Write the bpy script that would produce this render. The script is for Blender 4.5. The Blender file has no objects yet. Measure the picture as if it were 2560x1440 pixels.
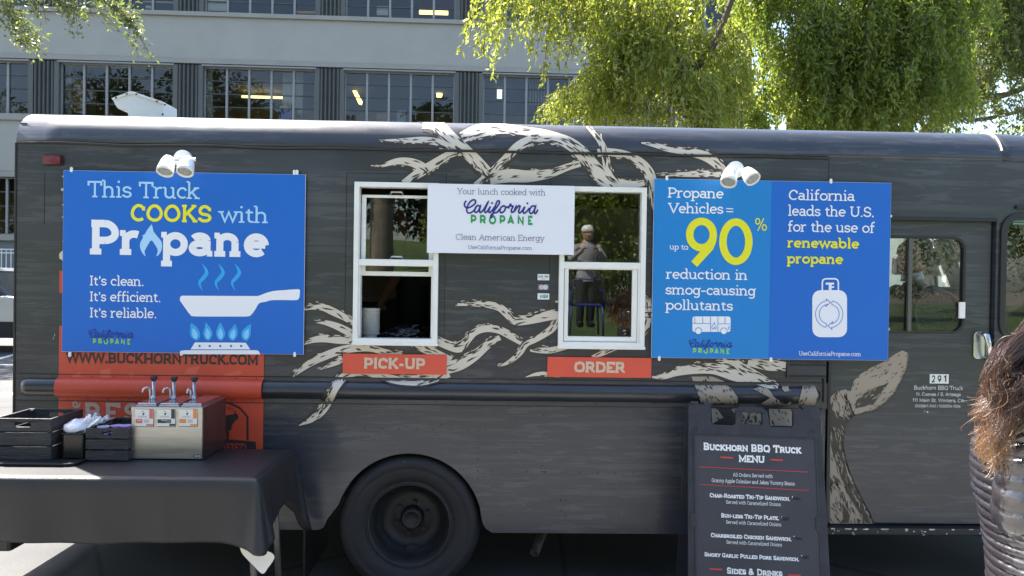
import bpy, bmesh, math, random
import numpy as np
from mathutils import Vector, Matrix, noise
from mathutils.geometry import tessellate_polygon
random.seed(7)
R = math.radians
SC = bpy.context.scene
COL = SC.collection

# ------------------------------------------------------------------ camera
CAM = Vector((0.0, -3.6, 1.548))
FPX = 1849.0
YAW, PIT, ROL = R(-1.36829717), R(-0.51140801), R(0.85351315)
CM = Matrix.Rotation(YAW, 3, 'Z') @ Matrix.Rotation(PIT, 3, 'X') @ Matrix(((1, 0, 0), (0, 0, -1), (0, 1, 0))) @ Matrix.Rotation(ROL, 3, 'Z')
cd = bpy.data.cameras.new('camera'); cam = bpy.data.objects.new('camera', cd); COL.objects.link(cam)
cam.matrix_world = Matrix.Translation(CAM) @ CM.to_4x4()
cd.sensor_width = 36; cd.lens = FPX / 2560 * 36; cd.clip_start = 0.05; cd.clip_end = 1500
SC.camera = cam

# ------------------------------------------------------------------ light
SUN_EL, SUN_AZ = R(53.5), R(-49)          # from the rear left of the truck
w = bpy.data.worlds.new('World'); SC.world = w; w.use_nodes = True
nt = w.node_tree; nt.nodes.clear()
sky = nt.nodes.new('ShaderNodeTexSky'); sky.sky_type = 'NISHITA'; sky.sun_disc = False
sky.sun_elevation = SUN_EL; sky.sun_rotation = SUN_AZ % (2 * math.pi); sky.air_density = 1.0; sky.dust_density = 2.2
bg = nt.nodes.new('ShaderNodeBackground'); bg.inputs[1].default_value = 0.12
wo = nt.nodes.new('ShaderNodeOutputWorld')
nt.links.new(sky.outputs[0], bg.inputs[0]); nt.links.new(bg.outputs[0], wo.inputs[0])
sd = bpy.data.lights.new('sun', 'SUN'); sd.energy = 5.0; sd.angle = R(0.53); sd.color = (1, .95, .87)
sun = bpy.data.objects.new('sun', sd); COL.objects.link(sun)
SDIR = Vector((math.sin(SUN_AZ) * math.cos(SUN_EL), math.cos(SUN_AZ) * math.cos(SUN_EL), math.sin(SUN_EL)))
sun.rotation_euler = SDIR.to_track_quat('Z', 'Y').to_euler(); sun.location = (0, 0, 30)
SC.view_settings.view_transform = 'Standard'; SC.view_settings.look = 'None'
SC.view_settings.exposure = 2.05; SC.view_settings.gamma = 1
SC.view_settings.use_curve_mapping = False
SC.cycles.use_denoising = True
SC.cycles.max_bounces = 10; SC.cycles.transparent_max_bounces = 16

# ------------------------------------------------------------------ measuring from the photograph (2560 x 1440 px)
def ray(px, py):
    return (CM @ Vector(((px - 1280) / FPX, -(py - 720) / FPX, -1)))
def hz(px, py, z):                      # point on the level plane z
    d = ray(px, py); t = (z - CAM.z) / d.z
    return CAM + d * t
class Plane:
    def __init__(s, o, u, v):
        s.o = Vector(o); s.u = Vector(u).normalized(); s.v = Vector(v).normalized(); s.n = s.u.cross(s.v)
    def hit(s, px, py):
        d = ray(px, py); t = (s.o - CAM).dot(s.n) / d.dot(s.n); return CAM + d * t
    def uv(s, px, py):
        p = s.hit(px, py) - s.o; return p.dot(s.u), p.dot(s.v)
    def xyz(s, u, v, d=0.0): return s.o + s.u * u + s.v * v + s.n * d
def side(Y=0.0): return Plane((0, Y, 0), (1, 0, 0), (0, 0, 1))     # n points to -Y (to the viewer)
def TS(px, py, Y=0.0):
    return side(Y).uv(px, py)

# ------------------------------------------------------------------ materials
MC = {}
def lin(c):
    return tuple(((x / 255) / 12.92 if x / 255 < .04045 else ((x / 255 + .055) / 1.055) ** 2.4) for x in c)
def mat(name, col, rough=.5, metal=0., sheen=0., var=.0, vscale=8., bump=0., bscale=60., coat=0., spec=.5, col2=None, stretch=None, emit=None, trans=0.):
    if name in MC: return MC[name]
    m = bpy.data.materials.new(name); m.use_nodes = True; MC[name] = m
    n = m.node_tree.nodes; l = m.node_tree.links; b = n['Principled BSDF']
    c4 = (*col, 1)
    b.inputs['Base Color'].default_value = c4; b.inputs['Roughness'].default_value = rough
    b.inputs['Metallic'].default_value = metal; b.inputs['Coat Weight'].default_value = coat
    b.inputs['Specular IOR Level'].default_value = spec
    if sheen: b.inputs['Sheen Weight'].default_value = sheen; b.inputs['Sheen Roughness'].default_value = .35
    if trans: b.inputs['Transmission Weight'].default_value = trans
    if emit:
        b.inputs['Emission Color'].default_value = (*emit[0], 1); b.inputs['Emission Strength'].default_value = emit[1]
    if var or col2 or bump:
        tc = n.new('ShaderNodeTexCoord'); mp = n.new('ShaderNodeMapping'); l.new(tc.outputs['Object'], mp.inputs[0])
        if stretch: mp.inputs['Scale'].default_value = stretch
    if var or col2:
        t = n.new('ShaderNodeTexNoise'); t.inputs['Scale'].default_value = vscale; t.inputs['Detail'].default_value = 6; t.inputs['Roughness'].default_value = .62
        l.new(mp.outputs[0], t.inputs[0])
        rp = n.new('ShaderNodeValToRGB'); rp.color_ramp.elements[0].position = .32; rp.color_ramp.elements[1].position = .68
        a = col2 if col2 else tuple(x * (1 - var) for x in col); c = col if col2 else tuple(min(1, x * (1 + var)) for x in col)
        rp.color_ramp.elements[0].color = (*a, 1); rp.color_ramp.elements[1].color = (*c, 1)
        l.new(t.outputs[0], rp.inputs[0]); l.new(rp.outputs[0], b.inputs['Base Color'])
        mr = n.new('ShaderNodeMapRange'); mr.inputs[3].default_value = max(0, rough - .08); mr.inputs[4].default_value = min(1, rough + .1)
        l.new(t.outputs[0], mr.inputs[0]); l.new(mr.outputs[0], b.inputs['Roughness'])
    if bump:
        t2 = n.new('ShaderNodeTexNoise'); t2.inputs['Scale'].default_value = bscale; t2.inputs['Detail'].default_value = 4
        l.new(mp.outputs[0], t2.inputs[0])
        bp = n.new('ShaderNodeBump'); bp.inputs['Strength'].default_value = bump; bp.inputs['Distance'].default_value = .01
        l.new(t2.outputs[0], bp.inputs['Height']); l.new(bp.outputs[0], b.inputs['Normal'])
    return m

def glass_mat(name, tint=(.8, .85, .83), ior=1.5, rough=0.0, wav=0.0):
    if name in MC: return MC[name]
    m = bpy.data.materials.new(name); m.use_nodes = True; MC[name] = m
    n = m.node_tree.nodes; l = m.node_tree.links; n.clear()
    o = n.new('ShaderNodeOutputMaterial'); mx = n.new('ShaderNodeMixShader'); tr = n.new('ShaderNodeBsdfTransparent')
    gl = n.new('ShaderNodeBsdfGlossy'); fr = n.new('ShaderNodeFresnel')
    tr.inputs[0].default_value = (*tint, 1); gl.inputs['Roughness'].default_value = rough; gl.inputs[0].default_value = (1, 1, 1, 1)
    fr.inputs[0].default_value = ior
    l.new(fr.outputs[0], mx.inputs[0]); l.new(tr.outputs[0], mx.inputs[1]); l.new(gl.outputs[0], mx.inputs[2]); l.new(mx.outputs[0], o.inputs[0])
    if wav:
        tc = n.new('ShaderNodeTexCoord'); t = n.new('ShaderNodeTexNoise'); t.inputs['Scale'].default_value = 1.6; t.inputs['Detail'].default_value = 1
        l.new(tc.outputs['Object'], t.inputs[0])
        bp = n.new('ShaderNodeBump'); bp.inputs['Strength'].default_value = wav; bp.inputs['Distance'].default_value = .02
        l.new(t.outputs[0], bp.inputs['Height']); l.new(bp.outputs[0], gl.inputs['Normal'])
    return m

# ------------------------------------------------------------------ objects
def tag(o, label=None, cat=None, group=None, kind=None):
    if label: o['label'] = label
    if cat: o['category'] = cat
    if group: o['group'] = group
    if kind: o['kind'] = kind
    return o
def thing(name, label, cat, loc=(0, 0, 0), group=None):
    o = bpy.data.objects.new(name, None); COL.objects.link(o); o.location = loc
    o.empty_display_size = .1
    return tag(o, label, cat, group)
def wm(o):
    return o.matrix_basis.copy() if o.parent is None else wm(o.parent) @ o.matrix_parent_inverse @ o.matrix_basis
def put(name, me, m, parent=None, smooth=False, bevel=0., loc=None, segs=2):
    o = bpy.data.objects.new(name, me); COL.objects.link(o)
    if m is not None and not me.materials:
        me.materials.append(m)
    if smooth:
        me.shade_smooth()
    if bevel:
        b = o.modifiers.new('bevel', 'BEVEL'); b.width = bevel; b.segments = segs; b.limit_method = 'ANGLE'; b.angle_limit = R(40)
        b.harden_normals = False
    if loc is not None: o.location = loc
    if parent is not None:
        o.parent = parent
        o.matrix_parent_inverse = wm(parent).inverted()
    return o
class MB:
    def __init__(s): s.v = []; s.f = []
    def add(s, vs, fs):
        k = len(s.v); s.v += [tuple(p) for p in vs]; s.f += [tuple(i + k for i in f) for f in fs]; return s
    def box(s, x0, y0, z0, x1, y1, z1):
        x0, x1 = min(x0, x1), max(x0, x1); y0, y1 = min(y0, y1), max(y0, y1); z0, z1 = min(z0, z1), max(z0, z1)
        return s.add([(x0, y0, z0), (x1, y0, z0), (x1, y1, z0), (x0, y1, z0), (x0, y0, z1), (x1, y0, z1), (x1, y1, z1), (x0, y1, z1)],
                     [(3, 2, 1, 0), (4, 5, 6, 7), (0, 1, 5, 4), (1, 2, 6, 5), (2, 3, 7, 6), (3, 0, 4, 7)])
    def obox(s, c, ax, ay, az):          # box from centre and three half-axis vectors
        c, ax, ay, az = map(Vector, (c, ax, ay, az))
        vs = [c + ax * i + ay * j + az * k for k in (-1, 1) for i, j in ((-1, -1), (1, -1), (1, 1), (-1, 1))]
        return s.add(vs, [(3, 2, 1, 0), (4, 5, 6, 7), (0, 1, 5, 4), (1, 2, 6, 5), (2, 3, 7, 6), (3, 0, 4, 7)])
    def tube(s, pts, r, n=8, caps=True):
        pts = [Vector(p) for p in pts]; rs = r if isinstance(r, (list, tuple)) else [r] * len(pts)
        vs = []; fs = []; prev = None
        for i, p in enumerate(pts):
            d = (pts[min(i + 1, len(pts) - 1)] - pts[max(i - 1, 0)]).normalized()
            if prev is None:
                a = Vector((0, 0, 1)) if abs(d.z) < .9 else Vector((1, 0, 0)); x = d.cross(a).normalized()
            else:
                x = (prev - d * prev.dot(d)).normalized()
            prev = x; y = d.cross(x)
            for k in range(n):
                t = 2 * math.pi * k / n; vs.append(p + (x * math.cos(t) + y * math.sin(t)) * rs[i])
        for i in range(len(pts) - 1):
            for k in range(n):
                fs.append((i * n + k, i * n + (k + 1) % n, (i + 1) * n + (k + 1) % n, (i + 1) * n + k))
        if caps:
            fs.append(tuple(range(n))[::-1]); fs.append(tuple((len(pts) - 1) * n + k for k in range(n)))
        return s.add(vs, fs)
    def lathe(s, c, ax, prof, n=24, caps=True):     # prof: (radius, along axis)
        c = Vector(c); ax = Vector(ax).normalized(); a = Vector((0, 0, 1)) if abs(ax.z) < .9 else Vector((1, 0, 0))
        x = ax.cross(a).normalized(); y = ax.cross(x); vs = []; fs = []
        for r, h in prof:
            for k in range(n):
                t = 2 * math.pi * k / n; vs.append(c + ax * h + (x * math.cos(t) + y * math.sin(t)) * max(r, 1e-5))
        for i in range(len(prof) - 1):
            for k in range(n):
                fs.append((i * n + k, i * n + (k + 1) % n, (i + 1) * n + (k + 1) % n, (i + 1) * n + k))
        if caps: fs.append(tuple(range(n))[::-1]); fs.append(tuple((len(prof) - 1) * n + k for k in range(n)))
        return s.add(vs, fs)
    def loft(s, rings, cap=True):
        n = len(rings[0]); vs = [p for r in rings for p in r]; fs = []
        for i in range(len(rings) - 1):
            for k in range(n):
                fs.append((i * n + k, i * n + (k + 1) % n, (i + 1) * n + (k + 1) % n, (i + 1) * n + k))
        if cap:
            fs.append(tuple(range(n))[::-1]); fs.append(tuple((len(rings) - 1) * n + k for k in range(n)))
        return s.add(vs, fs)
    def plate(s, loops, fn, d0, d1):     # 2-D loops (outer first, then holes) given thickness; fn(u,v,d)->xyz
        loops = [list(l) for l in loops]
        tris = tessellate_polygon([[Vector((p[0], p[1], 0)) for p in l] for l in loops])
        flat = [p for l in loops for p in l]; n = len(flat)
        vs = [fn(p[0], p[1], d0) for p in flat] + [fn(p[0], p[1], d1) for p in flat]; fs = []
        for t in tris:
            a, b, c = [flat[i] for i in t]
            cr = (b[0] - a[0]) * (c[1] - a[1]) - (b[1] - a[1]) * (c[0] - a[0])
            t = t if cr > 0 else t[::-1]
            fs.append(tuple(i + n for i in t)); fs.append(tuple(t)[::-1])
        k = 0
        for l in loops:
            m = len(l)
            for i in range(m):
                a, b = k + i, k + (i + 1) % m; fs.append((a, b, b + n, a + n))
            k += m
        return s.add(vs, fs)
    def mesh(s, name, fix=False):
        me = bpy.data.meshes.new(name); me.from_pydata(s.v, [], s.f); me.update()
        if fix:
            b = bmesh.new(); b.from_mesh(me); bmesh.ops.recalc_face_normals(b, faces=b.faces); b.to_mesh(me); b.free()
        return me
    def build(s, name, m, parent=None, **k):
        fix = k.pop('fix', True)
        return put(name, s.mesh(name, fix), m, parent, **k)
def rect(x0, z0, x1, z1): return [(x0, z0), (x1, z0), (x1, z1), (x0, z1)]
def rrect(x0, z0, x1, z1, r, n=6):
    rs = r if isinstance(r, (list, tuple)) else [r] * 4       # bl br tr tl
    o = []
    for (cx, cz, a0, rr) in ((x0 + rs[0], z0 + rs[0], 180, rs[0]), (x1 - rs[1], z0 + rs[1], 270, rs[1]), (x1 - rs[2], z1 - rs[2], 0, rs[2]), (x0 + rs[3], z1 - rs[3], 90, rs[3])):
        if rr <= 0: o.append((cx, cz)); continue
        for i in range(n + 1):
            a = R(a0 + 90 * i / n); o.append((cx + rr * math.cos(a), cz + rr * math.sin(a)))
    return o
def circ(cx, cz, r, n=24, ry=None): return [(cx + r * math.cos(2 * math.pi * i / n), cz + (ry or r) * math.sin(2 * math.pi * i / n)) for i in range(n)]
def sfn(Y=0.0): return lambda u, v, d: (u, Y - d, v)
def copy_tree(o, parent=None, kids={}):
    c = o.copy(); COL.objects.link(c)
    if parent is not None: c.parent = parent
    for ch in kids.get(o, []): copy_tree(ch, c, kids)
    return c
def kidmap():
    k = {}
    for o in COL.objects:
        if o.parent: k.setdefault(o.parent, []).append(o)
    return k
def spline(pts, n=8):                    # Catmull-Rom through tuples of any length
    P = [pts[0]] + list(pts) + [pts[-1]]; out = []
    for i in range(1, len(P) - 2):
        for k in range(n):
            t = k / n; a, b, c, d = P[i - 1], P[i], P[i + 1], P[i + 2]
            out.append(tuple(.5 * (2 * b[j] + (c[j] - a[j]) * t + (2 * a[j] - 5 * b[j] + 4 * c[j] - d[j]) * t * t + (3 * b[j] - a[j] - 3 * c[j] + d[j]) * t ** 3) for j in range(len(b))))
    out.append(tuple(pts[-1])); return out
def onpx(pl, pts): return [pl.uv(*p) for p in pts]
# ------------------------------------------------------------------ lettering: stroke fonts built as flat print
XH, CAP, ASC, DESC = .5, .7, .76, -.22
# L polyline, A arc (cx cy rx ry a0 a1), F full serif, l / r one-sided serif, D dot
G = {
'a': (.46, 'A .2 .36 .15 .14 155 0;L .35 .36 .35 0;r .35 0;A .195 .14 .155 .14 0 360'),
'b': (.52, 'L .08 0 .08 .76;l .08 .76;A .27 .25 .185 .25 0 360'),
'c': (.44, 'A .25 .25 .19 .25 50 312;L .38 .46 .38 .36'),
'd': (.54, 'L .42 0 .42 .76;l .42 .76;r .42 0;A .235 .25 .185 .25 0 360'),
'e': (.48, 'A .24 .25 .19 .25 0 315;L .05 .26 .43 .26'),
'f': (.34, 'L .13 0 .13 .6;A .26 .6 .13 .16 180 60;L .02 .5 .3 .5;F .13 0'),
'g': (.5, 'A .22 .25 .175 .25 0 360;L .4 .5 .4 -.08;A .235 -.08 .165 .14 0 -150;r .4 .5'),
'h': (.55, 'L .09 0 .09 .76;l .09 .76;F .09 0;A .25 .33 .16 .17 180 0;L .41 .33 .41 0;F .41 0'),
'i': (.26, 'L .13 0 .13 .5;l .13 .5;F .13 0;D .12 .68'),
'j': (.26, 'L .15 .5 .15 -.1;l .15 .5;A .03 -.1 .12 .12 0 -110;D .14 .68'),
'k': (.5, 'L .09 0 .09 .76;l .09 .76;F .09 0;L .11 .2 .38 .5;L .2 .3 .41 0;F .38 .5;F .42 0'),
'l': (.26, 'L .13 0 .13 .76;l .13 .76;F .13 0'),
'm': (.84, 'L .09 0 .09 .5;l .09 .5;F .09 0;A .24 .33 .15 .17 180 0;L .39 .33 .39 0;F .39 0;A .545 .33 .155 .17 180 0;L .7 .33 .7 0;F .7 0'),
'n': (.55, 'L .09 0 .09 .5;l .09 .5;F .09 0;A .25 .33 .16 .17 180 0;L .41 .33 .41 0;F .41 0'),
'o': (.5, 'A .25 .25 .2 .25 0 360'),
'p': (.53, 'L .1 -.22 .1 .5;l .1 .5;F .1 -.22;A .285 .25 .185 .25 0 360'),
'q': (.53, 'L .42 -.22 .42 .5;F .42 -.22;A .235 .25 .185 .25 0 360'),
'r': (.39, 'L .1 0 .1 .5;l .1 .5;F .1 0;A .27 .29 .17 .21 180 62'),
's': (.42, 'A .2 .375 .14 .125 20 270;A .2 .125 .155 .125 90 -160;L .34 .47 .34 .38;L .05 .03 .05 .12'),
't': (.35, 'L .14 .64 .14 .13;A .26 .13 .12 .13 180 300;L .02 .5 .3 .5'),
'u': (.55, 'L .1 .5 .1 .17;l .1 .5;A .26 .17 .16 .17 180 360;L .42 .5 .42 0;l .42 .5;r .42 0'),
'v': (.48, 'L .06 .5 .24 0 .42 .5;F .06 .5;F .42 .5'),
'w': (.72, 'L .06 .5 .21 0 .36 .5 .51 0 .66 .5;F .06 .5;F .66 .5'),
'x': (.48, 'L .07 0 .41 .5;L .07 .5 .41 0;F .07 0;F .41 0;F .07 .5;F .41 .5'),
'y': (.48, 'L .06 .5 .25 0;L .43 .5 .2 -.16;A .13 -.12 .08 .1 -30 -140;F .06 .5;F .43 .5'),
'z': (.44, 'L .06 .5 .38 .5 .06 0 .38 0'),
'A': (.64, 'L .07 0 .32 .7 .57 0;L .16 .25 .48 .25;F .07 0;F .57 0'),
'B': (.6, 'L .12 0 .12 .7;L .03 .7 .3 .7;A .3 .53 .19 .17 90 -90;L .12 .36 .3 .36;A .32 .18 .2 .18 90 -90;L .03 0 .32 0'),
'C': (.6, 'A .33 .35 .26 .35 48 312;L .52 .66 .52 .5'),
'D': (.66, 'L .12 0 .12 .7;L .03 .7 .3 .7;A .3 .35 .29 .35 90 -90;L .03 0 .3 0'),
'E': (.57, 'L .12 0 .12 .7;L .03 .7 .5 .7 .5 .58;L .12 .36 .4 .36;L .03 0 .51 0 .51 .12'),
'F': (.54, 'L .12 0 .12 .7;L .03 .7 .5 .7 .5 .58;L .12 .36 .4 .36;F .12 0'),
'G': (.64, 'A .33 .35 .26 .35 48 320;L .53 .66 .53 .5;L .38 .3 .58 .3;L .53 .3 .53 .08'),
'H': (.7, 'L .12 0 .12 .7;L .58 0 .58 .7;L .12 .36 .58 .36;F .12 0;F .12 .7;F .58 0;F .58 .7'),
'I': (.3, 'L .15 0 .15 .7;F .15 0;F .15 .7'),
'J': (.44, 'L .3 .7 .3 .16;A .16 .16 .14 .16 0 -150;F .3 .7'),
'K': (.64, 'L .12 0 .12 .7;F .12 0;F .12 .7;L .14 .28 .5 .7;L .26 .42 .54 0;F .5 .7;F .55 0'),
'L': (.54, 'L .12 0 .12 .7;F .12 .7;L .03 0 .49 0 .49 .14'),
'M': (.82, 'L .12 0 .12 .7 .41 .12 .7 .7 .7 0;F .12 0;F .7 0;l .12 .7;r .7 .7'),
'N': (.7, 'L .12 0 .12 .7 .58 0 .58 .7;F .12 0;F .58 .7;l .12 .7'),
'O': (.68, 'A .34 .35 .27 .35 0 360'),
'P': (.57, 'L .12 0 .12 .7;L .03 .7 .3 .7;A .3 .5 .21 .2 90 -90;L .12 .3 .3 .3;F .12 0'),
'Q': (.68, 'A .34 .35 .27 .35 0 360;L .36 .16 .6 -.06'),
'R': (.63, 'L .12 0 .12 .7;L .03 .7 .3 .7;A .3 .52 .2 .18 90 -90;L .12 .34 .3 .34;L .32 .34 .53 0;F .12 0;r .52 0'),
'S': (.54, 'A .27 .525 .19 .175 25 270;A .27 .175 .21 .175 90 -160;L .46 .66 .46 .52;L .07 .04 .07 .18'),
'T': (.62, 'L .31 0 .31 .7;L .05 .54 .05 .7 .57 .7 .57 .54;F .31 0'),
'U': (.68, 'L .12 .7 .12 .24;A .34 .24 .22 .24 180 360;L .56 .24 .56 .7;F .12 .7;F .56 .7'),
'V': (.66, 'L .06 .7 .33 0 .6 .7;F .07 .7;F .59 .7'),
'W': (.92, 'L .06 .7 .25 0 .46 .7 .67 0 .86 .7;F .07 .7;F .85 .7'),
'Y': (.62, 'L .06 .7 .31 .32 .56 .7;L .31 .32 .31 0;F .07 .7;F .55 .7;F .31 0'),
'0': (.56, 'A .28 .35 .21 .35 0 360'), '1': (.36, 'L .05 .56 .2 .7 .2 0;F .2 0'),
'2': (.5, 'A .25 .5 .18 .2 165 0;L .43 .5 .4 .38 .07 0 .45 0'),
'3': (.5, 'A .24 .53 .16 .17 150 -90;A .24 .18 .19 .18 90 -150'),
'4': (.54, 'L .38 0 .38 .7 .05 .2 .5 .2'), '5': (.5, 'L .42 .7 .12 .7 .1 .4;A .24 .23 .2 .23 130 -140'),
'6': (.52, 'A .26 .22 .19 .22 0 360;A .36 .3 .3 .4 100 185'), '7': (.48, 'L .05 .7 .44 .7 .18 0'),
'8': (.52, 'A .26 .53 .16 .17 0 360;A .26 .18 .2 .18 0 360'), '9': (.52, 'A .26 .48 .19 .22 0 360;L .45 .46 .38 .2 .2 0'),
'.': (.2, 'D .1 .05'), ',': (.2, 'L .12 .08 .06 -.1'), "'": (.18, 'L .09 .72 .09 .52'), '-': (.36, 'L .05 .27 .31 .27'),
'=': (.5, 'L .06 .18 .44 .18;L .06 .36 .44 .36'), '&': (.7, 'A .28 .55 .13 .15 0 360;A .26 .18 .2 .18 70 330;L .2 .44 .6 0;L .43 .1 .56 .36'),
'/': (.4, 'L .05 -.05 .35 .75'), '(': (.28, 'A .28 .3 .18 .45 110 250'), ')': (.28, 'A 0 .3 .18 .45 70 -70'), ' ': (.26, ''),
'$': (.5, 'A .25 .5 .17 .15 25 270;A .25 .19 .18 .16 90 -160;L .25 -.05 .25 .78'), '%': (.8, 'A .2 .52 .13 .17 0 360;A .6 .18 .13 .17 0 360;L .6 .7 .2 0'),
}
def ymap(y, w):
    h = w / 2
    kn = [(DESC, DESC + h), (0, h), (XH, XH - h), (CAP, CAP - h), (ASC, ASC - h)]
    if y <= DESC: return y + h
    for (a, A), (b, B) in zip(kn, kn[1:]):
        if y <= b: return A + (B - A) * (y - a) / (b - a)
    return y - h
def strokes(ch, w, serif=True, sw=.07, oct_=False):
    adv, s = G[ch]; out = []; dots = []
    for cmd in s.split(';'):
        if not cmd: continue
        k = cmd[0]; a = [float(x) for x in cmd[1:].split()]
        if k == 'L':
            out.append([(a[i], ymap(a[i + 1], w)) for i in range(0, len(a), 2)])
        elif k == 'A':
            cx, cy, rx, ry, a0, a1 = a
            if oct_: n = max(2, round(abs(a1 - a0) / 45))
            else: n = max(3, int(abs(a1 - a0) / 15))
            pts = []
            for i in range(n + 1):
                t = R(a0 + (a1 - a0) * i / n)
                if oct_:
                    q = round(math.degrees(t) / 45) * 45; kx, ky = math.cos(R(q)), math.sin(R(q))
                    if q % 90: kx, ky = kx * 1.12, ky * 1.12
                    pts.append((cx + rx * kx, ymap(cy + ry * ky, w)))
                else: pts.append((cx + rx * math.cos(t), ymap(cy + ry * math.sin(t), w)))
            out.append(pts)
        elif k in 'Flr':
            if not serif: continue
            x, y = a; yy = ymap(y, w * .8); e = w / 2 + sw
            out.append([(x - (e if k in 'Fl' else 0), yy), (x + (e if k in 'Fr' else 0), yy), 'h'])
        elif k == 'D': dots.append((a[0], a[1] if a[1] > .1 else w * .55, w * .62))
    return adv, out, dots
def ribbon(pts, w):
    pts = [p for i, p in enumerate(pts) if i == 0 or (abs(p[0] - pts[i - 1][0]) + abs(p[1] - pts[i - 1][1])) > 1e-5]
    closed = len(pts) > 3 and abs(pts[0][0] - pts[-1][0]) + abs(pts[0][1] - pts[-1][1]) < 1e-4
    if closed: pts = pts[:-1]
    n = len(pts); L = []; Rr = []
    for i, p in enumerate(pts):
        a = pts[i - 1] if (i > 0 or closed) else None; b = pts[(i + 1) % n] if (i < n - 1 or closed) else None
        def nn(q, r):
            dx, dy = r[0] - q[0], r[1] - q[1]; l = math.hypot(dx, dy) or 1; return (-dy / l, dx / l)
        if a is None: m = nn(p, b); k = 1
        elif b is None: m = nn(a, p); k = 1
        else:
            m1, m2 = nn(a, p), nn(p, b); mx, my = m1[0] + m2[0], m1[1] + m2[1]; l = math.hypot(mx, my) or 1; m = (mx / l, my / l)
            k = 1 / max(.45, m[0] * m1[0] + m[1] * m1[1])
        h = (w[i] if isinstance(w, list) else w) / 2 * k
        L.append((p[0] + m[0] * h, p[1] + m[1] * h)); Rr.append((p[0] - m[0] * h, p[1] - m[1] * h))
    q = [(L[i], L[i + 1], Rr[i + 1], Rr[i]) for i in range(n - 1)]
    if closed: q.append((L[-1], L[0], Rr[0], Rr[-1]))
    return q
def text_quads(s, w=.09, serif=True, track=0., small=None, oct_=False, sw=.07):
    x = 0; polys = []
    for c in s:
        k = 1.
        if small and c.islower(): c = c.upper(); k = small
        adv, st, dots = strokes(c, w / k, serif, sw, oct_)
        for p in st:
            ww = w / k
            if p[-1] == 'h': p = p[:-1]; ww = w / k * .8
            polys.append([[(x + a * k, b * k) for a, b in q] for q in ribbon(p, ww)])
        for dx, dy, r in dots: polys.append([[(x + a * k, b * k) for a, b in circ(dx, dy, r, 10)]])
        x += (adv + track) * k
    return polys, x - track
DEPTH = [0.0]
def letters(name, s, pl, px0, py, px1, cap, m, parent, w=.09, serif=True, track=0., small=None, d=.0012, py1=None, oct_=False, slant=0., sw=.07):
    """print a line of text on plane pl: left px0, right px1, baseline py at px0, cap height in px"""
    polys, W = text_quads(s, w, serif, track, small, oct_, sw)
    xs = [p[0] for g in polys for q in g for p in q]; x0, x1 = min(xs), max(xs)
    u0, v0 = pl.uv(px0, py); u1, _ = pl.uv(px1, py); _, vt = pl.uv(px0, py - cap)
    kx = (u1 - u0) / (x1 - x0); ky = (vt - v0) / CAP
    b = MB()
    for i, g in enumerate(polys):
        for k_, q in enumerate(g):
            b.add([pl.xyz(u0 + (x - x0) * kx + slant * y * ky, v0 + y * ky, d + (i % 12) * .00006 + (k_ % 24) * .000002) for x, y in q], [tuple(range(len(q)))])
    return b.build(name, m, parent, fix=False)
def flat(name, polys, pl, m, parent, d=.0012, px=True, thick=0.):
    b = MB()
    for p in polys:
        l = onpx(pl, p) if px else p
        ar = sum(l[i][0] * l[(i + 1) % len(l)][1] - l[(i + 1) % len(l)][0] * l[i][1] for i in range(len(l)))
        if ar < 0: l = l[::-1]
        tr = tessellate_polygon([[Vector((*q, 0)) for q in l]])
        fs = []
        for t in tr:
            a, c, e = [l[i] for i in t]
            cr = (c[0] - a[0]) * (e[1] - a[1]) - (c[1] - a[1]) * (e[0] - a[0]); fs.append(t if cr > 0 else t[::-1])
        b.add([pl.xyz(u, v, d) for u, v in l], fs)
    return b.build(name, m, parent, fix=False)
def lines(name, paths, w, pl, m, parent, d=.0016, tf=None):
    """strokes given in photo px (or through tf), w in px"""
    b = MB()
    for i, p in enumerate(paths):
        if tf: p = [tf(*q) for q in p]
        for k_, q in enumerate(ribbon(p, w)): b.add([pl.xyz(*pl.uv(x, y), d + (i % 14) * .00006 + (k_ % 24) * .000002) for x, y in q], [(0, 3, 2, 1)])
    return b.build(name, m, parent, fix=False)
# ------------------------------------------------------------------ the food truck
S0 = side(0)
ZG = TS(1000, 374)[1]                    # gutter height
RC = .165                                # radius of the roof cove
ZTOP = ZG + RC
ZR, HR, PR = 1.008, .046, .034            # rub rail
XL, XR = TS(37, 700)[0], TS(2500, 700)[0]
XF = XR + 1.25                           # front of the nose
ZB = TS(1400, 1333)[1]                   # skirt bottom
TW = 2.15                                # truck width
RAILX = (TS(50, 960)[0], TS(2058, 960)[0])
def surfY(Z, X=0):
    y = 0.
    if Z > ZG: y = RC - math.sqrt(max(1e-6, RC * RC - min(Z - ZG, RC * .999) ** 2))
    if abs(Z - ZR) < HR and RAILX[0] < X < RAILX[1]: y = -PR * math.sqrt(1 - ((Z - ZR) / HR) ** 2)
    return y
def onS(px, py, e=.002):                 # photograph pixel -> point on the truck's side skin
    d = ray(px, py); Y = 0.
    t = (Y - CAM.y) / d.y
    z = CAM.z + d.z * t
    if z > ZG - .01 or abs(z - ZR) < HR + .03:
        lo, hi = (-.08 - CAM.y) / d.y, (.3 - CAM.y) / d.y
        g = lambda t: (CAM.y + d.y * t) - surfY(CAM.z + d.z * t, CAM.x + d.x * t)
        for _ in range(14):
            t = (lo + hi) / 2
            if g(t) > 0: hi = t
            else: lo = t
    p = CAM + d * t
    dz = .004; sl = (surfY(p.z + dz, p.x) - surfY(p.z - dz, p.x)) / (2 * dz)
    sl = max(-6, min(6, sl))
    zc = ZG + RC * .965
    if p.z > zc: p = Vector((p.x, surfY(zc), zc)); sl = 3.
    return p + Vector((0, -1, sl)).normalized() * e

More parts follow.
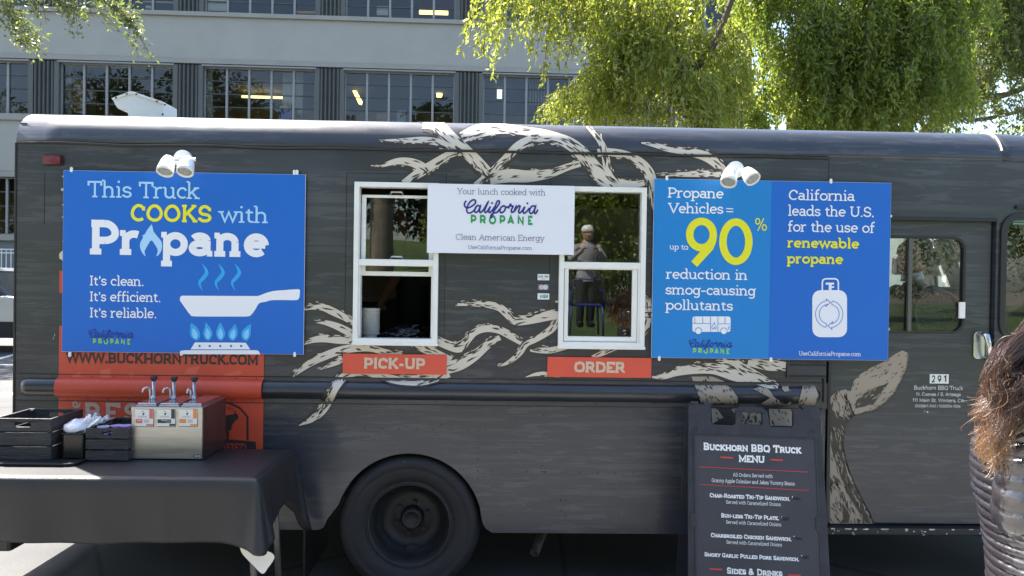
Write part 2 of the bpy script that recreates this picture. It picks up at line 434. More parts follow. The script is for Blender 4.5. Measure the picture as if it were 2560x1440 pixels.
def truck_mat(name='truck_wrap'):
    m = bpy.data.materials.new(name); m.use_nodes = True; n = m.node_tree.nodes; l = m.node_tree.links; b = n['Principled BSDF']
    tc = n.new('ShaderNodeTexCoord')
    def nz(scale, st, det=5, ro=.6):
        mp = n.new('ShaderNodeMapping'); mp.inputs['Scale'].default_value = st; l.new(tc.outputs['Object'], mp.inputs[0])
        t = n.new('ShaderNodeTexNoise'); t.inputs['Scale'].default_value = scale; t.inputs['Detail'].default_value = det; t.inputs['Roughness'].default_value = ro
        l.new(mp.outputs[0], t.inputs[0]); return t
    def ramp(t, a, c, va=0., vc=1.):
        r = n.new('ShaderNodeMapRange'); r.inputs[1].default_value = a; r.inputs[2].default_value = c; r.inputs[3].default_value = va; r.inputs[4].default_value = vc
        l.new(t.outputs[0], r.inputs[0]); return r
    t1 = ramp(nz(4, (1, 1, 9), 7, .70), .53, .555)            # broken streaks
    t2 = ramp(nz(3.2, (.22, 1, 12), 3, .5), .57, .60, 0, .75)  # long plank lines
    t3 = ramp(nz(1.1, (1, 1, 1.5), 3), .35, .7, .8, 1.18)
    mx = n.new('ShaderNodeMath'); mx.operation = 'MAXIMUM'; l.new(t1.outputs[0], mx.inputs[0]); l.new(t2.outputs[0], mx.inputs[1])
    gate = ramp(nz(1.3, (1, 1, 3), 2), .36, .5); mu = n.new('ShaderNodeMath'); mu.operation = 'MULTIPLY'
    l.new(mx.outputs[0], mu.inputs[0]); l.new(gate.outputs[0], mu.inputs[1])
    mc = n.new('ShaderNodeMix'); mc.data_type = 'RGBA'; l.new(mu.outputs[0], mc.inputs[0])
    mc.inputs[6].default_value = (.0290, .0325, .0410, 1); mc.inputs[7].default_value = (.053, .057, .065, 1)
    m2 = n.new('ShaderNodeMix'); m2.data_type = 'RGBA'; m2.blend_type = 'MULTIPLY'; m2.inputs[0].default_value = 1
    l.new(mc.outputs[2], m2.inputs[6]); l.new(t3.outputs[0], m2.inputs[7]); l.new(m2.outputs[2], b.inputs['Base Color'])
    rr = ramp(nz(6, (1, 1, 5), 4), .3, .7, .3, .46); l.new(rr.outputs[0], b.inputs['Roughness'])
    bn = nz(1.7, (1, 1, 1), 2); bp = n.new('ShaderNodeBump'); bp.inputs['Strength'].default_value = .25; bp.inputs['Distance'].default_value = .02
    l.new(bn.outputs[0], bp.inputs['Height']); l.new(bp.outputs[0], b.inputs['Normal'])
    b.inputs['Coat Weight'].default_value = .25; b.inputs['Coat Roughness'].default_value = .12
    return m
WRAP = truck_mat()
BLACK = mat('black_trim', (.012, .012, .013), .45)
SEAM = mat('seam_dark', (.008, .008, .009), .6)
RUBBER = mat('tyre_rubber', (.011, .011, .012), .72, var=.35, vscale=6, bump=.25, bscale=90)
RIM = mat('rim_black_steel', (.009, .009, .010), .55, var=.5, vscale=9, bump=.3, bscale=40)
WHITE = mat('white_vinyl_frame', (.78, .77, .73), .35, var=.05, vscale=5)
CREAM = mat('wrap_cream', (.60, .535, .45), .45, var=.05, vscale=5)
TAN = mat('wrap_tan', (.33, .27, .205), .45, var=.06, vscale=5)
BROWN = mat('wrap_brown', (.042, .034, .027), .45)
RED = mat('wrap_red', (.58, .075, .035), .42, col2=(.53, .062, .03), vscale=7, bump=.05, bscale=9)
REDSIGN = mat('sign_red', (.66, .085, .045), .55, var=.03)
CHROME = mat('chrome', (.6, .6, .62), .26, metal=1.)
STEEL = mat('brushed_steel', (.47, .47, .475), .34, metal=1., var=.12, vscale=3, stretch=(1, 1, 14), bump=.08, bscale=30)
ALU = mat('worn_aluminium', (.5, .5, .5), .4, metal=.9, var=.3, vscale=20)
WPLAST = mat('white_enamel', (.8, .79, .76), .3, var=.03)
GLASS = glass_mat('window_glass', (.84, .87, .85), 1.6, 0., .08)
GLASS_CAB = glass_mat('cab_glass', (.96, .98, .95), 1.42, 0., .03)

truck = thing('food_truck', 'charcoal step van food truck with cream antler artwork and two white serving windows', 'food truck', ((XL + XR) / 2, TW / 2, 0))
# window openings, measured on the side plane
def RR(x0, y0, x1, y1, Y=0.):
    a, b = TS(x0, y0, Y); c, d = TS(x1, y1, Y); return (a, d, c, b)      # x0, z0, x1, z1
PW = RR(889, 456, 1094, 859); OW = RR(1400, 467, 1608, 868)
CW = RR(2085, 590, 2413, 832)            # sliding cab door window
NW = RR(2513, 545, 2600, 842); NW = (NW[0], NW[1], NW[0] + .55, NW[3])
DX0, DX1 = TS(2072, 700)[0], TS(2483, 700)[0]; DZ0, DZ1 = TS(2250, 1312)[1], TS(2300, 549)[1]
shr = lambda r, e: rect(r[0] + e, r[1] + e, r[2] - e, r[3] - e)
# main side panel (rear corner to the door)
WCX, WCZ = TS(1022, 1317)
WR = TS(1200, 1317)[0] - WCX
fn = sfn(0)
def arch():
    o = []; r = WR * 1.035
    for i in range(0, 33):
        a = R(0 + 180 * i / 32); o.append((WCX + r * math.cos(a), WCZ + r * math.sin(a)))
    return o
xa0, xa1 = TS(812, 1300)[0], TS(1215, 1325)[0]
ar = arch()
lowr = [(XL, ZB), ]
loop = [(XL, ZB + .008), (xa0 - .03, ZB + .008), (xa0 - .005, ZB + .02), (xa0 + .012, ZB + .06)]
up = [p for p in ar if p[1] > WCZ + .07][::-1]
loop += up + [(xa1 - .018, ZB + .05), (xa1 + .0, ZB + .018), (xa1 + .03, ZB), (DX0 - .004, ZB), (DX0 - .004, ZG), (XL, ZG)]
panel = MB().plate([loop, shr(PW, .02)[::-1], shr(OW, .02)[::-1]], fn, -.006, 0.).build('side_panel', WRAP, truck)
ab = MB()
for (xa, za), (xb, zb) in zip(up, up[1:]): ab.add([(xa, .001, za), (xb, .001, zb), (xb, .034, zb), (xa, .034, za), (WCX + (xa - WCX) * .994, .001, WCZ + (za - WCZ) * .994), (WCX + (xb - WCX) * .994, .001, WCZ + (zb - WCZ) * .994), (WCX + (xb - WCX) * .994, .034, WCZ + (zb - WCZ) * .994), (WCX + (xa - WCX) * .994, .034, WCZ + (za - WCZ) * .994)], [(4, 5, 6, 7), (0, 1, 5, 4), (3, 7, 6, 2)])
ab.build('arch_shade_strip', SEAM, truck)  # black strip paints shade over the arch edge that bounce light brightens
# above door, pillar, nose side
MB().plate([rect(DX0 - .004, DZ1 + .006, XR + .01, ZG)], fn, -.03, 0.).build('door_header', WRAP, truck)
nz_ = [(XR + .01, .3), (XF - .5, .3), (XF - .06, .55), (XF, 1.0), (XF - .12, 1.25), (XF - .42, 2.0), (XF - .62, ZG), (XR + .01, ZG)]
MB().plate([nz_, rrect(NW[0], NW[1], NW[2], NW[3], .07)[::-1]], fn, -.03, 0.).build('nose_panel', WRAP, truck)
MB().plate([rect(DX1 + .012, DZ0 - .03, XR + .0095, DZ1 + .006)], fn, -.03, 0.).build('door_pillar', WRAP, truck)
# door, set back
dl = [rect(DX0, DZ0, DX1, DZ1), rrect(CW[0], CW[1], CW[2], CW[3], [.0, .055, .055, 0])[::-1]]
door = MB().plate(dl, sfn(.022), -.03, 0.).build('cab_door', WRAP, truck)
fr = MB().plate([rrect(CW[0] - .008, CW[1] - .008, CW[2] + .008, CW[3] + .008, [.0, .062, .062, 0]), rrect(CW[0] + .004, CW[1] + .004, CW[2] - .004, CW[3] - .004, [.0, .052, .052, 0])[::-1]], sfn(.022), -.02, .005)
fr.build('window_seal', BLACK, door)
xm = TS(2282, 700)[0]
MB().box(xm - .012, .018, CW[1], xm + .008, .034, CW[3]).build('window_divider', mat('grey_alu', (.12, .12, .12), .4, metal=.6), door, bevel=.002)
MB().box(CW[0], .034, CW[1], xm, .038, CW[3]).build('pane', GLASS_CAB, door)
MB().plate([rrect(xm, CW[1], CW[2], CW[3], [.0, .055, .055, 0])], sfn(.03), -.004, 0).build('pane', GLASS_CAB, door)
a = RR(2397, 755, 2411, 796, .02); lt = MB().box(a[0], .012, a[1], a[2], .024, a[3])
lt.build('window_latch', WPLAST, door, bevel=.003)
# door handle, chrome
cx, cz = TS(2447, 863, 0.02); hb = MB().plate([rrect(cx - .030, cz - .068, cx + .026, cz + .068, .022)], sfn(.02), 0, .006)
hd = hb.build('door_handle', CHROME, door, bevel=.003)
h2 = MB(); h2.tube([(cx + .0, .0, cz + .06), (cx + .012, -.02, cz + .05), (cx + .02, -.026, cz), (cx + .024, -.02, cz - .055), (cx + .02, .01, cz - .065)], [.012, .016, .012, .011, .009], 10)
h2.build('grip', CHROME, hd, smooth=True)

# dark slot behind the door edge and slide track above it
MB().box(DX1 - .0, .03, DZ0, DX1 + .012, .05, DZ1).build('door_gap', SEAM, truck)
z = TS(2300, 547)[1]; MB().box(TS(2150, 547)[0], -.016, z - .008, DX1 + .012, .0, z + .008).build('slide_track', BLACK, truck, bevel=.003)
MB().box(DX0 + .004, -.008, DZ0 + .002, DX0 + .016, .022, TS(2070, 905)[1]).build('door_edge', BLACK, truck)
# hinge box left of the door
q = RR(1966, 905, 2062, 945); MB().box(q[0], -.012, q[1], q[2], 0, q[3]).build('latch_box', WRAP, truck, bevel=.002)
for yy in (911, 939): zz = TS(2000, yy)[1]; MB().tube([(q[0] + .01, -.014, zz), (q[2], -.014, zz)], .004, 6).build('latch_bar', BLACK, truck)
b = MB(); 
for yy0, yy1, xx in ((640 + 270, 1005, 2059), (1020, 1120, 2052)):
    z0, z1 = TS(xx, yy1)[1], TS(xx, yy0)[1]; x_ = TS(xx, 950)[0]; MB().tube([(x_, -.006, z0), (x_, -.006, z1)], .0055, 8).build('door_hinge', BLACK, truck)
# nose window seal, glass, far details
MB().plate([rrect(NW[0] - .025, NW[1] - .025, NW[2] + .02, NW[3] + .025, .09), rrect(NW[0] + .006, NW[1] + .006, NW[2] - .006, NW[3] - .006, .065)[::-1]], fn, -.01, .012).build('quarter_window_seal', BLACK, truck, bevel=.004)
MB().plate([rrect(NW[0], NW[1], NW[2], NW[3], .07)], sfn(.01), -.004, 0).build('quarter_window', GLASS_CAB, truck)
q = RR(2538, 514, 2560, 523); MB().box(q[0], -.012, q[1], q[2] + .04, 0, q[3]).build('hinge_plate', BLACK, truck)
# roof: cove + top skin, seamless section swept along X, with rounded rear corner
def section(inset=0., drop=0.):
    pts = []
    for i in range(13):
        a = R(90 * i / 12); pts.append((inset + RC - RC * math.cos(a), ZG + (RC - drop) * math.sin(a)))
    pts += [(TW * .25, ZTOP + .012 - drop), (TW * .5, ZTOP + .02 - drop), (TW * .75, ZTOP + .012 - drop)]
    for i in range(12, -1, -1):
        a = R(90 * i / 12); pts.append((TW - inset - RC + RC * math.cos(a), ZG + (RC - drop) * math.sin(a)))
    return pts
rings = []
for i in range(9):
    a = R(90 * i / 8); rings.append([(XL + .075 * (1 - math.sin(a)), y, z - (.075 * (1 - math.cos(a)) * 0)) for y, z in section(.03 * (1 - math.sin(a)) , .07 * (1 - math.sin(a)) )])
rings = rings  # from the rear edge inward
nr = 40
for i in range(1, nr + 1): rings.append([(XL + .075 + (XR - XL - .075) * i / nr, y, z) for y, z in section()])
rear_first = [[(XL, y, z) for y, z in section(.03, .07)]]
roof = MB().loft(rings, cap=False).build('roof', WRAP, truck, smooth=True, fix=True)
# front roof cap, falling forward
rings = []
for i in range(13):
    t = i / 12; x = XR + .002 + t * (XF - .62 - XR); dr = .16 * (1 - math.sqrt(max(0, 1 - (t * .98) ** 2.2)))
    rings.append([(x, y, ZG + (z - ZG) * (1 - dr / .17) + (.004 if i == 0 else 0)) for y, z in section(.05 * t * t)])
MB().loft(rings, cap=True).build('front_roof_cap', WRAP, truck, smooth=True)
b = MB(); b.tube([(XR + .0, RC - (RC + .004) * math.cos(R(t)), ZG + (RC + .004) * math.sin(R(t))) for t in range(18, 96, 6)], .0045, 6)
b.build('roof_seam', WPLAST, truck)
# drip rail (gutter) with a slightly bent look
b = MB(); pts = []
x0, x1 = TS(52, 352)[0], TS(2070, 397)[0]
for i in range(41):
    t = i / 40; pts.append((x0 + (x1 - x0) * t, -.005, ZG - .002 + .004 * math.sin(i * .9) * (1 if t < .35 else .25)))
b.tube(pts, .0065, 8); b.build('drip_rail', BLACK, truck, smooth=True)
# rub rail: half-round pressing with riveted flanges
rings = []
for i in range(60):
    t = i / 59; e = min(1, min(t * (RAILX[1] - RAILX[0]), (1 - t) * (RAILX[1] - RAILX[0])) / .05); k = math.sqrt(max(.02, 1 - (1 - e) ** 2))
    x = RAILX[0] + (RAILX[1] - RAILX[0]) * t
    rings.append([(x, .01 - (PR + .008) * k * math.sin(R(a)), ZR - HR * (.6 + .4 * k) * math.cos(R(a))) for a in range(0, 181, 12)] + [(x, .02, ZR)])
RAILM = mat('rail_black_gloss', (.022, .024, .032), .3, coat=.3, var=.3, vscale=4, stretch=(1, 1, 6), bump=.06, bscale=7)
# denser rings at ends
rr_ = []
for k in range(7): 
    e = k / 6; kk = math.sqrt(max(.01, 1 - (1 - e) ** 2)); x = RAILX[0] + .05 * e
    rr_.append([(x, .01 - (PR + .008) * kk * math.sin(R(a)), ZR - HR * (.6 + .4 * kk) * math.cos(R(a))) for a in range(0, 181, 12)] + [(x, .02, ZR)])
MB().loft(rr_ + rings[2:-1] + [rings[-1]]).build('rub_rail', RAILM, truck, smooth=True)
zu, zl = TS(300, 937)[1], TS(300, 1003)[1]
b = MB(); b.box(RAILX[0] - .01, -.003, zl, RAILX[1] + .03, 0.0, zu); b.build('rail_flange', WRAP, truck)
for z in (zu, zl): MB().box(RAILX[0] - .01, -.0045, z - .0018, RAILX[1] + .03, -.003, z + .0018).build('flange_seam', SEAM, truck)
# rivets
b = MB()
def rivet(x, z, y=-.003, r=.0042): b.lathe((x, y, z), (0, -1, 0), [(r, 0), (r * .8, .0018), (r * .2, .0026)], 8)
for i in range(46):
    x = RAILX[0] + .03 + i * .098
    if x < RAILX[1] + .02: rivet(x, zl + .012); rivet(x + .02, zu - .009)
zr = TS(1000, 1075)[1]
for i in range(12): rivet(TS(740 + i * 43, 1072)[0], TS(900, 1072)[1], -.001)
for px, py in ((777, 1140), (777, 1175), (777, 1190), (756, 1172), (1197, 1077), (1195, 1092), (1195, 1120), (1195, 1148), (1195, 1178), (1195, 1196), (1358, 1040), (1355, 1165), (1355, 1180), (1402, 1250), (1414, 1252), (1402, 1275), (1414, 1290), (1102, 1062)): rivet(*TS(px, py), -.001)
for i in range(11): rivet(TS(1230 + i * 44, 1180)[0], TS(1300, 1180)[1], -.001)
b.build('rivets', WRAP, truck)['kind'] = 'stuff'
# vertical and horizontal panel seams
b = MB()
for x, y0, y1 in ((1377, 440, 890), (867, 430, 885), (1116, 432, 885), (1645, 452, 885), (2073, 395, 450), (112, 430, 560)):
    (xa, za), (_, zb) = TS(x, y0), TS(x, y1); MB().box(xa - .0016, -.001, zb, xa + .0016, .001, za).build('panel_seam', SEAM, truck)
for y, xa, xb in ((438, 1377, 1640), (432, 867, 1116), (885, 867, 1116)):
    p, q = TS(xa, y), TS(xb, y + (xb - xa) * .015); MB().box(p[0], -.001, p[1] - .0012, q[0], .001, p[1] + .0012).build('panel_seam', SEAM, truck)
# rear corner edge, rear wall, far wall, floor, partitions
MB().box(XL - .004, -.004, ZB, XL + .006, .004, ZG).build('corner_trim', BLACK, truck, bevel=.002)
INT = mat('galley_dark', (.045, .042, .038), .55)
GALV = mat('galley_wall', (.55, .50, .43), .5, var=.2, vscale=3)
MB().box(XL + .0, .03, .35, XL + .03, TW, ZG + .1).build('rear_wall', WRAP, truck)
wl = [[(XL, ZB), (XF - .45, ZB), (XF - .45, 1.12), (XR + .02, 1.12), (XR + .02, ZG - .12), (XF - .5, ZG - .12), (XF - .5, ZG), (XL, ZG)], rrect(DX0 + .06, 1.15, DX1 + .04, ZG - .14, .06)[::-1], rect(-.3, 1.3, .45, 2.1)[::-1]]  # hidden middle opening added to let daylight into the galley
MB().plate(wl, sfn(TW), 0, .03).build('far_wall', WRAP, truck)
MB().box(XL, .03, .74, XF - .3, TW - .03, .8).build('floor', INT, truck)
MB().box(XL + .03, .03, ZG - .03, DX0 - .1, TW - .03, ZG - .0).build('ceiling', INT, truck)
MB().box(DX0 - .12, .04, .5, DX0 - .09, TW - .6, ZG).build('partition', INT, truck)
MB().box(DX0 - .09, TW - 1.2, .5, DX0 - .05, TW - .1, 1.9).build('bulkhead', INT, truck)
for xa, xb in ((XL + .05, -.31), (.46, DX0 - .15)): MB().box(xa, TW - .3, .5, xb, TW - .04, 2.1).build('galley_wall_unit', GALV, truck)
MB().box(XL + .3, 1.0, .82, DX0 - .5, 1.0 + .5, TS(1000, 766)[1] + .0).build('galley_counter', mat('galley_counter', (.03, .03, .03), .35), truck, bevel=.01)
MB().box(PW[0] - .3, .035, .82, OW[2] + .3, .5, PW[1] + .0).build('serving_counter', mat('steel_dull', (.2, .2, .2), .4, metal=.8), truck, bevel=.008)
# nose: hood and windscreen frame
MB().box(XF - .5, .02, .45, XF - .02, TW - .02, 1.05).build('nose', WRAP, truck, bevel=.05)
MB().plate([[(XF - .12, 1.24), (XF - .1, 1.24), (XF - .4, 2.02), (XF - .42, 2.02)]], lambda u, v, d: (u, d, v), .05, TW - .05).build('windscreen', GLASS_CAB, truck)
MB().box(XF - .6, .03, .95, XF - .1, TW - .03, 1.22).build('dashboard', BLACK, truck, bevel=.03)
MB().box(XL - .22, .02, .2, XL - .02, TW, .44).build('rear_bumper', BLACK, truck, bevel=.02)
MB().box(XL + .5, .75, .2, XL + 1.0, TW - .3, .42).build('light_block_box', SEAM, truck, bevel=.06)  # box added under the body to block sunlight coming from the rear
MB().box(WCX - .52, .04, .06, WCX - .51, .55, .5).build('light_block_flap', SEAM, truck)  # flap added behind the wheel to keep sunlight from passing underneath
# step under the door
z0, z1 = TS(2250, 1334)[1], TS(2250, 1316)[1]
st = MB().box(DX0 - .02, -.03, z0, DX1 + .02, .3, z1).build('door_step', BLACK, truck, bevel=.006)
b = MB()
rs = random.Random(3)
xx = DX0 + .02
while xx < DX1 - .03:
    L_ = rs.uniform(.01, .045); b.box(xx, -.0325, z1 - rs.uniform(.004, .008), xx + L_, -.029, z1 - .001); xx += L_ + rs.uniform(.01, .12)
for _ in range(26):
    x_ = rs.uniform(DX0, DX1); zz = z0 + rs.uniform(.002, .03); b.box(x_, -.0318, zz, x_ + rs.uniform(.003, .012), -.03, zz + rs.uniform(.002, .005))
b.build('worn_edge', ALU, st)['kind'] = 'stuff'
# wheels
def wheel(cx, cy, parent, name='wheel'):
    tyre = MB()
    prof = [(.0, -.0)]; r = WR; hw = .1
    pr = [(r * .60, .0), (r * .62, -.012), (r * .70, -.03), (r * .80, -.036), (r * .835, -.034), (r * .84, -.037), (r * .9, -.032), (r * .955, -.018), (r * .985, .0), (r * 1.0, .022), (r * 1.0, .06), (r * .985, .062), (r * .985, .07), (r, .072), (r, .11), (r * .985, .112), (r * .985, .12), (r, .122), (r, .16), (r * .95, .19), (r * .6, .2)]
    tyre.lathe((cx, cy, WCZ), (0, 1, 0), pr, 72, caps=False)
    t = tyre.build(name, RUBBER, parent, smooth=True)
    rim = MB(); rp = [(r * .60, -.004), (r * .585, -.016), (r * .565, -.012), (r * .555, .004), (r * .53, .012), (r * .525, .06), (r * .46, .085), (r * .44, .10), (r * .40, .125), (r * .3, .13), (r * .27, .125), (r * .15, .125), (r * .0, .125)]
    rim.lathe((cx, cy, WCZ), (0, 1, 0), rp, 64, caps=False); ro = rim.build('rim', RIM, t, smooth=True)
    hb = MB().lathe((cx, cy + .125, WCZ), (0, -1, 0), [(r * .17, 0), (r * .17, .03), (r * .14, .045), (r * .12, .05), (r * .11, .044), (r * .0, .044)], 28); hb.build('hub', RIM, t, smooth=True)
    sl = MB().tube([(cx + math.cos(R(x)) * r * .605, cy - .0045, WCZ + math.sin(R(x)) * r * .605) for x in range(0, 361, 6)], .0016, 5, caps=False); sl.build('rim_edge', mat('rim_edge_worn', (.10, .10, .105), .5, var=.6, vscale=30), t)
    for k in range(6):
        a = R(60 * k + 20); c = (cx + math.cos(a) * r * .235, cy + .128, WCZ + math.sin(a) * r * .235)
        MB().lathe(c, (0, -1, 0), [(.013, 0), (.013, .014), (.008, .016), (.008, .03), (0, .03)], 6).build('lug_nut', RIM, t)
    hx, hz_ = cx + r * .01, WCZ - r * .42
    MB().plate([circ(hx, hz_, .03, 20, .015)], lambda u, v, d: (u, cy + .1 - d, v), -.004, .008).build('hand_hole', SEAM, t)
    return t
w1 = wheel(WCX, .035, truck); wheel(WCX, .26, truck); wheel(WCX, TW - .25, truck)
wheel(XF - .75, .05, truck); wheel(XF - .75, TW - .25, truck)
# wheel well
b = MB(); r = WR * 1.2; pts = [(WCX + r * math.cos(R(a)), WCZ + r * math.sin(R(a))) for a in range(0, 181, 10)]
for (xa, za), (xb, zb) in zip(pts, pts[1:]): b.add([(xa, .031, za), (xb, .031, zb), (xb, .6, zb), (xa, .6, za)], [(0, 1, 2, 3)])
b.build('wheel_well', SEAM, truck)
MB().box(WCX - .8, .6, .4, WCX + .8, .62, .5).build('axle_beam', SEAM, truck)
b = MB().tube([(WCX, .3, WCZ), (WCX, TW - .3, WCZ)], .06, 12); b.build('axle', SEAM, truck)
for yy in (.55, TW - .6): MB().box(XL + .1, yy, .33, XF - .4, yy + .08, .46).build('chassis_rail', SEAM, truck)
# exhaust pipe
a_ = TS(1336, 1378, .12); b = MB().tube([(a_[0] + .09, .35, a_[1] + .09), (a_[0] + .04, .2, a_[1] + .05), (a_[0], .1, a_[1])], .023, 14)
b.lathe((a_[0], .1, a_[1]), (a_[0] - a_[0] - .04, -.1, -.05), [(.023, 0), (.023, .004), (.019, .004), (.019, -.03), (0, -.03)], 14)
b.build('exhaust_pipe', mat('exhaust_steel', (.1, .09, .085), .6, metal=.5, var=.4, vscale=30), truck, smooth=False)
# pale plate in the arch, its colour standing for a sunlit patch
q = TS(862, 1215, .06); pb = [TS(838, 1239, .1), TS(858, 1239, .1), TS(881, 1199, .1), TS(872, 1198, .1)]
MB().plate([pb], sfn(.1), -.004, 0).build('sunlit_patch', mat('sunlit_patch_pale', (.3, .3, .29), .6, var=.25, vscale=60), truck)
# marker light
cx, cz = TS(134, 401); ml = MB().plate([rrect(cx - .043, cz - .021, cx + .043, cz + .021, .012)], fn, 0, .02)
mk = ml.build('marker_light', mat('red_lens', (.13, .004, .008), .12, coat=.6), truck, bevel=.006)
MB().plate([rrect(cx - .05, cz - .027, cx + .05, cz + .027, .014)], fn, 0, .006).build('lens_base', BLACK, mk, bevel=.002)
# roof vent hood
vp = [(60, 160), (345, 55), (375, 58), (838, 215), (838, 480), (300, 480), (300, 325), (180, 322), (140, 300), (110, 255)]
PV = side(.75); lp = [PV.uv(270 + x / 6, 220 + y / 6) for x, y in vp][::-1]
MB().plate([lp], sfn(.75), -.18, 0).build('roof_vent_hood', WPLAST, truck, bevel=.003)
tp = [PV.uv(270 + x / 6, 220 + y / 6) for x, y in [(60, 158), (345, 53), (375, 56), (835, 213), (820, 243), (372, 92), (345, 92), (85, 187)]][::-1]
MB().plate([tp], sfn(.75), 0, .008).build('hood_flange', WPLAST, truck, bevel=.001)
b = MB()
for x, y in ((133, 150), (292, 94), (437, 97), (745, 202), (865, 255), (832, 400)): u, v = PV.uv(270 + x / 6, 220 + y / 6); b.lathe((u, .74, v), (0, -1, 0), [(.006, 0), (.004, .004)], 8)
b.build('hood_screws', SEAM, truck)['kind'] = 'stuff'
# twin flood lights
def lampset(plate, heads, pr_, group):
    t = None
    cx, cz = TS(*plate, -.02); bs = MB().lathe((cx, 0, cz), (0, -1, 0), [(pr_, 0), (pr_, .02), (pr_ * .94, .026), (0, .028)], 36).build('twin_flood_light', WPLAST, truck, smooth=False, bevel=.002)
    MB().lathe((cx, -.028, cz), (0, -1, 0), [(.004, 0), (.003, .003)], 8).build('cover_screw', ALU, bs)
    for (tx, ty, yt), (ox, oy, yo) in heads:
        a = TS(tx, ty, yt); o = TS(ox, oy, yo); A = Vector((a[0], yt, a[1])); O = Vector((o[0], yo, o[1])); ax = (O - A); L = ax.length; r = .038
        h = MB().lathe(A, ax, [(.0, -.0), (r * .3, .002), (r * .62, L * .12), (r * .82, L * .35), (r * .93, L * .62), (r * .96, L * .8), (r * .99, L * .81), (r, L), (r * .86, L), (r * .82, L * .93), (r * .4, L * .86), (0, L * .86)], 32)
        ho = h.build('lamp_head', WPLAST, bs, smooth=True)
        MB().lathe(A + ax * .93, ax, [(r * .8, -.002), (r * .8, .0), (r * .5, -.006 + .004), (0, .002)], 28).build('lamp_lens', mat('lamp_lens', (.5, .5, .46), .12, metal=.6, bump=.6, bscale=160), ho, smooth=True)
        c = Vector((cx, -.03, cz)); m_ = A + ax * .22
        MB().tube([c + (m_ - c) * .3, c + (m_ - c) * .75, m_], .009, 10).build('knuckle', WPLAST, bs, smooth=True)
    return bs
l1 = lampset((456, 397), [((424, 391, -.10), (412, 431, -.15)), ((472, 393, -.12), (462, 431, -.17))], .043, '')
MB().lathe((TS(484, 399, -.1)[0], -.1, TS(484, 399, -.1)[1]), (1, 0, .1), [(.006, -.02), (.006, .0), (.009, .0), (.009, .008), (0, .008)], 10).build('adjuster_knob', WPLAST, l1)
l2 = lampset((1839, 424), [((1828, 420, -.12), (1821, 457, -.17)), ((1862, 424, -.10), (1883, 449, -.15))], .042, '')
# serving windows
def bars(name, r, t, Y0, Y1, m, parent, bevel=.003):      # rectangular frame as four mitre-less bars; t = l,b,r,t
    x0, z0, x1, z1 = r
    fo = MB().plate([rect(x0, z0, x1, z1), rect(x0 + t[0], z0 + t[1], x1 - t[2], z1 - t[3])[::-1]], lambda u, v, d: (u, d, v), Y0, Y1)
    return fo.build(name, m, parent, bevel=bevel)
for key, Rw, label in (('pick', PW, 'white framed pick-up window with its lower sash raised'), ('order', OW, 'white framed order window with its sash closed')):
    t_ = .024
    fo = bars('serving_window', Rw, (t_, t_, t_, t_), -.032, .03, WHITE, truck); fo['label'] = label
    x0, z0, x1, z1 = Rw
    zm_ = TS(990, 657)[1] if key == 'pick' else TS(1500, 664)[1]
    MB().box(x0 + t_ - .003, -.026, zm_ - .016, x1 - t_ + .003, .012, zm_ + .016).build('meeting_rail', WHITE, fo, bevel=.003)
    if key == 'pick':
        # raised sash: its top rail and side stiles sit in the upper half, its bottom rail just below the meeting rail
        zt = TS(990, 487)[1]; zb2 = TS(990, 690)[1]
        s = bars('raised_sash', (x0 + t_ + .004, zb2, x1 - t_ - .004, zt), (.022, .022, .022, .014), .0125, .03, WHITE, fo)
        MB().box(x0 + t_ + .02, .019, zb2 + .02, x1 - t_ - .02, .023, zt - .012).build('pane', GLASS, fo)
        for yy in (484, 645):
            u, v = TS(992, yy); MB().tube([(u - .03, .004, v - .004), (u - .024, -.008, v + .006), (u + .024, -.008, v + .006), (u + .03, .004, v - .004)], .0045, 8).build('sash_pull', ALU, fo, smooth=True)
        MB().box(x0 + t_, -.012, z0 + t_ - .002, x0 + t_ + .008, .03, zm_ - .016).build('jamb_track', WHITE, fo)
        MB().box(x1 - t_ - .01, -.012, z0 + t_ - .002, x1 - t_, .03, zm_ - .016).build('jamb_track', WHITE, fo)
    else:
        s = bars('lower_sash', (x0 + t_ + .003, z0 + t_ + .002, x1 - t_ - .012, zm_ - .016), (.02, .024, .026, .004), -.02, .006, WHITE, fo)
        MB().box(x0 + t_ + .02, -.008, z0 + t_ + .02, x1 - t_ - .03, -.004, zm_ - .018).build('pane', GLASS, fo)
        MB().box(x0 + t_, .012, zm_ + .01, x1 - t_, .016, z1 - t_).build('pane', GLASS, fo)
        MB().box(x1 - t_ - .011, -.024, z0 + t_, x1 - t_ + .001, .02, zm_ - .016).build('jamb_track', WHITE, fo)
        MB().box(x0 + t_ - .001, -.012, z0 + t_ * .9, x1 - t_ + .001, .0, z0 + t_ + .006).build('sill_track', WHITE, fo)
    MB().box(x0 - .004, -.036, z0 - .010, x1 + .004, -.004, z0 + .004).build('sill', WHITE, fo, bevel=.003)
# PICK-UP and ORDER plates (flap over the shelf hinge)
SC_ = side(-.014)
for nm, q, s, a in (('pick', (857, 884, 1116, 937), 'PICK-UP', (910, 921.5, 1063, 28)), ('order', (1369, 892, 1628, 945), 'ORDER', (1435, 931, 1562, 28))):
    x0, z0, x1, z1 = RR(*q, -.012)
    p = MB().box(x0, -.012, z0, x1, 0, z1).build('name_plate', REDSIGN, truck, bevel=.001)
    p['label'] = 'red plate reading ' + s
    letters('lettering', s, side(-.012), a[0], a[1], a[2], a[3], mat('plate_beige', (.62, .47, .34), .6), p, w=.165, oct_=True, track=.02, sw=.02)
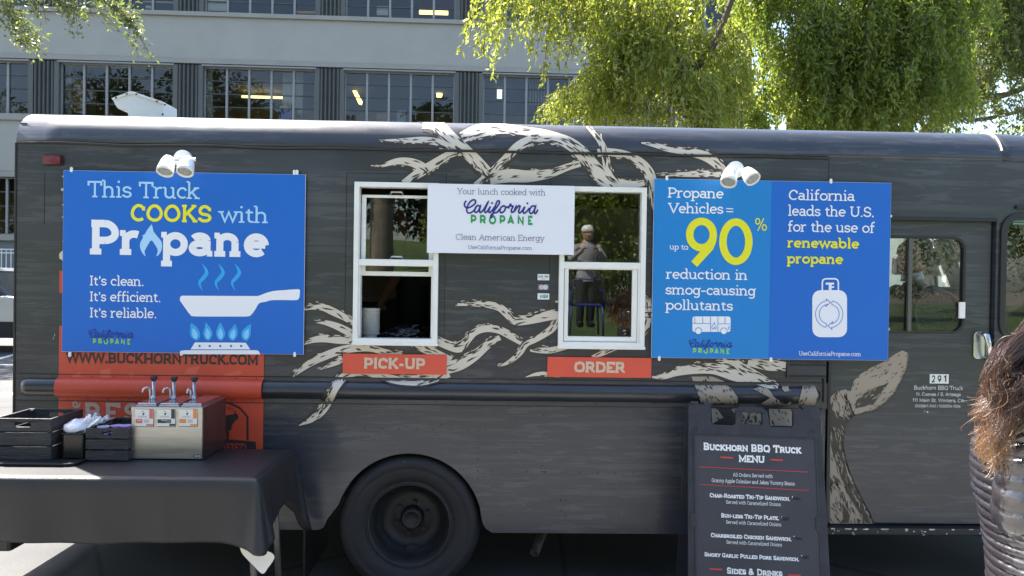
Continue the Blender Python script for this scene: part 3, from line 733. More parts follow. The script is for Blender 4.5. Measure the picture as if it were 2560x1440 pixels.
# card stickers
for y, kind in ((693, 'd'), (718, 'm'), (741, 'v')):
    x0, z0, x1, z1 = RR(1344, y - 8, 1373, y + 8)
    MB().box(x0 - .002, -.0012, z0 - .003, x1 + .002, 0, z1 + .002).build('sticker_backing', SEAM, truck)
    c = (.75, .77, .75) if kind != 'm' else (.10, .13, .16)
    st = MB().box(x0, -.002, z0, x1, -.0012, z1).build('card_sticker', mat('sticker_' + kind, c, .4), truck)
    P_ = side(-.002)
    if kind == 'v': letters('lettering', 'VISA', P_, 1348, y + 4.5, 1369, 9.5, mat('visa_teal', (.01, .16, .24), .5), st, w=.14, serif=False, slant=.25)
    if kind == 'd':
        letters('lettering', 'DISC  VER', P_, 1346.5, y + .5, 1371, 4.5, mat('ink_dark', (.05, .05, .05), .5), st, w=.12, serif=False)
        flat('band', [[(1362, y - 4), (1364, y - 4), (1364, y), (1362, y)], [(1353, y + 4), (1363, y + 4), (1363, y + 5), (1353, y + 5)]], P_, mat('disc_grey', (.3, .2, .15), .5), st)
    if kind == 'm':
        flat('ring_left', [[(1353.5 + 6.3 * math.cos(t * .4), y + 6.3 * math.sin(t * .4)) for t in range(16)]], P_, mat('mc_pink', (.62, .42, .5), .5), st)
        flat('ring_right', [[(1363.5 + 6.3 * math.cos(t * .4), y + 6.3 * math.sin(t * .4)) for t in range(16)]], P_, mat('mc_grey', (.6, .58, .62), .5), st, d=.0016)
# door lettering
PD = side(.022)
x0, z0, x1, z1 = RR(2324, 935, 2371, 959, .022)
for i in range(3):
    xa = x0 + (x1 - x0) / 3 * i; n_ = MB().box(xa + .0005, .0195, z0, xa + (x1 - x0) / 3 - .0005, .022, z1).build('number_tile', mat('tile_white', (.74, .74, .7), .5), door)
    letters('digit', '291'[i], side(.0195), 2328 + i * 15.6, 956, 2337.5 + i * 15.6 - (3 if i == 2 else 0), 18, SEAM, n_, w=.13, serif=False, d=.0005)
DW = mat('door_white', (.66, .66, .64), .5)
for s, a in (('Buckhorn BBQ Truck', (2285, 974, 2407, 10.5)), ('N. Cuevas / S. Arteaga', (2291, 989, 2401, 8.5)), ('111 Main St. Winters, CA', (2281, 1004.5, 2409, 9)), ('(530)867-3142 / (530)554-5506', (2288, 1018, 2401, 7))):
    letters('lettering', s, PD, a[0], a[1], a[2], a[3], DW, door, w=.085, serif=False, d=.001)
b = MB(); 
for px, py, r in ((2319, 1030, .004), (2312, 1028, .002)): u, v = TS(px, py, .02); b.lathe((u, .022, v), (0, -1, 0), [(r, 0), (r, .001)], 8)
b.build('paint_chip', DW, door)['kind'] = 'stuff'
# ------------------------------------------------------------------ wrap artwork that follows the skin (antlers, deer, red panel)
LAY = [0]
art = random.Random(11)
def strip(b, pts, k=1., e=.002, n=5, cross=7, off=0.):
    sp = spline(pts, n); P = []
    for i, (x, y, wd) in enumerate(sp):
        a = sp[max(0, i - 1)]; c = sp[min(len(sp) - 1, i + 1)]; dx, dy = c[0] - a[0], c[1] - a[1]; l = math.hypot(dx, dy) or 1
        nx, ny = -dy / l, dx / l
        if ny > 0: nx, ny = -nx, -ny      # towards the top of the picture
        row = []
        for j in range(cross):
            t = -1 + 2 * j / (cross - 1); h = wd / 2 * k * t + off * wd * .5
            row.append(onS(x + nx * h, y + ny * h, e))
        P += row
    m = len(sp); fs = []
    for i in range(m - 1):
        for j in range(cross - 1):
            q = i * cross + j; fs.append((q, q + 1, q + cross + 1, q + cross))
    b.add(P, fs)
def lens(b, x, y, ang, L, wd, e):
    n = 4; up = []; dn = []; bend = art.uniform(-.12, .12) * L
    for i in range(n + 1):
        t = i / n; s = (t - .5) * L; h = wd / 2 * math.sin(math.pi * min(1, t * 1.15 + .06)) ** .7 if 0 < t < 1 else 0.
        c = bend * math.sin(math.pi * t)
        ca, sa = math.cos(ang), math.sin(ang)
        up.append((x + s * ca - (c + h) * sa, y + s * sa + (c + h) * ca)); dn.append((x + s * ca - (c - h) * sa, y + s * sa + (c - h) * ca))
    vs = [onS(*p, e) for p in up + dn]; fs = [(i, i + 1, n + 2 + i, n + 1 + i) for i in range(n)]
    b.add(vs, fs)
bd, bw = MB(), MB()      # halo, cream, dark marks, small cream shards
def antler(pts, zf, sc, dens=1., shade=1):
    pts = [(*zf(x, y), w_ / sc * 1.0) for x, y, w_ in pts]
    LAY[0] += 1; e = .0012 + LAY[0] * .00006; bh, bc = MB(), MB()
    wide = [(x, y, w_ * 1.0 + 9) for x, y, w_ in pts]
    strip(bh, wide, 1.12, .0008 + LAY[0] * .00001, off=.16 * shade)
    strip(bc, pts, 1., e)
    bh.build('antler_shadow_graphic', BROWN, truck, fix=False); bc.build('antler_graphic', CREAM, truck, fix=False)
    sp = spline(pts, 10); L = sum(math.hypot(sp[i + 1][0] - sp[i][0], sp[i + 1][1] - sp[i][1]) for i in range(len(sp) - 1))
    N = int(L / 10.5 * dens)
    for q in range(N):
        i = art.randrange(1, len(sp) - 1); x, y, wd = sp[i]; a = sp[i - 1]; c = sp[i + 1]
        ang = math.atan2(c[1] - a[1], c[0] - a[0]); nx, ny = -math.sin(ang), math.cos(ang)
        if ny > 0: nx, ny = -nx, -ny
        t = art.random() ** .6 * 1.02 if art.random() < .66 else -art.random() * .9
        t *= shade
        h = wd / 2 * t
        edge = abs(t) > .75
        lens(bd, x + nx * h, y + ny * h, ang + art.gauss(0, .12), art.uniform(10, 30) * min(1.2, .45 + wd / 26), art.uniform(1.8, 4.2) * (1.35 if edge else 1) * min(1.15, .4 + wd / 24), e + .0005 + art.random() * .0001)
    for q in range(int(L / 26 * dens)):
        i = art.randrange(1, len(sp) - 1); x, y, wd = sp[i]; a = sp[i - 1]; c = sp[i + 1]
        ang = math.atan2(c[1] - a[1], c[0] - a[0]); nx, ny = -math.sin(ang), math.cos(ang)
        if ny > 0: nx, ny = -nx, -ny
        h = (wd / 2 + art.uniform(1, 4)) * shade
        lens(bw, x + nx * h, y + ny * h, ang + art.gauss(0, .15), art.uniform(7, 16), art.uniform(1.6, 3), e + .0003)
zt = lambda x, y: (900 + x / 2.56, 280 + y / 2.56)
zm = lambda x, y: (700 + x / 4, 720 + y / 4)
zr = lambda x, y: (1120 + x / 4.414, 720 + y / 4.414)
z6 = lambda x, y: (1660 + x / 2.482, 860 + y / 2.482)
ID = lambda x, y: (x, y)
# top set
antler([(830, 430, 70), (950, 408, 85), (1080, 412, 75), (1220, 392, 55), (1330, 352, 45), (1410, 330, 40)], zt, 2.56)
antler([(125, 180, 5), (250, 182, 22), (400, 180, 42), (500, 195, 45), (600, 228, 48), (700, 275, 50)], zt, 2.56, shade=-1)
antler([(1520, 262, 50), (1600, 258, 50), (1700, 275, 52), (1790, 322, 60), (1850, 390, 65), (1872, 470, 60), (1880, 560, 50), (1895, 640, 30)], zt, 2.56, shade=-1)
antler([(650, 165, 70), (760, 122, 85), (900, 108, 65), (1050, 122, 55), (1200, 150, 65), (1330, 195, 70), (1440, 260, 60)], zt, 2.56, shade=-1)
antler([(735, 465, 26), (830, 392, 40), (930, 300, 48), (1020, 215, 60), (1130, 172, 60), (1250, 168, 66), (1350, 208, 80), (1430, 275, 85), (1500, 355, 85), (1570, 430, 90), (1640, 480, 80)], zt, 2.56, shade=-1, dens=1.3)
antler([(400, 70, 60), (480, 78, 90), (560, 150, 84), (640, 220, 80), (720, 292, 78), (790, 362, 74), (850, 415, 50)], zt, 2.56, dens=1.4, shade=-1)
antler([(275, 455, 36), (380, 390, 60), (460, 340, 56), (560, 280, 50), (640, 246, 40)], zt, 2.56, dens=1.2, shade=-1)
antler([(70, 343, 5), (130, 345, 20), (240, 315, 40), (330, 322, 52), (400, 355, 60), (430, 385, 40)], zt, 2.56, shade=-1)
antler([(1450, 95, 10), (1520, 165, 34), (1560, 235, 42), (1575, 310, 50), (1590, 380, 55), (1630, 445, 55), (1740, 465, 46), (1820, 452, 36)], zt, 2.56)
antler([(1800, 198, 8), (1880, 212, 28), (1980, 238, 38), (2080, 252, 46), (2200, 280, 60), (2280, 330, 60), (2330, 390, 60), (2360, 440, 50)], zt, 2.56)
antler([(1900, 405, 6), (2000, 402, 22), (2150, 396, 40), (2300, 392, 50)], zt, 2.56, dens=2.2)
# middle left
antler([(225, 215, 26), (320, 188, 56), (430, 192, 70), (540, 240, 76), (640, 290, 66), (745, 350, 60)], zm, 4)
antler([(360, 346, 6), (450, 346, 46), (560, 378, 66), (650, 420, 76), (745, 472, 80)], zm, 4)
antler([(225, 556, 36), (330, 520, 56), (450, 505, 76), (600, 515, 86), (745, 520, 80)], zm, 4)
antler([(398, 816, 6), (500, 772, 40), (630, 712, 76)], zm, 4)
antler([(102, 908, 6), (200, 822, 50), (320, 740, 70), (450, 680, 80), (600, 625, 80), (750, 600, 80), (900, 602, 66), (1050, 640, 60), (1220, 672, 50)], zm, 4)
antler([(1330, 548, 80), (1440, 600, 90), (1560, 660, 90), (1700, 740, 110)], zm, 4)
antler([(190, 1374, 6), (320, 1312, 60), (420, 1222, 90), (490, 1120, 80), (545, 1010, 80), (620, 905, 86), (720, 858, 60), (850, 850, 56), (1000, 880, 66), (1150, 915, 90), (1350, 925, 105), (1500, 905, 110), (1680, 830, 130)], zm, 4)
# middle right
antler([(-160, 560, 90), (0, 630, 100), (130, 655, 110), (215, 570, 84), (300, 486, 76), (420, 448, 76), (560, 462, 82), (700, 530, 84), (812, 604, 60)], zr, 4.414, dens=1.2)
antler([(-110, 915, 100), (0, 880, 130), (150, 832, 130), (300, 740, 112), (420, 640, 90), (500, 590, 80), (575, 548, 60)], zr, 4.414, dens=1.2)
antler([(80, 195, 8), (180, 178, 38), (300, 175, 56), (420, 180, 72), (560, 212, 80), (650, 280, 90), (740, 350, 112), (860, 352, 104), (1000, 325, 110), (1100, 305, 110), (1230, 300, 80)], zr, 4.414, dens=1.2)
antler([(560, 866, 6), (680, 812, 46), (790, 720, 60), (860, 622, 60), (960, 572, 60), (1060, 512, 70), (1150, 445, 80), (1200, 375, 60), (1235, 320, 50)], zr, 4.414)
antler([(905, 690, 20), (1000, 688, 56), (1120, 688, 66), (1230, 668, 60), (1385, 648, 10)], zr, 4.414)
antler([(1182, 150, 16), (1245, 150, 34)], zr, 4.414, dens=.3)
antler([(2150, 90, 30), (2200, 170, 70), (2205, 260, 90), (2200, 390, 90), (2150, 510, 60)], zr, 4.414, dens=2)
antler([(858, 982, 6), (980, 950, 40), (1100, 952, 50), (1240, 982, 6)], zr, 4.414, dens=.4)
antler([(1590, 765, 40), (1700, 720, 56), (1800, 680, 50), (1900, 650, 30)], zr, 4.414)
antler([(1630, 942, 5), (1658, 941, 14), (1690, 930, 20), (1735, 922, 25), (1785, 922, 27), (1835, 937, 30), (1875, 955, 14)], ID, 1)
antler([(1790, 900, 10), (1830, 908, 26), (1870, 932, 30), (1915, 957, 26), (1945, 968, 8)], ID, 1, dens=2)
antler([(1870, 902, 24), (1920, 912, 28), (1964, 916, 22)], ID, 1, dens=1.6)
bd.build('antler_engraving_marks', BROWN, truck, fix=False)['kind'] = 'stuff'
bw.build('antler_edge_flecks', CREAM, truck, fix=False)['kind'] = 'stuff'
def fill(b, poly, e, step=3.0, sub=12.0, fnp=None):
    """scan-fill a photo-px polygon onto the skin"""
    ys = [p[1] for p in poly]; y = min(ys); n = len(poly); fnp = fnp or onS
    while y < max(ys):
        ym = y + step / 2; xs = []
        for i in range(n):
            (x0, y0), (x1, y1) = poly[i], poly[(i + 1) % n]
            if (y0 <= ym) != (y1 <= ym):
                s = (x1 - x0) / (y1 - y0); s = max(-6, min(6, s)); xm_ = x0 + (x1 - x0) / (y1 - y0) * (ym - y0); xs.append((xm_, s))
        xs.sort()
        for (xa, sa), (xb, sb) in zip(xs[::2], xs[1::2]):
            h = step / 2; b.add([fnp(xa - sa * h, ym - h, e), fnp(xa + sa * h, ym + h, e), fnp(xb + sb * h, ym + h, e), fnp(xb - sb * h, ym - h, e)], [(0, 1, 2, 3)])
        y += step
def inside(p, poly):
    x, y = p; c = False
    for i in range(len(poly)):
        (x0, y0), (x1, y1) = poly[i], poly[(i + 1) % len(poly)]
        if (y0 > y) != (y1 > y) and x < (x1 - x0) * (y - y0) / (y1 - y0) + x0: c = not c
    return c
def fur(b, poly, N, angf, e, L=(6, 18), W=(1.2, 3)):
    xs = [p[0] for p in poly]; ys = [p[1] for p in poly]; k = 0; t = 0
    while k < N and t < N * 20:
        t += 1; p = (art.uniform(min(xs), max(xs)), art.uniform(min(ys), max(ys)))
        if inside(p, poly): lens(b, *p, angf(*p) + art.gauss(0, .18), art.uniform(*L), art.uniform(*W), e); k += 1
def fringe(b, poly, i0, i1, angf, e, step=4, L=(8, 16)):
    for i in range(i0, i1):
        (x0, y0), (x1, y1) = poly[i], poly[(i + 1) % len(poly)]; l = math.hypot(x1 - x0, y1 - y0)
        for k in range(int(l / step) + 1):
            t = k * step / l if l else 0; lens(b, x0 + (x1 - x0) * t, y0 + (y1 - y0) * t, angf(0, 0) + art.gauss(0, .2), art.uniform(*L), art.uniform(2.5, 4.5), e)
zd = lambda x, y: (1700 + x / 3.063, 880 + y / 3.063)
ear = [zd(*p) for p in [(1700, -12), (1740, 5), (1752, 40), (1735, 130), (1690, 230), (1640, 320), (1560, 400), (1480, 450), (1400, 470), (1330, 485), (1290, 500), (1250, 440), (1270, 360), (1310, 290), (1330, 220), (1380, 170), (1460, 120), (1560, 75), (1640, 20)]]
ear_in = [zd(*p) for p in [(1340, 430), (1350, 370), (1440, 290), (1560, 250), (1600, 230), (1540, 320), (1480, 400), (1400, 420)]]
neck = [zd(*p) for p in [(1092, 460), (1130, 420), (1140, 360), (1190, 305), (1270, 285), (1300, 300), (1300, 400), (1330, 480), (1285, 520), (1258, 600), (1245, 700), (1262, 800), (1295, 920), (1345, 1030), (1400, 1140), (1450, 1230), (1480, 1310), (1112, 1310), (1092, 700)]]
dark = [[zd(*p) for p in q] for q in ([(1150, 420), (1200, 480), (1250, 500), (1300, 480), (1270, 560), (1245, 680), (1250, 800), (1285, 950), (1345, 1060), (1440, 1250), (1460, 1310), (1420, 1305), (1300, 1120), (1230, 960), (1170, 780), (1130, 620)], [(1100, 900), (1150, 960), (1180, 1000), (1140, 1060), (1105, 1020)], [(1240, 1150), (1300, 1250), (1290, 1310), (1250, 1310)])]
be, bf, bg_ = MB(), MB(), MB()
PN = side(.022)
def onD(px, py, e): return PN.hit(px, py) + Vector((0, -e, 0))
_onS = onS
def onS(px, py, e=.002):                 # the door part lies a little deeper
    return onD(max(px, 2075), py, e)
fill(be, ear, .001); fill(be, neck, .0012)
down = lambda x, y: 1.25; earA = lambda x, y: -.75
fill(bf, ear_in, .0018)
for q in dark: fill(bf, q, .0018)
fur(bf, neck, 210, down, .0024, (8, 26), (1.5, 4)); fur(bf, ear, 60, earA, .0024, (5, 16), (1.2, 2.6))
fringe(bf, ear, 2, 10, lambda x, y: .6, .0022, 5, (6, 12)); fringe(bf, neck, 6, 16, lambda x, y: 1.1, .0022, 5, (10, 22))
for q in dark[:1]: fur(bg_, q, 46, down, .0030, (9, 30), (1.2, 3.2))
fur(bg_, ear_in, 18, earA, .003, (8, 22), (1.5, 3.5))
be.build('deer_graphic', TAN, door, fix=False); bf.build('deer_fur_marks', BROWN, door, fix=False)['kind'] = 'stuff'; bg_.build('deer_fur_highlights', TAN, door, fix=False)['kind'] = 'stuff'
# face pieces left of the door
onS = _onS
P1 = [zd(*p) for p in [(88, 188), (250, 190), (340, 225), (400, 290), (440, 345), (442, 400), (432, 545), (245, 545), (240, 420), (165, 400), (125, 290)]]
P2 = [zd(*p) for p in [(565, 285), (640, 252), (690, 300), (720, 345), (800, 400), (845, 385), (890, 410), (1000, 420), (1010, 560), (690, 565), (680, 425), (620, 395), (690, 350)]]
P3 = [zd(*p) for p in [(945, 238), (1025, 242), (1062, 335), (1030, 408), (905, 395), (930, 300)]]
P4 = [zd(*p) for p in [(475, 460), (640, 460), (640, 560), (475, 560)]]
P5 = [zd(*p) for p in [(1060, 440), (1086, 440), (1090, 1310), (1075, 1310)]]
P6 = [zd(*p) for p in [(785, 250), (830, 262), (835, 300), (800, 305), (780, 280)]]
b1, b2 = MB(), MB()
for i, p in enumerate((P1, P2, P3, P4, P5, P6)): fill(b1, p, .0011)
for p, n_, a_ in ((P1, 46, .9), (P2, 44, 1.2), (P3, 12, 2.2), (P4, 26, 1.9), (P5, 20, 1.3)): fur(b2, p, n_, lambda x, y: a_, .0019, (6, 18), (2, 4.5))
fill(b2, [zd(*p) for p in [(260, 400), (330, 385), (420, 470), (432, 548), (250, 548), (330, 500)]], .0017)
b1.build('deer_face_graphic', TAN, truck, fix=False); b2.build('deer_face_marks', BROWN, truck, fix=False)['kind'] = 'stuff'
lens_ = MB(); strip(lens_, [(2072, 915, 3), (2080, 935, 4), (2079, 958, 4), (2070, 980, 3)], 1, .0015)
# red panel
b = MB(); fill(b, [(148, 815), (660, 815), (660, 1180), (145, 1180)], .0006, 2.2)
# bulging over the rail needs x steps too, so lay it as a grid
b = MB(); gx, gy = 12, 150; vs = []; 
xa_, xb_ = TS(148, 960)[0], TS(660, 960)[0]; za_, zb_ = TS(300, 816)[1], TS(300, 1260)[1]
for j in range(gy + 1):
    z = za_ + (zb_ - za_) * j / gy
    for i in range(gx + 1):
        x = xa_ + (xb_ - xa_) * i / gx; y = surfY(z, x); vs.append((x, y - (.011 if abs(z - ZR) < HR else .0042), z))
b.add(vs, [(j * (gx + 1) + i, (j + 1) * (gx + 1) + i, (j + 1) * (gx + 1) + i + 1, j * (gx + 1) + i + 1) for j in range(gy) for i in range(gx)])
red = b.build('red_panel_graphic', RED, truck, fix=False)
q = RR(149, 677, 190, 733); MB().box(q[0], -.001, q[1], q[2], 0, q[3]).build('red_tab_graphic', RED, truck)
for z in (zu, zl): MB().box(xa_, -.006, z - .0015, xb_, -.0044, z + .0015).build('panel_joint', SEAM, red)
PR_ = side(-.0045)
INK = mat('ink_brown', (.03, .02, .018), .5); BEI = mat('ink_beige', (.45, .33, .26), .5)
letters('lettering', 'WWW.BUCKHORNTRUCK.COM', PR_, 165, 907, 645, 27, INK, red, w=.145, oct_=True, track=.015, sw=.015)
letters('lettering', 'BEST', PR_, 213, 1052, 402, 46, BEI, red, w=.15, track=.14, sw=.05)
lines('lettering', [[(201, 1007), (198, 1016), (190, 1019), (184, 1014), (184, 1007), (190, 1005), (193, 1008), (193, 1018)]], 4, PR_, BEI, red)
# badge with bull
bp_ = [[(516, 1015 + 0), (520, 1008), (545, 1003), (575, 1008), (600, 1020), (619, 1042), (619, 1100)]]
lines('badge_frame', bp_, 5, PR_, INK, red)
bull = [(516, 1040), (528, 1038), (545, 1041), (560, 1041), (574, 1036), (583, 1036), (588, 1032), (595, 1036), (597, 1046), (591, 1050), (586, 1055), (580, 1062), (579, 1074), (573, 1076), (572, 1098), (566, 1098), (564, 1078), (556, 1076), (553, 1098), (547, 1098), (546, 1074), (530, 1072), (520, 1080), (518, 1098), (512, 1098), (511, 1060)]
flat('bull_graphic', [bull], PR_, INK, red)
flat('banner_graphic', [[(490, 1104), (560, 1097), (640, 1104), (640, 1140), (490, 1140)]], PR_, INK, red)
letters('lettering', 'CERTIFIED', side(-.0056), 500, 1128, 616, 20, mat('ink_red', (.5, .06, .04), .5), red, w=.09, d=.0008)
for i, (c, x, y, r) in enumerate((('S', 522, 1024, 0), ('I', 531, 1021, 0), ('N', 536, 1020, 0), ('C', 545, 1019.5, 0), ('E', 553, 1020, 0), ('1', 562, 1024, 0), ('9', 569, 1026.5, 0), ('7', 577, 1030, 0), ('8', 584.5, 1034, 0))):
    letters('lettering', c, PR_, x, y, x + (3 if c in '1I' else 6), 10, INK, red, w=.08)
# ghosted tools in the print
flat('faint_graphic', [[(470, 900 + 20), (500, 915), (490, 945 - 10), (460, 935)], [(250, 925), (275, 921), (278, 945), (252, 948)], [(330, 930), (350, 960), (342, 965), (322, 935)], [(560, 935), (600, 925), (606, 934), (566, 944)], [(180, 940), (200, 930), (205, 955), (186, 958)]], PR_, mat('red_pale', (.62, .11, .06), .42), red, d=.0004)
# white flecks of the hidden lettering left of the poster, scratches
b = MB()
for px, py, r in ((157, 441, 1.5), (156, 474, 3), (157, 512, 1.5), (157, 543, 1.5), (158, 603, 1.2)): fill(b, [(px - r, py - r), (px + 5, py - r), (px + 5, py + r), (px - r, py + r)], .001)
fill(b, [(150, 632), (156, 627), (166, 627), (166, 651), (156, 651), (149, 646), (148, 638)], .001)
for px, py in ((136, 838), (133, 846)): lens(b, px, py, 1.9, 9, 1.3, .001)
rs = random.Random(5)
for _ in range(34): lens(b, rs.uniform(100, 2040), rs.uniform(1100, 1320), rs.uniform(0, 3), rs.uniform(1, 3), .9, .001)
b.build('pale_flecks', CREAM, truck, fix=False)['kind'] = 'stuff'
# ------------------------------------------------------------------ posters hung on the truck
B1 = mat('poster_blue', lin((4, 98, 190)), .5, var=.02, vscale=2)
B2 = mat('poster_light_blue', lin((10, 124, 196)), .5)
W1 = mat('print_white', (.80, .80, .84), .5); W2 = mat('print_pale_blue', lin((165, 208, 240)), .5)
YEL = mat('print_yellow', lin((228, 222, 30)), .5); NAVY = mat('print_navy', lin((38, 42, 130)), .5); NAV2 = mat('print_navy_on_blue', lin((16, 48, 140)), .5)
GRN = mat('print_green', lin((40, 150, 90)), .5); LIM = mat('print_lime', lin((140, 205, 70)), .5); CY1 = mat('print_cyan', lin((45, 160, 225)), .5); CY2 = mat('print_cyan_pale', lin((125, 200, 240)), .5)
GREYN = mat('print_grey_navy', lin((95, 95, 135)), .5)
EDGE = mat('board_edge', (.75, .75, .75), .6)
def poster(name, label, px, Y, m, th=.006):
    (x0, z1), (x1, z0) = TS(px[0], px[1], Y), TS(px[2], px[3], Y)
    p = thing(name, label, 'poster', ((x0 + x1) / 2, Y, z0))
    MB().box(x0, Y, z0, x1, Y + th, z1).build('board', m, p)
    MB().box(x0 - .001, Y + .001, z0 - .001, x1 + .001, Y + th + .001, z1 + .0012).build('board_core', EDGE, p)
    return p
def tie(px, py, p, Y=-.02, w_=.012, up=1):
    u, v = TS(px, py, Y); b = MB().plate([rrect(u - w_ / 2, v - .012, u + w_ / 2, v + .012, .0058)], sfn(Y), -.003, .004); b.build('mounting_tab', WPLAST, p, bevel=.001)
# logo traced in zoomed px (region 1050,450 x6.4) then re-used
SCRIPT = [[(745, 335), (718, 375), (722, 425), (765, 450), (830, 425), (885, 380), (893, 340), (865, 320), (820, 340), (775, 400), (752, 475), (768, 525), (815, 528), (868, 490), (900, 440)],
 [(965, 425), (925, 412), (890, 450), (880, 505), (910, 522), (945, 480), (972, 415), (955, 490), (970, 525), (1010, 490), (1045, 440)],
 [(1045, 440), (1095, 350), (1065, 420), (1035, 495), (1055, 525), (1090, 490), (1130, 425)],
 [(1130, 425), (1105, 490), (1115, 525), (1150, 500), (1200, 430)],
 [(1170, 520), (1230, 440), (1272, 375), (1268, 338), (1235, 350), (1205, 430), (1170, 540), (1150, 600), (1132, 600), (1145, 560), (1190, 530), (1235, 520), (1275, 470)],
 [(1340, 420), (1300, 440), (1280, 495), (1305, 528), (1350, 500), (1372, 440), (1345, 415), (1390, 440), (1420, 425)],
 [(1415, 460), (1450, 390), (1462, 420), (1490, 425), (1465, 480), (1470, 522), (1500, 510)],
 [(1500, 520), (1540, 420), (1512, 500), (1570, 425), (1602, 425), (1580, 500), (1595, 532), (1640, 490), (1675, 430)],
 [(1680, 430), (1652, 500), (1668, 535), (1715, 500), (1750, 450)],
 [(1850, 430), (1805, 418), (1765, 455), (1752, 515), (1780, 540), (1820, 500), (1852, 420), (1828, 500), (1845, 542), (1888, 480)]]
DOTS = [(1155, 372), (1718, 378)]
def logo(P_, parent, px, py, width, navy, green, wk=1.):
    s = width / (1888 - 715); t0 = px - 715 * s
    tf = lambda x, y: (t0 + x * s, py + (y - 320) * s)
    lines('script_lettering', [spline(q, 4) for q in SCRIPT], 27 * s * wk, P_, navy, parent, tf=tf)
    flat('script_dots', [[(x + 17 * math.cos(a), y + 17 * math.sin(a)) for a in [k * .6283 for k in range(10)]] and [tf(x + 17 * math.cos(k * .6283), y + 17 * math.sin(k * .6283)) for k in range(10)] for x, y in DOTS], P_, navy, parent, d=.0016)
    xs = [(815, 905), (960, 1055), (1103, 1222), (1275, 1368), (1398, 1508), (1562, 1660), (1728, 1800)]
    for c, (a, b_) in zip('PROPANE', xs):
        A = tf(a, 716 + (a - 1300) * .016); Bp = tf(b_, 0); letters('letter', c, P_, A[0], A[1], Bp[0], 152 * s, green, parent, w=.17, serif=False)
# left poster
P5Y = -.02; PL = side(P5Y)
left = poster('poster_board', 'blue poster with a frying pan over gas flames, left of the pick-up window', (159, 426, 758, 886), P5Y, B1)
LT = lambda s, x0, y, x1, cap, m, w_, **k: letters('lettering', s, PL, x0, y, x1, cap, m, left, w=w_, **k)
LT('This Truck', 219, 493, 500, 41, W2, .085); LT('COOKS', 327, 553.5, 529, 44, YEL, .125, sw=.035, track=.03); LT('with', 545, 556, 670, 40, W2, .085)
LT('Pr', 225, 636, 348, 87, W1, .15, sw=.04, track=.05); LT('pane', 403, 639.5, 672, 84, W1, .15, sw=.04, track=.07)
LT("It's clean.", 225, 713.5, 359, 24.5, W1, .09); LT("It's efficient.", 225, 753, 401, 24.5, W1, .09); LT("It's reliable.", 225, 793.5, 391, 24.5, W1, .09)
z5 = lambda x, y: (120 + x / 2.571, 360 + y / 2.571)
fl = spline([(668, 515), (640, 550), (622, 580), (606, 588), (612, 600), (596, 630), (592, 660), (604, 695), (628, 722), (622, 690), (640, 655), (664, 620), (690, 650), (706, 685), (698, 722), (722, 700), (734, 665), (728, 625), (700, 590), (678, 560)], 4)
flat('flame_o', [[z5(*p) for p in fl]], PL, W2, left)
flat('frying_pan', [[z5(*p) for p in spline([(850, 985), (862, 976), (900, 975), (1300, 977), (1355, 975), (1400, 958), (1450, 945), (1530, 938), (1605, 933), (1619, 940), (1619, 965), (1612, 995), (1590, 1004), (1520, 1003), (1440, 1004), (1400, 1014), (1358, 1024), (1335, 1060), (1310, 1094), (1285, 1108), (1200, 1109), (950, 1108), (915, 1096), (885, 1058), (848, 1005)], 3)]], PL, W1, left)
for i in range(3):
    dx = 105 * i; c = [(990 + dx, 770, 2), (1012 + dx, 800, 16), (1020 + dx, 830, 24), (1000 + dx, 860, 26), (975 + dx, 890, 18), (982 + dx, 920, 10), (996 + dx, 944, 1)]
    sp = spline(c, 5); b = MB()
    for q in ribbon([z5(x, y) for x, y, w_ in sp], [w_ / 2.571 for x, y, w_ in sp]): b.add([PL.xyz(*PL.uv(x, y), .0012) for x, y in q], [(0, 3, 2, 1)])
    b.build('steam_curl', CY1, left, fix=False)
for cx, tx in ((945, 918), (1028, 1015), (1110, 1108), (1190, 1203), (1275, 1306)):
    o = [(tx, 1145), (cx + 22, 1190), (cx + 30, 1225), (cx + 12, 1258), (cx, 1263), (cx - 18, 1250), (cx - 30, 1215), (cx - 20, 1180)]
    if tx > cx + 5: o = [(tx, 1155), (cx + 30, 1200), (cx + 26, 1235), (cx + 8, 1260), (cx - 8, 1263), (cx - 30, 1240), (cx - 28, 1205), (cx - 5, 1180)]
    if tx < cx - 15: o = [(tx, 1150), (cx + 8, 1172), (cx + 30, 1205), (cx + 32, 1240), (cx + 14, 1262), (cx - 4, 1258), (cx - 28, 1235), (cx - 32, 1200)]
    flat('burner_flame', [[z5(*p) for p in spline(o + [o[0]], 3)[:-1]]], PL, CY1, left)
    i_ = [(cx + (x - cx) * .55, 1225 + (y - 1225) * .62 + 4) for x, y in o]
    flat('flame_core', [[z5(*p) for p in spline(i_ + [i_[0]], 3)[:-1]]], PL, CY2, left, d=.0018)
flat('burner', [[z5(*p) for p in [(945, 1275), (1272, 1277), (1300, 1320), (917, 1320)]], [z5(*p) for p in [(853, 1351), (856, 1336), (866, 1327), (880, 1325), (1340, 1325), (1356, 1332), (1364, 1352)]]], PL, W1, left)
flat('burner_dots', [[(z5(x, 1298)[0] + 2.9 * math.cos(k * .63), z5(x, 1298)[1] + 2.9 * math.sin(k * .63)) for k in range(10)] for x in (975, 1040, 1108, 1177, 1242)], PL, B1, left, d=.0018)
logo(PL, left, 223, 823.5, 111, NAV2, LIM)
for x, y in ((179, 424), (736, 431), (743, 431), (175, 886), (454, 883), (737, 886)): tie(x, y, left)
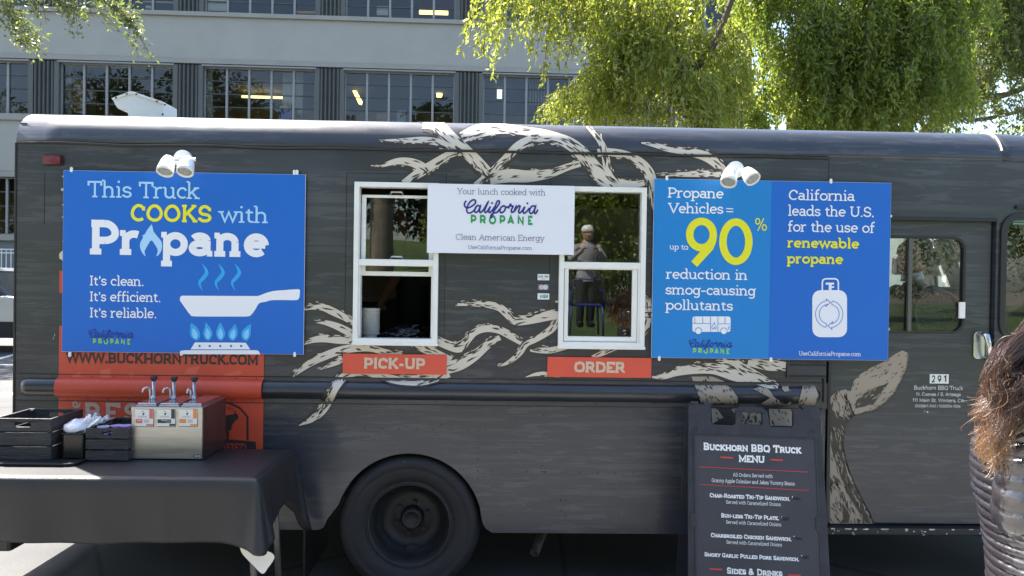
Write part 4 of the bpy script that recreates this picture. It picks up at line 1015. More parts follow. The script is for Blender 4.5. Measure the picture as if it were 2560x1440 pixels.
# centre poster
P6Y = -.05; PC = side(P6Y)
mid = poster('poster_board', 'white poster spanning the two serving windows with navy and green lettering', (1070, 459, 1434, 637), P6Y, mat('poster_white', (.76, .76, .82), .5))
CT = lambda s, x0, y, x1, cap, m, w_, **k: letters('lettering', s, PC, x0, y, x1, cap, m, mid, w=w_, **k)
CT('Your lunch cooked with', 1142, 485.3, 1363.5, 15, GREYN, .06); CT('Clean American Energy', 1139.5, 599.5, 1362, 14.8, GREYN, .06); CT('UseCaliforniaPropane.com', 1170, 622.5, 1330, 9.6, GREYN, .065)
logo(PC, mid, 1161, 499.5, 184, NAVY, GRN)
# right poster, two tone
right = poster('poster_board', 'two-tone blue poster with big yellow 90 and a gas cylinder, beside the order window', (1636, 447, 2219.5, 901), P5Y, B1)
xs_ = TS(1925, 680, P5Y)[0]; (xa, za), (xb, zb) = TS(1636, 447, P5Y), TS(2219.5, 901, P5Y)
MB().box(xa, P5Y - .0006, zb, xs_, P5Y, za).build('light_half', B2, right)
RT = lambda s, x0, y, x1, cap, m, w_, **k: letters('lettering', s, PL, x0, y, x1, cap, m, right, w=w_, **k)
RT('Propane', 1669, 494, 1809, 25.5, W1, .09); RT('Vehicles', 1669, 532.5, 1808, 25.5, W1, .09)
flat('equals', [[(1815.5, 520.3), (1833, 520.8), (1833, 523.3), (1815.5, 522.8)], [(1815.5, 527.8), (1833, 528.3), (1833, 530.8), (1815.5, 530.3)]], PL, W1, right)
e9 = lambda cx, cy, rx, ry, a0=0, a1=360, n=40: [(cx + rx * math.cos(R(a0 + (a1 - a0) * i / n)), cy + ry * math.sin(R(a0 + (a1 - a0) * i / n))) for i in range(n + 1)]
lines('numeral', [e9(1753.5, 586.5, 29.5, 33)], 18.5, PL, YEL, right)
lines('numeral', [[(1782, 598), (1774, 618), (1735, 660.5)]], 20, PL, YEL, right, d=.0021)
lines('numeral', [e9(1839.5, 604.3, 32.5, 49)], 18.5, PL, YEL, right)
lines('percent', [e9(1894, 553.5, 5, 7), e9(1910.5, 569, 5, 7)], 3, PL, YEL, right); lines('percent', [[(1909, 546), (1894, 577)]], 3, PL, YEL, right, d=.0021)
RT('up to', 1673.5, 624, 1720.5, 14.5, W1, .09)
RT('reduction in', 1664.5, 697, 1868, 25, W1, .09); RT('smog-causing', 1663.5, 736, 1889.5, 25, W1, .09); RT('pollutants', 1663, 774.5, 1832, 25, W1, .09)
z2 = lambda x, y: (1600 + x / 2.571, 380 + y / 2.571)
def px_rr(x0, y0, x1, y1, r): return [z2(*p) for p in rrect(x0, y0, x1, y1, r, 4)]
flat('bus_body', [px_rr(337, 1057, 582, 1156, 14)], PL, W1, right)
for wx_ in (374, 538): flat('bus_wheel', [[z2(wx_ + 19 * math.cos(k * .42), 1151 + 19 * math.sin(k * .42)) for k in range(15)]], PL, W1, right, d=.0024)
lines('bus_outline', [[z2(338, 1101), z2(452, 1103)], [z2(500, 1104), z2(580, 1105)], [z2(352, 1060), z2(352, 1101)], [z2(403, 1060), z2(403, 1102)], [z2(453, 1059), z2(453, 1155)], [z2(500, 1059), z2(500, 1156)], [z2(546, 1060), z2(546, 1104)],
    [z2(374 + 22 * math.cos(a), 1151 + 22 * math.sin(a)) for a in [R(t) for t in range(180, 361, 20)]], [z2(538 + 22 * math.cos(a), 1152 + 22 * math.sin(a)) for a in [R(t) for t in range(180, 361, 20)]],
    [z2(582, 1124), z2(568, 1124), z2(566, 1138), z2(582, 1140)]], 1.3, PL, B2, right, d=.0019)
lines('bus_flame', [[z2(*p) for p in spline([(478, 1095), (466, 1112), (460, 1130), (470, 1139), (476, 1126), (484, 1139), (490, 1128), (482, 1112), (478, 1095)], 3)]], 1.3, PL, B2, right, d=.0019)
logo(PL, right, 1723, 848, 108, NAV2, LIM)
RT('California', 1971.5, 500, 2137, 26, W1, .09); RT('leads the U.S.', 1970, 539.5, 2184, 26, W1, .09); RT('for the use of', 1969.5, 579, 2187, 26, W1, .09)
RT('renewable', 1968, 619, 2148, 25.5, YEL, .125, sw=.04, track=.03); RT('propane', 1967, 658.5, 2107.5, 25.5, YEL, .125, sw=.04, track=.03); RT('UseCaliforniaPropane.com', 1997, 888.5, 2151.5, 10.5, W1, .085)
flat('gas_cylinder', [px_rr(1107, 888, 1330, 1190, 52)], PL, W1, right)
lines('cylinder_handle', [[z2(*p) for p in [(1171, 890), (1171, 836), (1176, 822), (1190, 815), (1255, 815), (1268, 822), (1274, 836), (1274, 890)]]], 3.6, PL, W1, right)
lines('cylinder_valve', [[z2(1192, 846), z2(1246, 846)]], 5, PL, W1, right, d=.0019)
lines('cylinder_valve', [[z2(1221, 846), z2(1221, 890)]], 7, PL, W1, right, d=.0022); lines('cylinder_valve', [[z2(1226, 868), z2(1246, 868)]], 4, PL, W1, right, d=.0026)
ar_ = []
for r in (64, 88):
    for a0, a1 in ((-75, 82), (105, 262)): ar_.append([z2(1215 + r * math.cos(R(t)), 1042 + r * math.sin(R(t))) for t in [a0 + (a1 - a0) * k / 16 for k in range(17)]])
for s_ in (1, -1):
    ar_.append([z2(1215 + s_ * x, 1042 + s_ * y) for x, y in ((-22, -58), (-22, -48), (8, -76), (-18, -98), (-18, -86), )])
    ar_.append([z2(1215 + s_ * x, 1042 + s_ * y) for x, y in ((20, -60), (14, -72), (24, -84))])
lines('recycling_arrows', ar_, 1.5, PL, B1, right, d=.0019)
for x, y in ((1667, 445), (2077, 453), (1648, 896), (1927, 899)): tie(x, y, right)
u, v = TS(2224, 540, P5Y); MB().plate([rrect(u - .018, v - .0055, u + .014, v + .0055, .005)], sfn(-.014), 0, .004).build('mounting_tab', WPLAST, right)

# ------------------------------------------------------------------ A-frame menu sign
yaw = R(7.5); tilt = R(12)
nrm = Vector((-math.sin(yaw) * 0, 0, 0))
uu = Vector((math.cos(yaw), -math.sin(yaw), 0)); back = Vector((math.sin(yaw), math.cos(yaw), 0))
vv = (Vector((0, 0, 1)) * math.cos(tilt) + back * math.sin(tilt)).normalized()
top_c = Vector((*hz(1887, 1012, 1.0).xy, 1.0))
Ysign = -.2
d_ = ray(1887, 1010); t_ = (Ysign - CAM.y) / d_.y; top_c = CAM + d_ * t_
PM = Plane(top_c, uu, vv)
menu = thing('menu_sign', 'black plastic folding menu board standing in front of the truck below the two-tone poster', 'menu board', (top_c.x, top_c.y - .1, 0))
AP = mat('sign_plastic', (.022, .023, .032), .5, var=.3, vscale=12, bump=.15, bscale=60, coat=.1)
AP2 = mat('menu_panel', (.040, .041, .05), .55, var=.12, vscale=5)
z6p = lambda x, y: PM.uv(1660 + x / 2.482, 860 + y / 2.482)
l0, vt = PM.uv(1722, 1018); r0, vt2 = PM.uv(2052, 1018); hw = (r0 - l0) / 2; cm = (l0 + r0) / 2
vbot = -(top_c.z) / vv.z
vtop = .0
def U(px): return PM.uv(px, 1100)[0]
def V(py, px=1890): return PM.uv(px, py)[1]
L_, R_ = U(1722), U(2055)
hx0, hx1, hy0, hy1 = U(1856), U(1908), V(1061), V(1031)
outer = [(L_ - .012, vbot), (R_ + .012, vbot), (R_, V(1022)), (R_ - .004, V(1014)), (U(2012), V(1014)), (U(2009), V(1020)), (U(1987), V(1020))] 
na = [(U(1985), V(1062)), (U(1980), V(1066)), (U(1930), V(1066)), (U(1925), V(1062))]
hh = [(U(1921), V(1028)), (U(1908), V(1018)), (U(1852), V(1018)), (U(1842), V(1028))]
nb = [(U(1840), V(1060)), (U(1835), V(1065)), (U(1786), V(1065)), (U(1779), V(1060))]
rest = [(U(1778), V(1016)), (L_ + .002, V(1016)), (L_, V(1022))]
mf = lambda u, v, d: PM.xyz(u, v, d)
MB().plate([outer + na + hh + nb + rest, rrect(hx0, hy0, hx1, hy1, .007)[::-1]], mf, -.03, 0).build('front_frame', AP, menu, bevel=.003)
px0, px1, pz1 = U(1737) , U(2036), V(1094)
MB().plate([rect(px0, vbot + .12, px1, pz1)], mf, 0, .002).build('menu_panel', AP2, menu)
MB().plate([rect(px0 - .006, vbot + .11, px1 + .006, pz1 + .006), rect(px0, vbot + .12, px1, pz1)[::-1]], mf, 0, .006).build('panel_rim', AP, menu, bevel=.002)
for x in (1729 + 8, 1770, 2017):
    MB().plate([rrect(U(x) - .018, V(1016), U(x) + .018, V(1008), .003)], mf, -.045, .002).build('hinge_lug', AP, menu)
for x, y in ((1740, 1073), (2029, 1082)):
    u, v = PM.uv(x, y); MB().lathe(PM.xyz(u, v, 0), PM.n, [(.011, 0), (.011, .003), (.007, .003), (.006, .001), (0, .001)], 16).build('screw_cap', AP, menu)
for x, y in ((1733, 1300), (2046, 1310)):
    u, v = PM.uv(x, y); MB().plate([rrect(u - .012, v - .03, u + .012, v + .03, .004)], mf, 0, .008).build('panel_clip', AP, menu, bevel=.002)
vb2 = (Vector((0, 0, 1)) * math.cos(tilt) - Vector((0, 0, 0)) + back * math.sin(-tilt)).normalized()
PB = Plane(top_c + back * .05, uu, vb2)
MB().plate([[(L_ - .012, vbot), (R_ + .012, vbot), (R_, V(1022)), (R_ - .05, V(1022)), (R_ - .05, V(1100)), (L_ + .05, V(1100)), (L_ + .05, V(1022)), (L_, V(1022))], rect(L_ + .06, vbot + .12, R_ - .06, V(1130))[::-1]], lambda u, v, d: PB.xyz(u, v, d), -.03, 0).build('back_frame', AP, menu, bevel=.003)
W3 = mat('menu_white', (.78, .78, .78), .5); R3 = mat('menu_red', (.55, .05, .04), .5)
def MT(s, x0, y, x1, cap, w_, **k):
    return letters('lettering', s, PM, x0, y, x1, cap, W3, menu, w=w_, d=.0035, **k)
sc = dict(small=.82, oct_=True, track=.03, sw=.03)
MT('Buckhorn BBQ Truck', 1759, 1125, 2003, 19, .15, **sc); MT('MENU', 1847, 1155, 1911, 17.5, .16, oct_=True, sw=.03)
def redbar(x0, y0, x1, y1, h): flat('red_rule', [[(x0, y0 - h / 2), (x1, y1 - h / 2), (x1, y1 + h / 2), (x0, y0 + h / 2)]], PM, R3, menu, d=.0035)
redbar(1801, 1143, 1832, 1144.5, 4); redbar(1926, 1149, 1957, 1150.5, 4)
redbar(1748, 1167, 2019, 1180, 1.6); redbar(1749, 1211, 2021, 1226, 1.6)
th = dict(sw=.035, track=.0)
MT('All Orders Served with', 1832, 1191, 1931, 9, .075, **th); MT('Granny Apple Coleslaw and Jakes Yummy Beans', 1779, 1205, 1986, 9.5, .075, **th)
y = 0
for s, x0, yb, x1, s2, a0, ya, a1 in (('Char-Roasted Tri-Tip Sandwich,', 1774, 1243, 1974, 'Served with Caramelized Onions', 1815, 1259, 1951),
                                  ('Bun-less Tri-Tip Plate,', 1803, 1293.5, 1947, 'Served with Caramelized Onions', 1815, 1309, 1952),
                                  ('Charbroiled Chicken Sandwich,', 1777, 1342.5, 1978, 'Served with Caramelized Onions', 1816, 1359, 1954),
                                  ('Smoky Garlic Pulled Pork Sandwich,', 1761, 1390.5, 1997, None, 0, 0, 0)):
    MT(s, x0, yb, x1, 11, .15, **sc)
    if s2: MT(s2, a0, ya, a1, 9, .075, **th)
    b = MB(); rs = random.Random(x0)
    for k in range(7):
        xx, yy = x1 + 10 + rs.uniform(0, 12), yb + 3 + rs.uniform(-3, 3)
        q = [(xx - 6, yy - 1.6), (xx + 6, yy - 1.2), (xx + 6, yy + 1.8), (xx - 6, yy + 1.4)]
        b.add([PM.xyz(*PM.uv(*p), .0035 + .00005 * k) for p in q], [(0, 3, 2, 1)])
    b.build('marker_scribble', mat('marker_black', (.01, .01, .01), .6), menu, fix=False)
    flat('price_remnant', [[(x1 + 6, yb - 3), (x1 + 7.5, yb - 3), (x1 + 7, yb + 3), (x1 + 5.6, yb + 3)]], PM, W3, menu, d=.0034)
MT('Sides & Drinks', 1817, 1434, 1956, 16.5, .15, **sc); redbar(1774, 1422, 1805, 1423.5, 4); redbar(1969, 1437, 2001, 1438.5, 4)
MT('Mac and Cheese', 1800, 1466, 1970, 11, .15, **sc) if False else None
# chalky scuffs
b = MB(); rs = random.Random(9)
for _ in range(60):
    x, y = (rs.uniform(1724, 1800), rs.uniform(1030, 1140)) if rs.random() < .6 else (rs.uniform(2000, 2052), rs.uniform(1030, 1180))
    if 1786 < x < 1835: continue
    a = rs.uniform(.9, 2.2); l = rs.uniform(2, 9); q = [(x, y), (x + .7, y), (x + .7 + l * math.cos(a), y + l * math.sin(a)), (x + l * math.cos(a), y + l * math.sin(a))]
    b.add([PM.xyz(*PM.uv(*p), .0068) for p in q], [(0, 3, 2, 1)])
b.build('scuff_marks', mat('scuff', (.09, .09, .11), .7), menu, fix=False)['kind'] = 'stuff'
# ------------------------------------------------------------------ serving table
TZ = .75
fr_ = hz(645, 1199, TZ); bk = hz(727, 1126, TZ)
TXR = (fr_.x + bk.x) / 2; TYF, TYB = fr_.y, min(bk.y, -.09)
TXL = TXR - 1.83
GREYM = mat('table_leg_steel', (.11, .105, .10), .45, metal=.6, var=.2)
table = thing('folding_table', 'folding table under a black vinyl cloth, standing along the rear of the truck', 'table', ((TXL + TXR) / 2, (TYF + TYB) / 2, 0))
MB().box(TXL + .01, TYF + .01, TZ - .045, TXR - .01, TYB - .005, TZ - .006).build('table_top', mat('table_plastic', (.45, .45, .44), .5), table, bevel=.006)
lg = Vector((*hz(680, 1300, .3).xy, 0))
for xs, xf in ((TXR - .06, TXR - .02), (TXL + .52 - .0, TXL + .36)):
    for y in (TYF + .1, TYB - .08):
        MB().tube([(xs, y, TZ - .05), (xf, y, 0)], .014, 10).build('leg', GREYM, table, smooth=True)
    b = MB().tube([(xs + (xf - xs) * .75, TYF + .1, .18), (xs + (xf - xs) * .75, TYB - .08, .18)], .01, 8)
    b.build('leg_brace', GREYM, table, smooth=True)
xl = TXL + .52
MB().tube([(xl - .1, TYF + .14, .32), (xl - .75, TYF + .2, .18)], .012, 8).build('leg_brace', GREYM, table, smooth=True)
MB().obox((xl - .1, TYF + .115, .31), (.05, 0, -.02), (0, .006, 0), (.008, 0, .02)).build('brace_lock', GREYM, table)
# cloth: top sheet and drape laid along the table edge
VIN = mat('black_vinyl_cloth', (.018, .0165, .0175), .50, spec=.45, bump=.18, bscale=260, var=.12, vscale=3)
def drop_front(x):       # hem of the front drape follows the photograph
    return .40
path = []
nx_ = 110
for i in range(nx_ + 1): path.append((TXL + (TXR - TXL) * i / nx_, TYF, 0, -1))
for k in range(1, 8):
    a = R(-90 + 90 * k / 8); path.append((TXR, TYF, math.cos(a), math.sin(a)))
for i in range(30 + 1): path.append((TXR, TYF + (TYB - TYF) * i / 30, 1, 0))
for k in range(1, 8):
    a = R(90 * k / 8); path.append((TXR, TYB, math.cos(a), math.sin(a)))
for i in range(21): path.append((TXR - .8 * i / 20, TYB, 0, 1))
NT = 22; vs = []; N = len(path)
for s, (x, y, nx, ny) in enumerate(path):
    corner1 = math.exp(-((s - (nx_ + 4)) / 7.) ** 2); corner2 = math.exp(-((s - (nx_ + 8 + 31 + 3)) / 5.5) ** 2)
    if s <= nx_ + 4: D = .235 + .008 * math.sin(x * 3.1) + .035 * corner1
    elif s <= nx_ + 8 + 31 + 3: D = .19 + .07 * corner1 + .2 * corner2
    else: D = .16 + .24 * corner2
    for t in range(NT + 1):
        k = t / NT; e = min(1, k * 7); rnd = .012 * math.sin(e * math.pi / 2)
        out = rnd + k * (.012 + .055 * corner1 + .075 * corner2)
        wave = k * (.012 * math.sin(s * .36) * (1 if s < nx_ - 20 else .3) + .008 * math.sin(s * .11 + 1)) + .02 * k * math.sin(s * .8) * (corner1 + corner2) * .8
        if s < nx_: wave *= .55
        px_, py_ = x + nx * (out + wave), y + ny * (out + wave)
        vs.append((px_, py_, TZ + .004 - D * k + (.010 * (math.cos(e * math.pi / 2) - 1) if k < .15 else -.010)))
fs = [(s * (NT + 1) + t, s * (NT + 1) + t + 1, (s + 1) * (NT + 1) + t + 1, (s + 1) * (NT + 1) + t) for s in range(N - 1) for t in range(NT)]
cl = MB().add(vs, fs)
gx, gy = 60, 20; tv = []; rs = random.Random(4)
for j in range(gy + 1):
    for i in range(gx + 1):
        X = TXL + (TXR - TXL) * i / gx; Yv = TYF + (TYB - TYF) * j / gy
        edge = 0 if (i in (0, gx) or j in (0, gy)) else 1
        tv.append((X, Yv, TZ + .004 + edge * .0015 * noise.noise((X * 5, Yv * 9, 2))))
cl.add(tv, [(j * (gx + 1) + i, j * (gx + 1) + i + 1, (j + 1) * (gx + 1) + i + 1, (j + 1) * (gx + 1) + i) for j in range(gy) for i in range(gx)])
cloth = cl.build('tablecloth', VIN, None, smooth=True, fix=True)
tag(cloth, 'black vinyl tablecloth draped over the folding table, one corner flipped to its white backing', 'tablecloth')
ss = cloth.modifiers.new('thick', 'SOLIDIFY'); ss.thickness = .0012; ss.offset = -1
# white flannel backing showing where the front corner is flipped
PT = Plane((TXR - .02, TYF + .004, .3), (math.cos(R(6)), math.sin(R(6)), 0), (0, 0, 1))
zt6 = lambda x, y: PT.uv(560 + x / 4.5, 1120 + y / 4.5)
fp = spline([(190, 1062), (172, 1110), (185, 1170), (225, 1225), (330, 1315), (440, 1402), (505, 1330), (560, 1255), (572, 1210), (545, 1172), (500, 1150), (400, 1120), (300, 1085), (240, 1062)], 4)
l = [zt6(*p) for p in fp][::-1]
MB().plate([l], lambda u, v, d: PT.xyz(u, v, d + .012 * math.sin((u) * 24)), -.001, .001).build('white_backing', mat('flannel_white', (.72, .69, .63), .85, bump=.1, bscale=300), cloth)

# ------------------------------------------------------------------ things on the table
def on(px, py, z=TZ): p = hz(px, py, z); return p
CR = mat('crate_black_wood', (.018, .017, .018), .5, col2=(.045, .044, .046), vscale=5, stretch=(1, 1, 7), bump=.5, bscale=30)
TT = TZ + .008
# tray beneath
t0 = on(8, 1152, TT); t1 = on(186, 1164, TT)
tray = thing('serving_tray', 'thin black tray lying under the large black crate and the cutlery bin', 'tray', (t0.x + .1, t0.y, TT))
b = MB().plate([rrect(t0.x - .06, t1.y - .005, t1.x, t1.y + .32, .03)], lambda u, v, d: (u, v, d), TT - .002, TT + .004); b.build('tray_base', BLACK, tray)
b = MB().tube([(x, y, TT + .006) for x, y in rrect(t0.x - .06, t1.y - .005, t1.x, t1.y + .32, .03) + [(t0.x - .03, t1.y - .005)]], .004, 6); b.build('tray_rim', BLACK, tray)
TY = TT + .005
def crate(name, label, x0, x1, yf, yb, z0, z1, slats, group=None, open_front=True, lean=0., hw=.035):
    c = thing(name, label, 'crate', ((x0 + x1) / 2, (yf + yb) / 2, z0), group)
    th = .009; gap = .006; hh = (z1 - z0 - gap * (slats - 1)) / slats
    for s in range(slats):
        za, zb_ = z0 + s * (hh + gap), z0 + s * (hh + gap) + hh
        top = s == slats - 1
        for y, sg in ((yf, 1), (yb - th, 1)):
            if top:
                xm_ = (x0 + x1) / 2; zc = (za + zb_) / 2 + hh * .02
                MB().plate([rect(x0, za, x1, zb_), rrect(xm_ - hw, zc - .010, xm_ + hw, zc + .010, .0095)[::-1]], lambda u, v, d, y=y: (u, y + d, v), 0, th).build('slat', CR, c, bevel=.0015)
            else: MB().box(x0, y, za, x1, y + th, zb_).build('slat', CR, c, bevel=.0015)
        for x in (x0, x1 - th): MB().box(x, yf + th, za, x + th, yb - th, zb_).build('slat', CR, c, bevel=.0015)
    for x in (x0 + th, x1 - 2.6 * th):
        for y in (yf + th, yb - 2.4 * th): MB().box(x, y, z0, x + 1.6 * th, y + 1.4 * th, z1 - .004).build('corner_post', CR, c)
    MB().box(x0 + th, yf + th, z0, x1 - th, yb - th, z0 + .006).build('crate_bottom', CR, c)
    return c
f0, f1 = on(-4, 1149, TY), on(136, 1149, TY)
sc_ = FPX / (f0.y + 3.6)
zt_ = CAM.z - (1047 - 735 + 30) / sc_
def zat(px, py, Y): return TS(px, py, Y)[1]
crate('wooden_crate', 'large empty black wooden crate at the left end of the table, sunlit oval handhold', f0.x - .02, f1.x - .01, f0.y, TYB - .03, TY, zat(122, 1047, f0.y), 3)
g0, g1 = on(213, 1151, TT), on(324, 1151, TT)
cr2 = crate('wooden_crate', 'small black slatted crate of plastic lids beside the steel dispenser', g0.x, g1.x - .004, g0.y, g0.y + .26, TT, zat(213, 1071, g0.y), 3, hw=.02)
# bin with cutlery
h0, h1 = on(150, 1147, TY), on(213, 1147, TY); hzt = zat(150, 1085, h0.y)
bin_ = thing('cutlery_bin', 'black metal bin heaped with bagged white plastic cutlery, between the two crates', 'bin', ((h0.x + h1.x) / 2, h0.y + .08, TY))
b = MB(); x0, x1, y0, y1 = h0.x, h1.x - .006, h0.y, h0.y + .17
o = rrect(x0, y0, x1, y1, .02); MB().plate([o, rrect(x0 + .003, y0 + .003, x1 - .003, y1 - .003, .018)[::-1]], lambda u, v, d: (u, v, d), TY, hzt).build('bin_wall', mat('bin_gloss', (.012, .012, .012), .22), bin_)
MB().plate([o], lambda u, v, d: (u, v, d), TY, TY + .004).build('bin_base', BLACK, bin_)
MB().tube([(x, y, hzt) for x, y in o + [o[0]]], .004, 6).build('bin_rim', BLACK, bin_)
PLW = mat('cutlery_white', (.8, .8, .8), .35); BAG = mat('clear_bag', (.85, .85, .9), .15, trans=.85)
cut = thing('plastic_cutlery', 'white plastic forks and knives fanned out in a clear bag above the black bin', 'cutlery', ((x0 + x1) / 2, y0 + .08, hzt))
rs = random.Random(2)
for i in range(26):
    t = i / 25; bx = x0 + .02 + t * (x1 - x0 - .03); by = y0 + .03 + rs.uniform(0, .1); an = R(62 - 40 * (1 - t)) if i % 2 else R(58 + rs.uniform(-10, 18))
    L = rs.uniform(.09, .12); dx, dz = math.cos(an) * L, math.sin(an) * L * .62
    MB().tube([(bx - dx * .3, by, hzt - .02), (bx + dx * .5, by + rs.uniform(-.01, .02), hzt + dz * .6), (bx + dx * .95, by + rs.uniform(-.01, .03), hzt + dz)], [.003, .0035, .0065], 6).build('handle', PLW, cut, smooth=True)
b = bmesh.new(); bmesh.ops.create_icosphere(b, subdivisions=4, radius=1)
cx, cy, cz = (x0 + x1) / 2 - .01, y0 + .07, hzt + .018
for v in b.verts:
    p = v.co.copy(); n_ = noise.noise(p * 2.3) * .3 + noise.noise(p * 6) * .12
    v.co = Vector((cx + p.x * (.055 + .012 * n_) * (1 + n_ * .2), cy + p.y * .07, cz + p.z * (.032 if p.z > 0 else .03) * (1 + n_)))
me = bpy.data.meshes.new('bag'); b.to_mesh(me); b.free(); put('plastic_bag', me, mat('bag_film', (.75, .75, .8), .18, bump=.7, bscale=40), cut, smooth=True)
# film of bag rising to the right
b = bmesh.new(); bmesh.ops.create_grid(b, x_segments=14, y_segments=10, size=1)
for v in b.verts:
    u_, w_ = v.co.x, v.co.y; v.co = Vector((x1 + .01 + u_ * .06, y0 + .1 + .03 * noise.noise(Vector((u_ * 2, w_ * 2, 0))), hzt + .045 + .03 * w_ * (1 - .3 * u_) + .012 * noise.noise(Vector((u_ * 3, w_ * 3, 5))) - .02 * u_))
me = bpy.data.meshes.new('film'); b.to_mesh(me); b.free(); put('bag_film', me, glass_mat('film_clear', (.9, .9, .92), 1.35, .15), cut, smooth=True)
# lids stacked in the small crate
gz = zat(213, 1071, g0.y)
for i, (k, c) in enumerate(((.24, (.5, .5, .66)), (.56, (.33, .31, .62)), (.76, (.36, .34, .66)))):
    X = g0.x + (g1.x - g0.x) * k; st = thing('lid_stack', ['clear plastic lids at the left of the small slatted crate', 'lilac plastic lids in the middle of the small slatted crate', 'lilac plastic lids at the right of the small slatted crate'][i], 'lids', (X, g0.y + .06, TT + .01))
    n_ = 9
    for q in range(n_):
        z = TT + .012 + q * (gz - TT - .006 + (.006 if i else 0)) / n_
        MB().lathe((X, g0.y + .062, z), (0, 0, 1), [(.024, 0), (.026, .004), (.026, .006), (.022, .007), (.0, .0075)], 20).build('lid', mat('lid_%d' % i, c, .25), st, smooth=False)
# steel pump dispenser
d0, d1 = on(327.5, 1147, TT), on(504, 1149, TT); ZF = zat(327, 1017, d0.y); dep = .27
dx0, dx1, dy0 = d0.x, d1.x, d0.y; dy1 = min(dy0 + dep, -.07)
disp = thing('condiment_dispenser', 'stainless steel condiment dispenser with three black-topped pumps and label cards', 'condiment dispenser', ((dx0 + dx1) / 2, (dy0 + dy1) / 2, TT))
MB().box(dx0, dy0, TT, dx1, dy1, ZF).build('steel_body', STEEL, disp, bevel=.003)
MB().box(dx0 - .001, dy0 - .0015, ZF - .022, dx1 + .001, dy0, ZF - .0005).build('front_lip', STEEL, disp, bevel=.001)
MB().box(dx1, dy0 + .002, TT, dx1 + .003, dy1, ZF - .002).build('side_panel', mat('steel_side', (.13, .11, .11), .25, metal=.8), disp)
wd = (dx1 - dx0) / 3
PF = side(dy0)
for i in range(3):
    xa = dx0 + .018 + i * (wd - .004); xb = xa + wd - .022
    MB().box(xa - .004, dy0 + .012, ZF, xb + .004, dy1 - .02, ZF + .007).build('lid_rim', STEEL, disp, bevel=.002)
    ld = MB().box(xa, dy0 + .018, ZF + .007, xb, dy1 - .03, ZF + .015).build('pump_lid', mat('lid_steel', (.55, .55, .56), .18, metal=1.), disp, bevel=.003)
    kx, kz = TS(384.5 + i * 50.7, 944 + i * 1.2, dy0 + .12); ky = dy0 + .12
    p = MB().lathe((kx, ky, ZF + .015), (0, 0, 1), [(.011, 0), (.011, .012), (.0085, .013), (.0085, .02), (.0075, .02), (.0075, kz - ZF - .03)], 18).build('pump_tube', STEEL, disp, smooth=True)
    MB().lathe((kx, ky, kz - .012), (0, 0, 1), [(.006, -.004), (.010, .0), (.0165, .012), (.0168, .016), (.014, .018), (0, .019)], 24).build('pump_knob', BLACK, p, smooth=True)
    sx = -.022 if i < 2 else -.006
    sx, tip = ((-.014, -.033), (-.014, -.033), (-.014, -.017))[i]
    sp_ = spline([(kx + sx, ky, ZF + .015), (kx + sx - .001, ky - .002, kz - .062), (kx + sx - .004, ky - .006, kz - .045), (kx + (sx + tip) / 2, ky - .016, kz - .042), (kx + tip, ky - .028, kz - .048), (kx + tip - .002, ky - .03, kz - .062)], 4)
    MB().tube(sp_, [.0052] * (len(sp_) - 8) + [.0042] * 8, 8).build('spout', STEEL, p, smooth=True)
    # label card
    lx0, lz1 = PF.uv(339 + i * 54.7, 1022.5); lx1, lz0 = PF.uv(384.5 + i * 54.7, 1065.5)
    col = [(.62, .14, .15), (.045, .045, .045), (.75, .26, .05)][i]
    h_ = MB().box(lx0, dy0 - .003, lz0 - .003, lx1, dy0, lz1).build('label_holder', mat('holder_dark', (.05, .045, .04), .4), disp)
    cd_ = MB().box(lx0 + .0005, dy0 - .0045, lz0, lx1 - .0005, dy0 - .003, lz1 - .0005).build('label_card', mat('card_cream', (.72, .7, .66), .5), disp)
    PL2 = side(dy0 - .0045); Lx = lambda t: 339 + i * 54.7 + t * 45; Ly = lambda t: 1022.5 + t * 43
    cm_ = mat('label_col_%d' % i, col, .5); q4 = lambda a, b_, c, d: [(Lx(a), Ly(b_)), (Lx(c), Ly(b_)), (Lx(c), Ly(d)), (Lx(a), Ly(d))]
    bl = [q4(.76, .02, .97, .56)] + ([q4(0, .58, .38, .82), q4(.6, .88, .98, .98)] if i != 1 else [q4(0, .6, .76, .82), q4(.66, .86, .98, .98)])
    for q_ in bl: flat('colour_block', [q_], PL2, cm_, cd_, d=.0004)
    ink = mat('ink_dark', (.05, .05, .05), .5)
    flat('emblem', [[(Lx(.38), Ly(.24)), (Lx(.5), Ly(.2)), (Lx(.48), Ly(.3)), (Lx(.44), Ly(.38)), (Lx(.4), Ly(.36))], q4(.36, .12, .46, .145)], PL2, ink, cd_, d=.0004)
    letters('lettering', 'BUCKHORN', PL2, Lx(.14), Ly(.48), Lx(.64), 3, mat('ink_grey', (.3, .3, .3), .5), cd_, w=.09, d=.0005)
    for k in range(4): flat('fine_print', [q4(.46, .62 + .05 * k, .74, .64 + .05 * k)], PL2, mat('ink_grey', (.3, .3, .3), .5), cd_, d=.0006)
    letters('lettering', [('SWEET', 'HEAT'), ('CREAMY', 'HORSERADISH'), ('BBQ', '')][i][0], PL2, Lx(.08 + (.12 if i == 1 else 0)), Ly(.69), Lx(.34 + (.2 if i == 1 else 0)), 3, W1, cd_, w=.1, serif=False, d=.0007) if i < 2 else None
u, v = PF.uv(493, 1140); MB().plate([rrect(u - .017, v - .007, u + .017, v + .007, .005)], sfn(dy0), 0, .001).build('maker_badge', BLACK, disp)
letters('lettering', 'SERVER', side(dy0 - .001), 485, 1142.5, 502, 5, W1, disp, w=.12, serif=False, d=.0005)
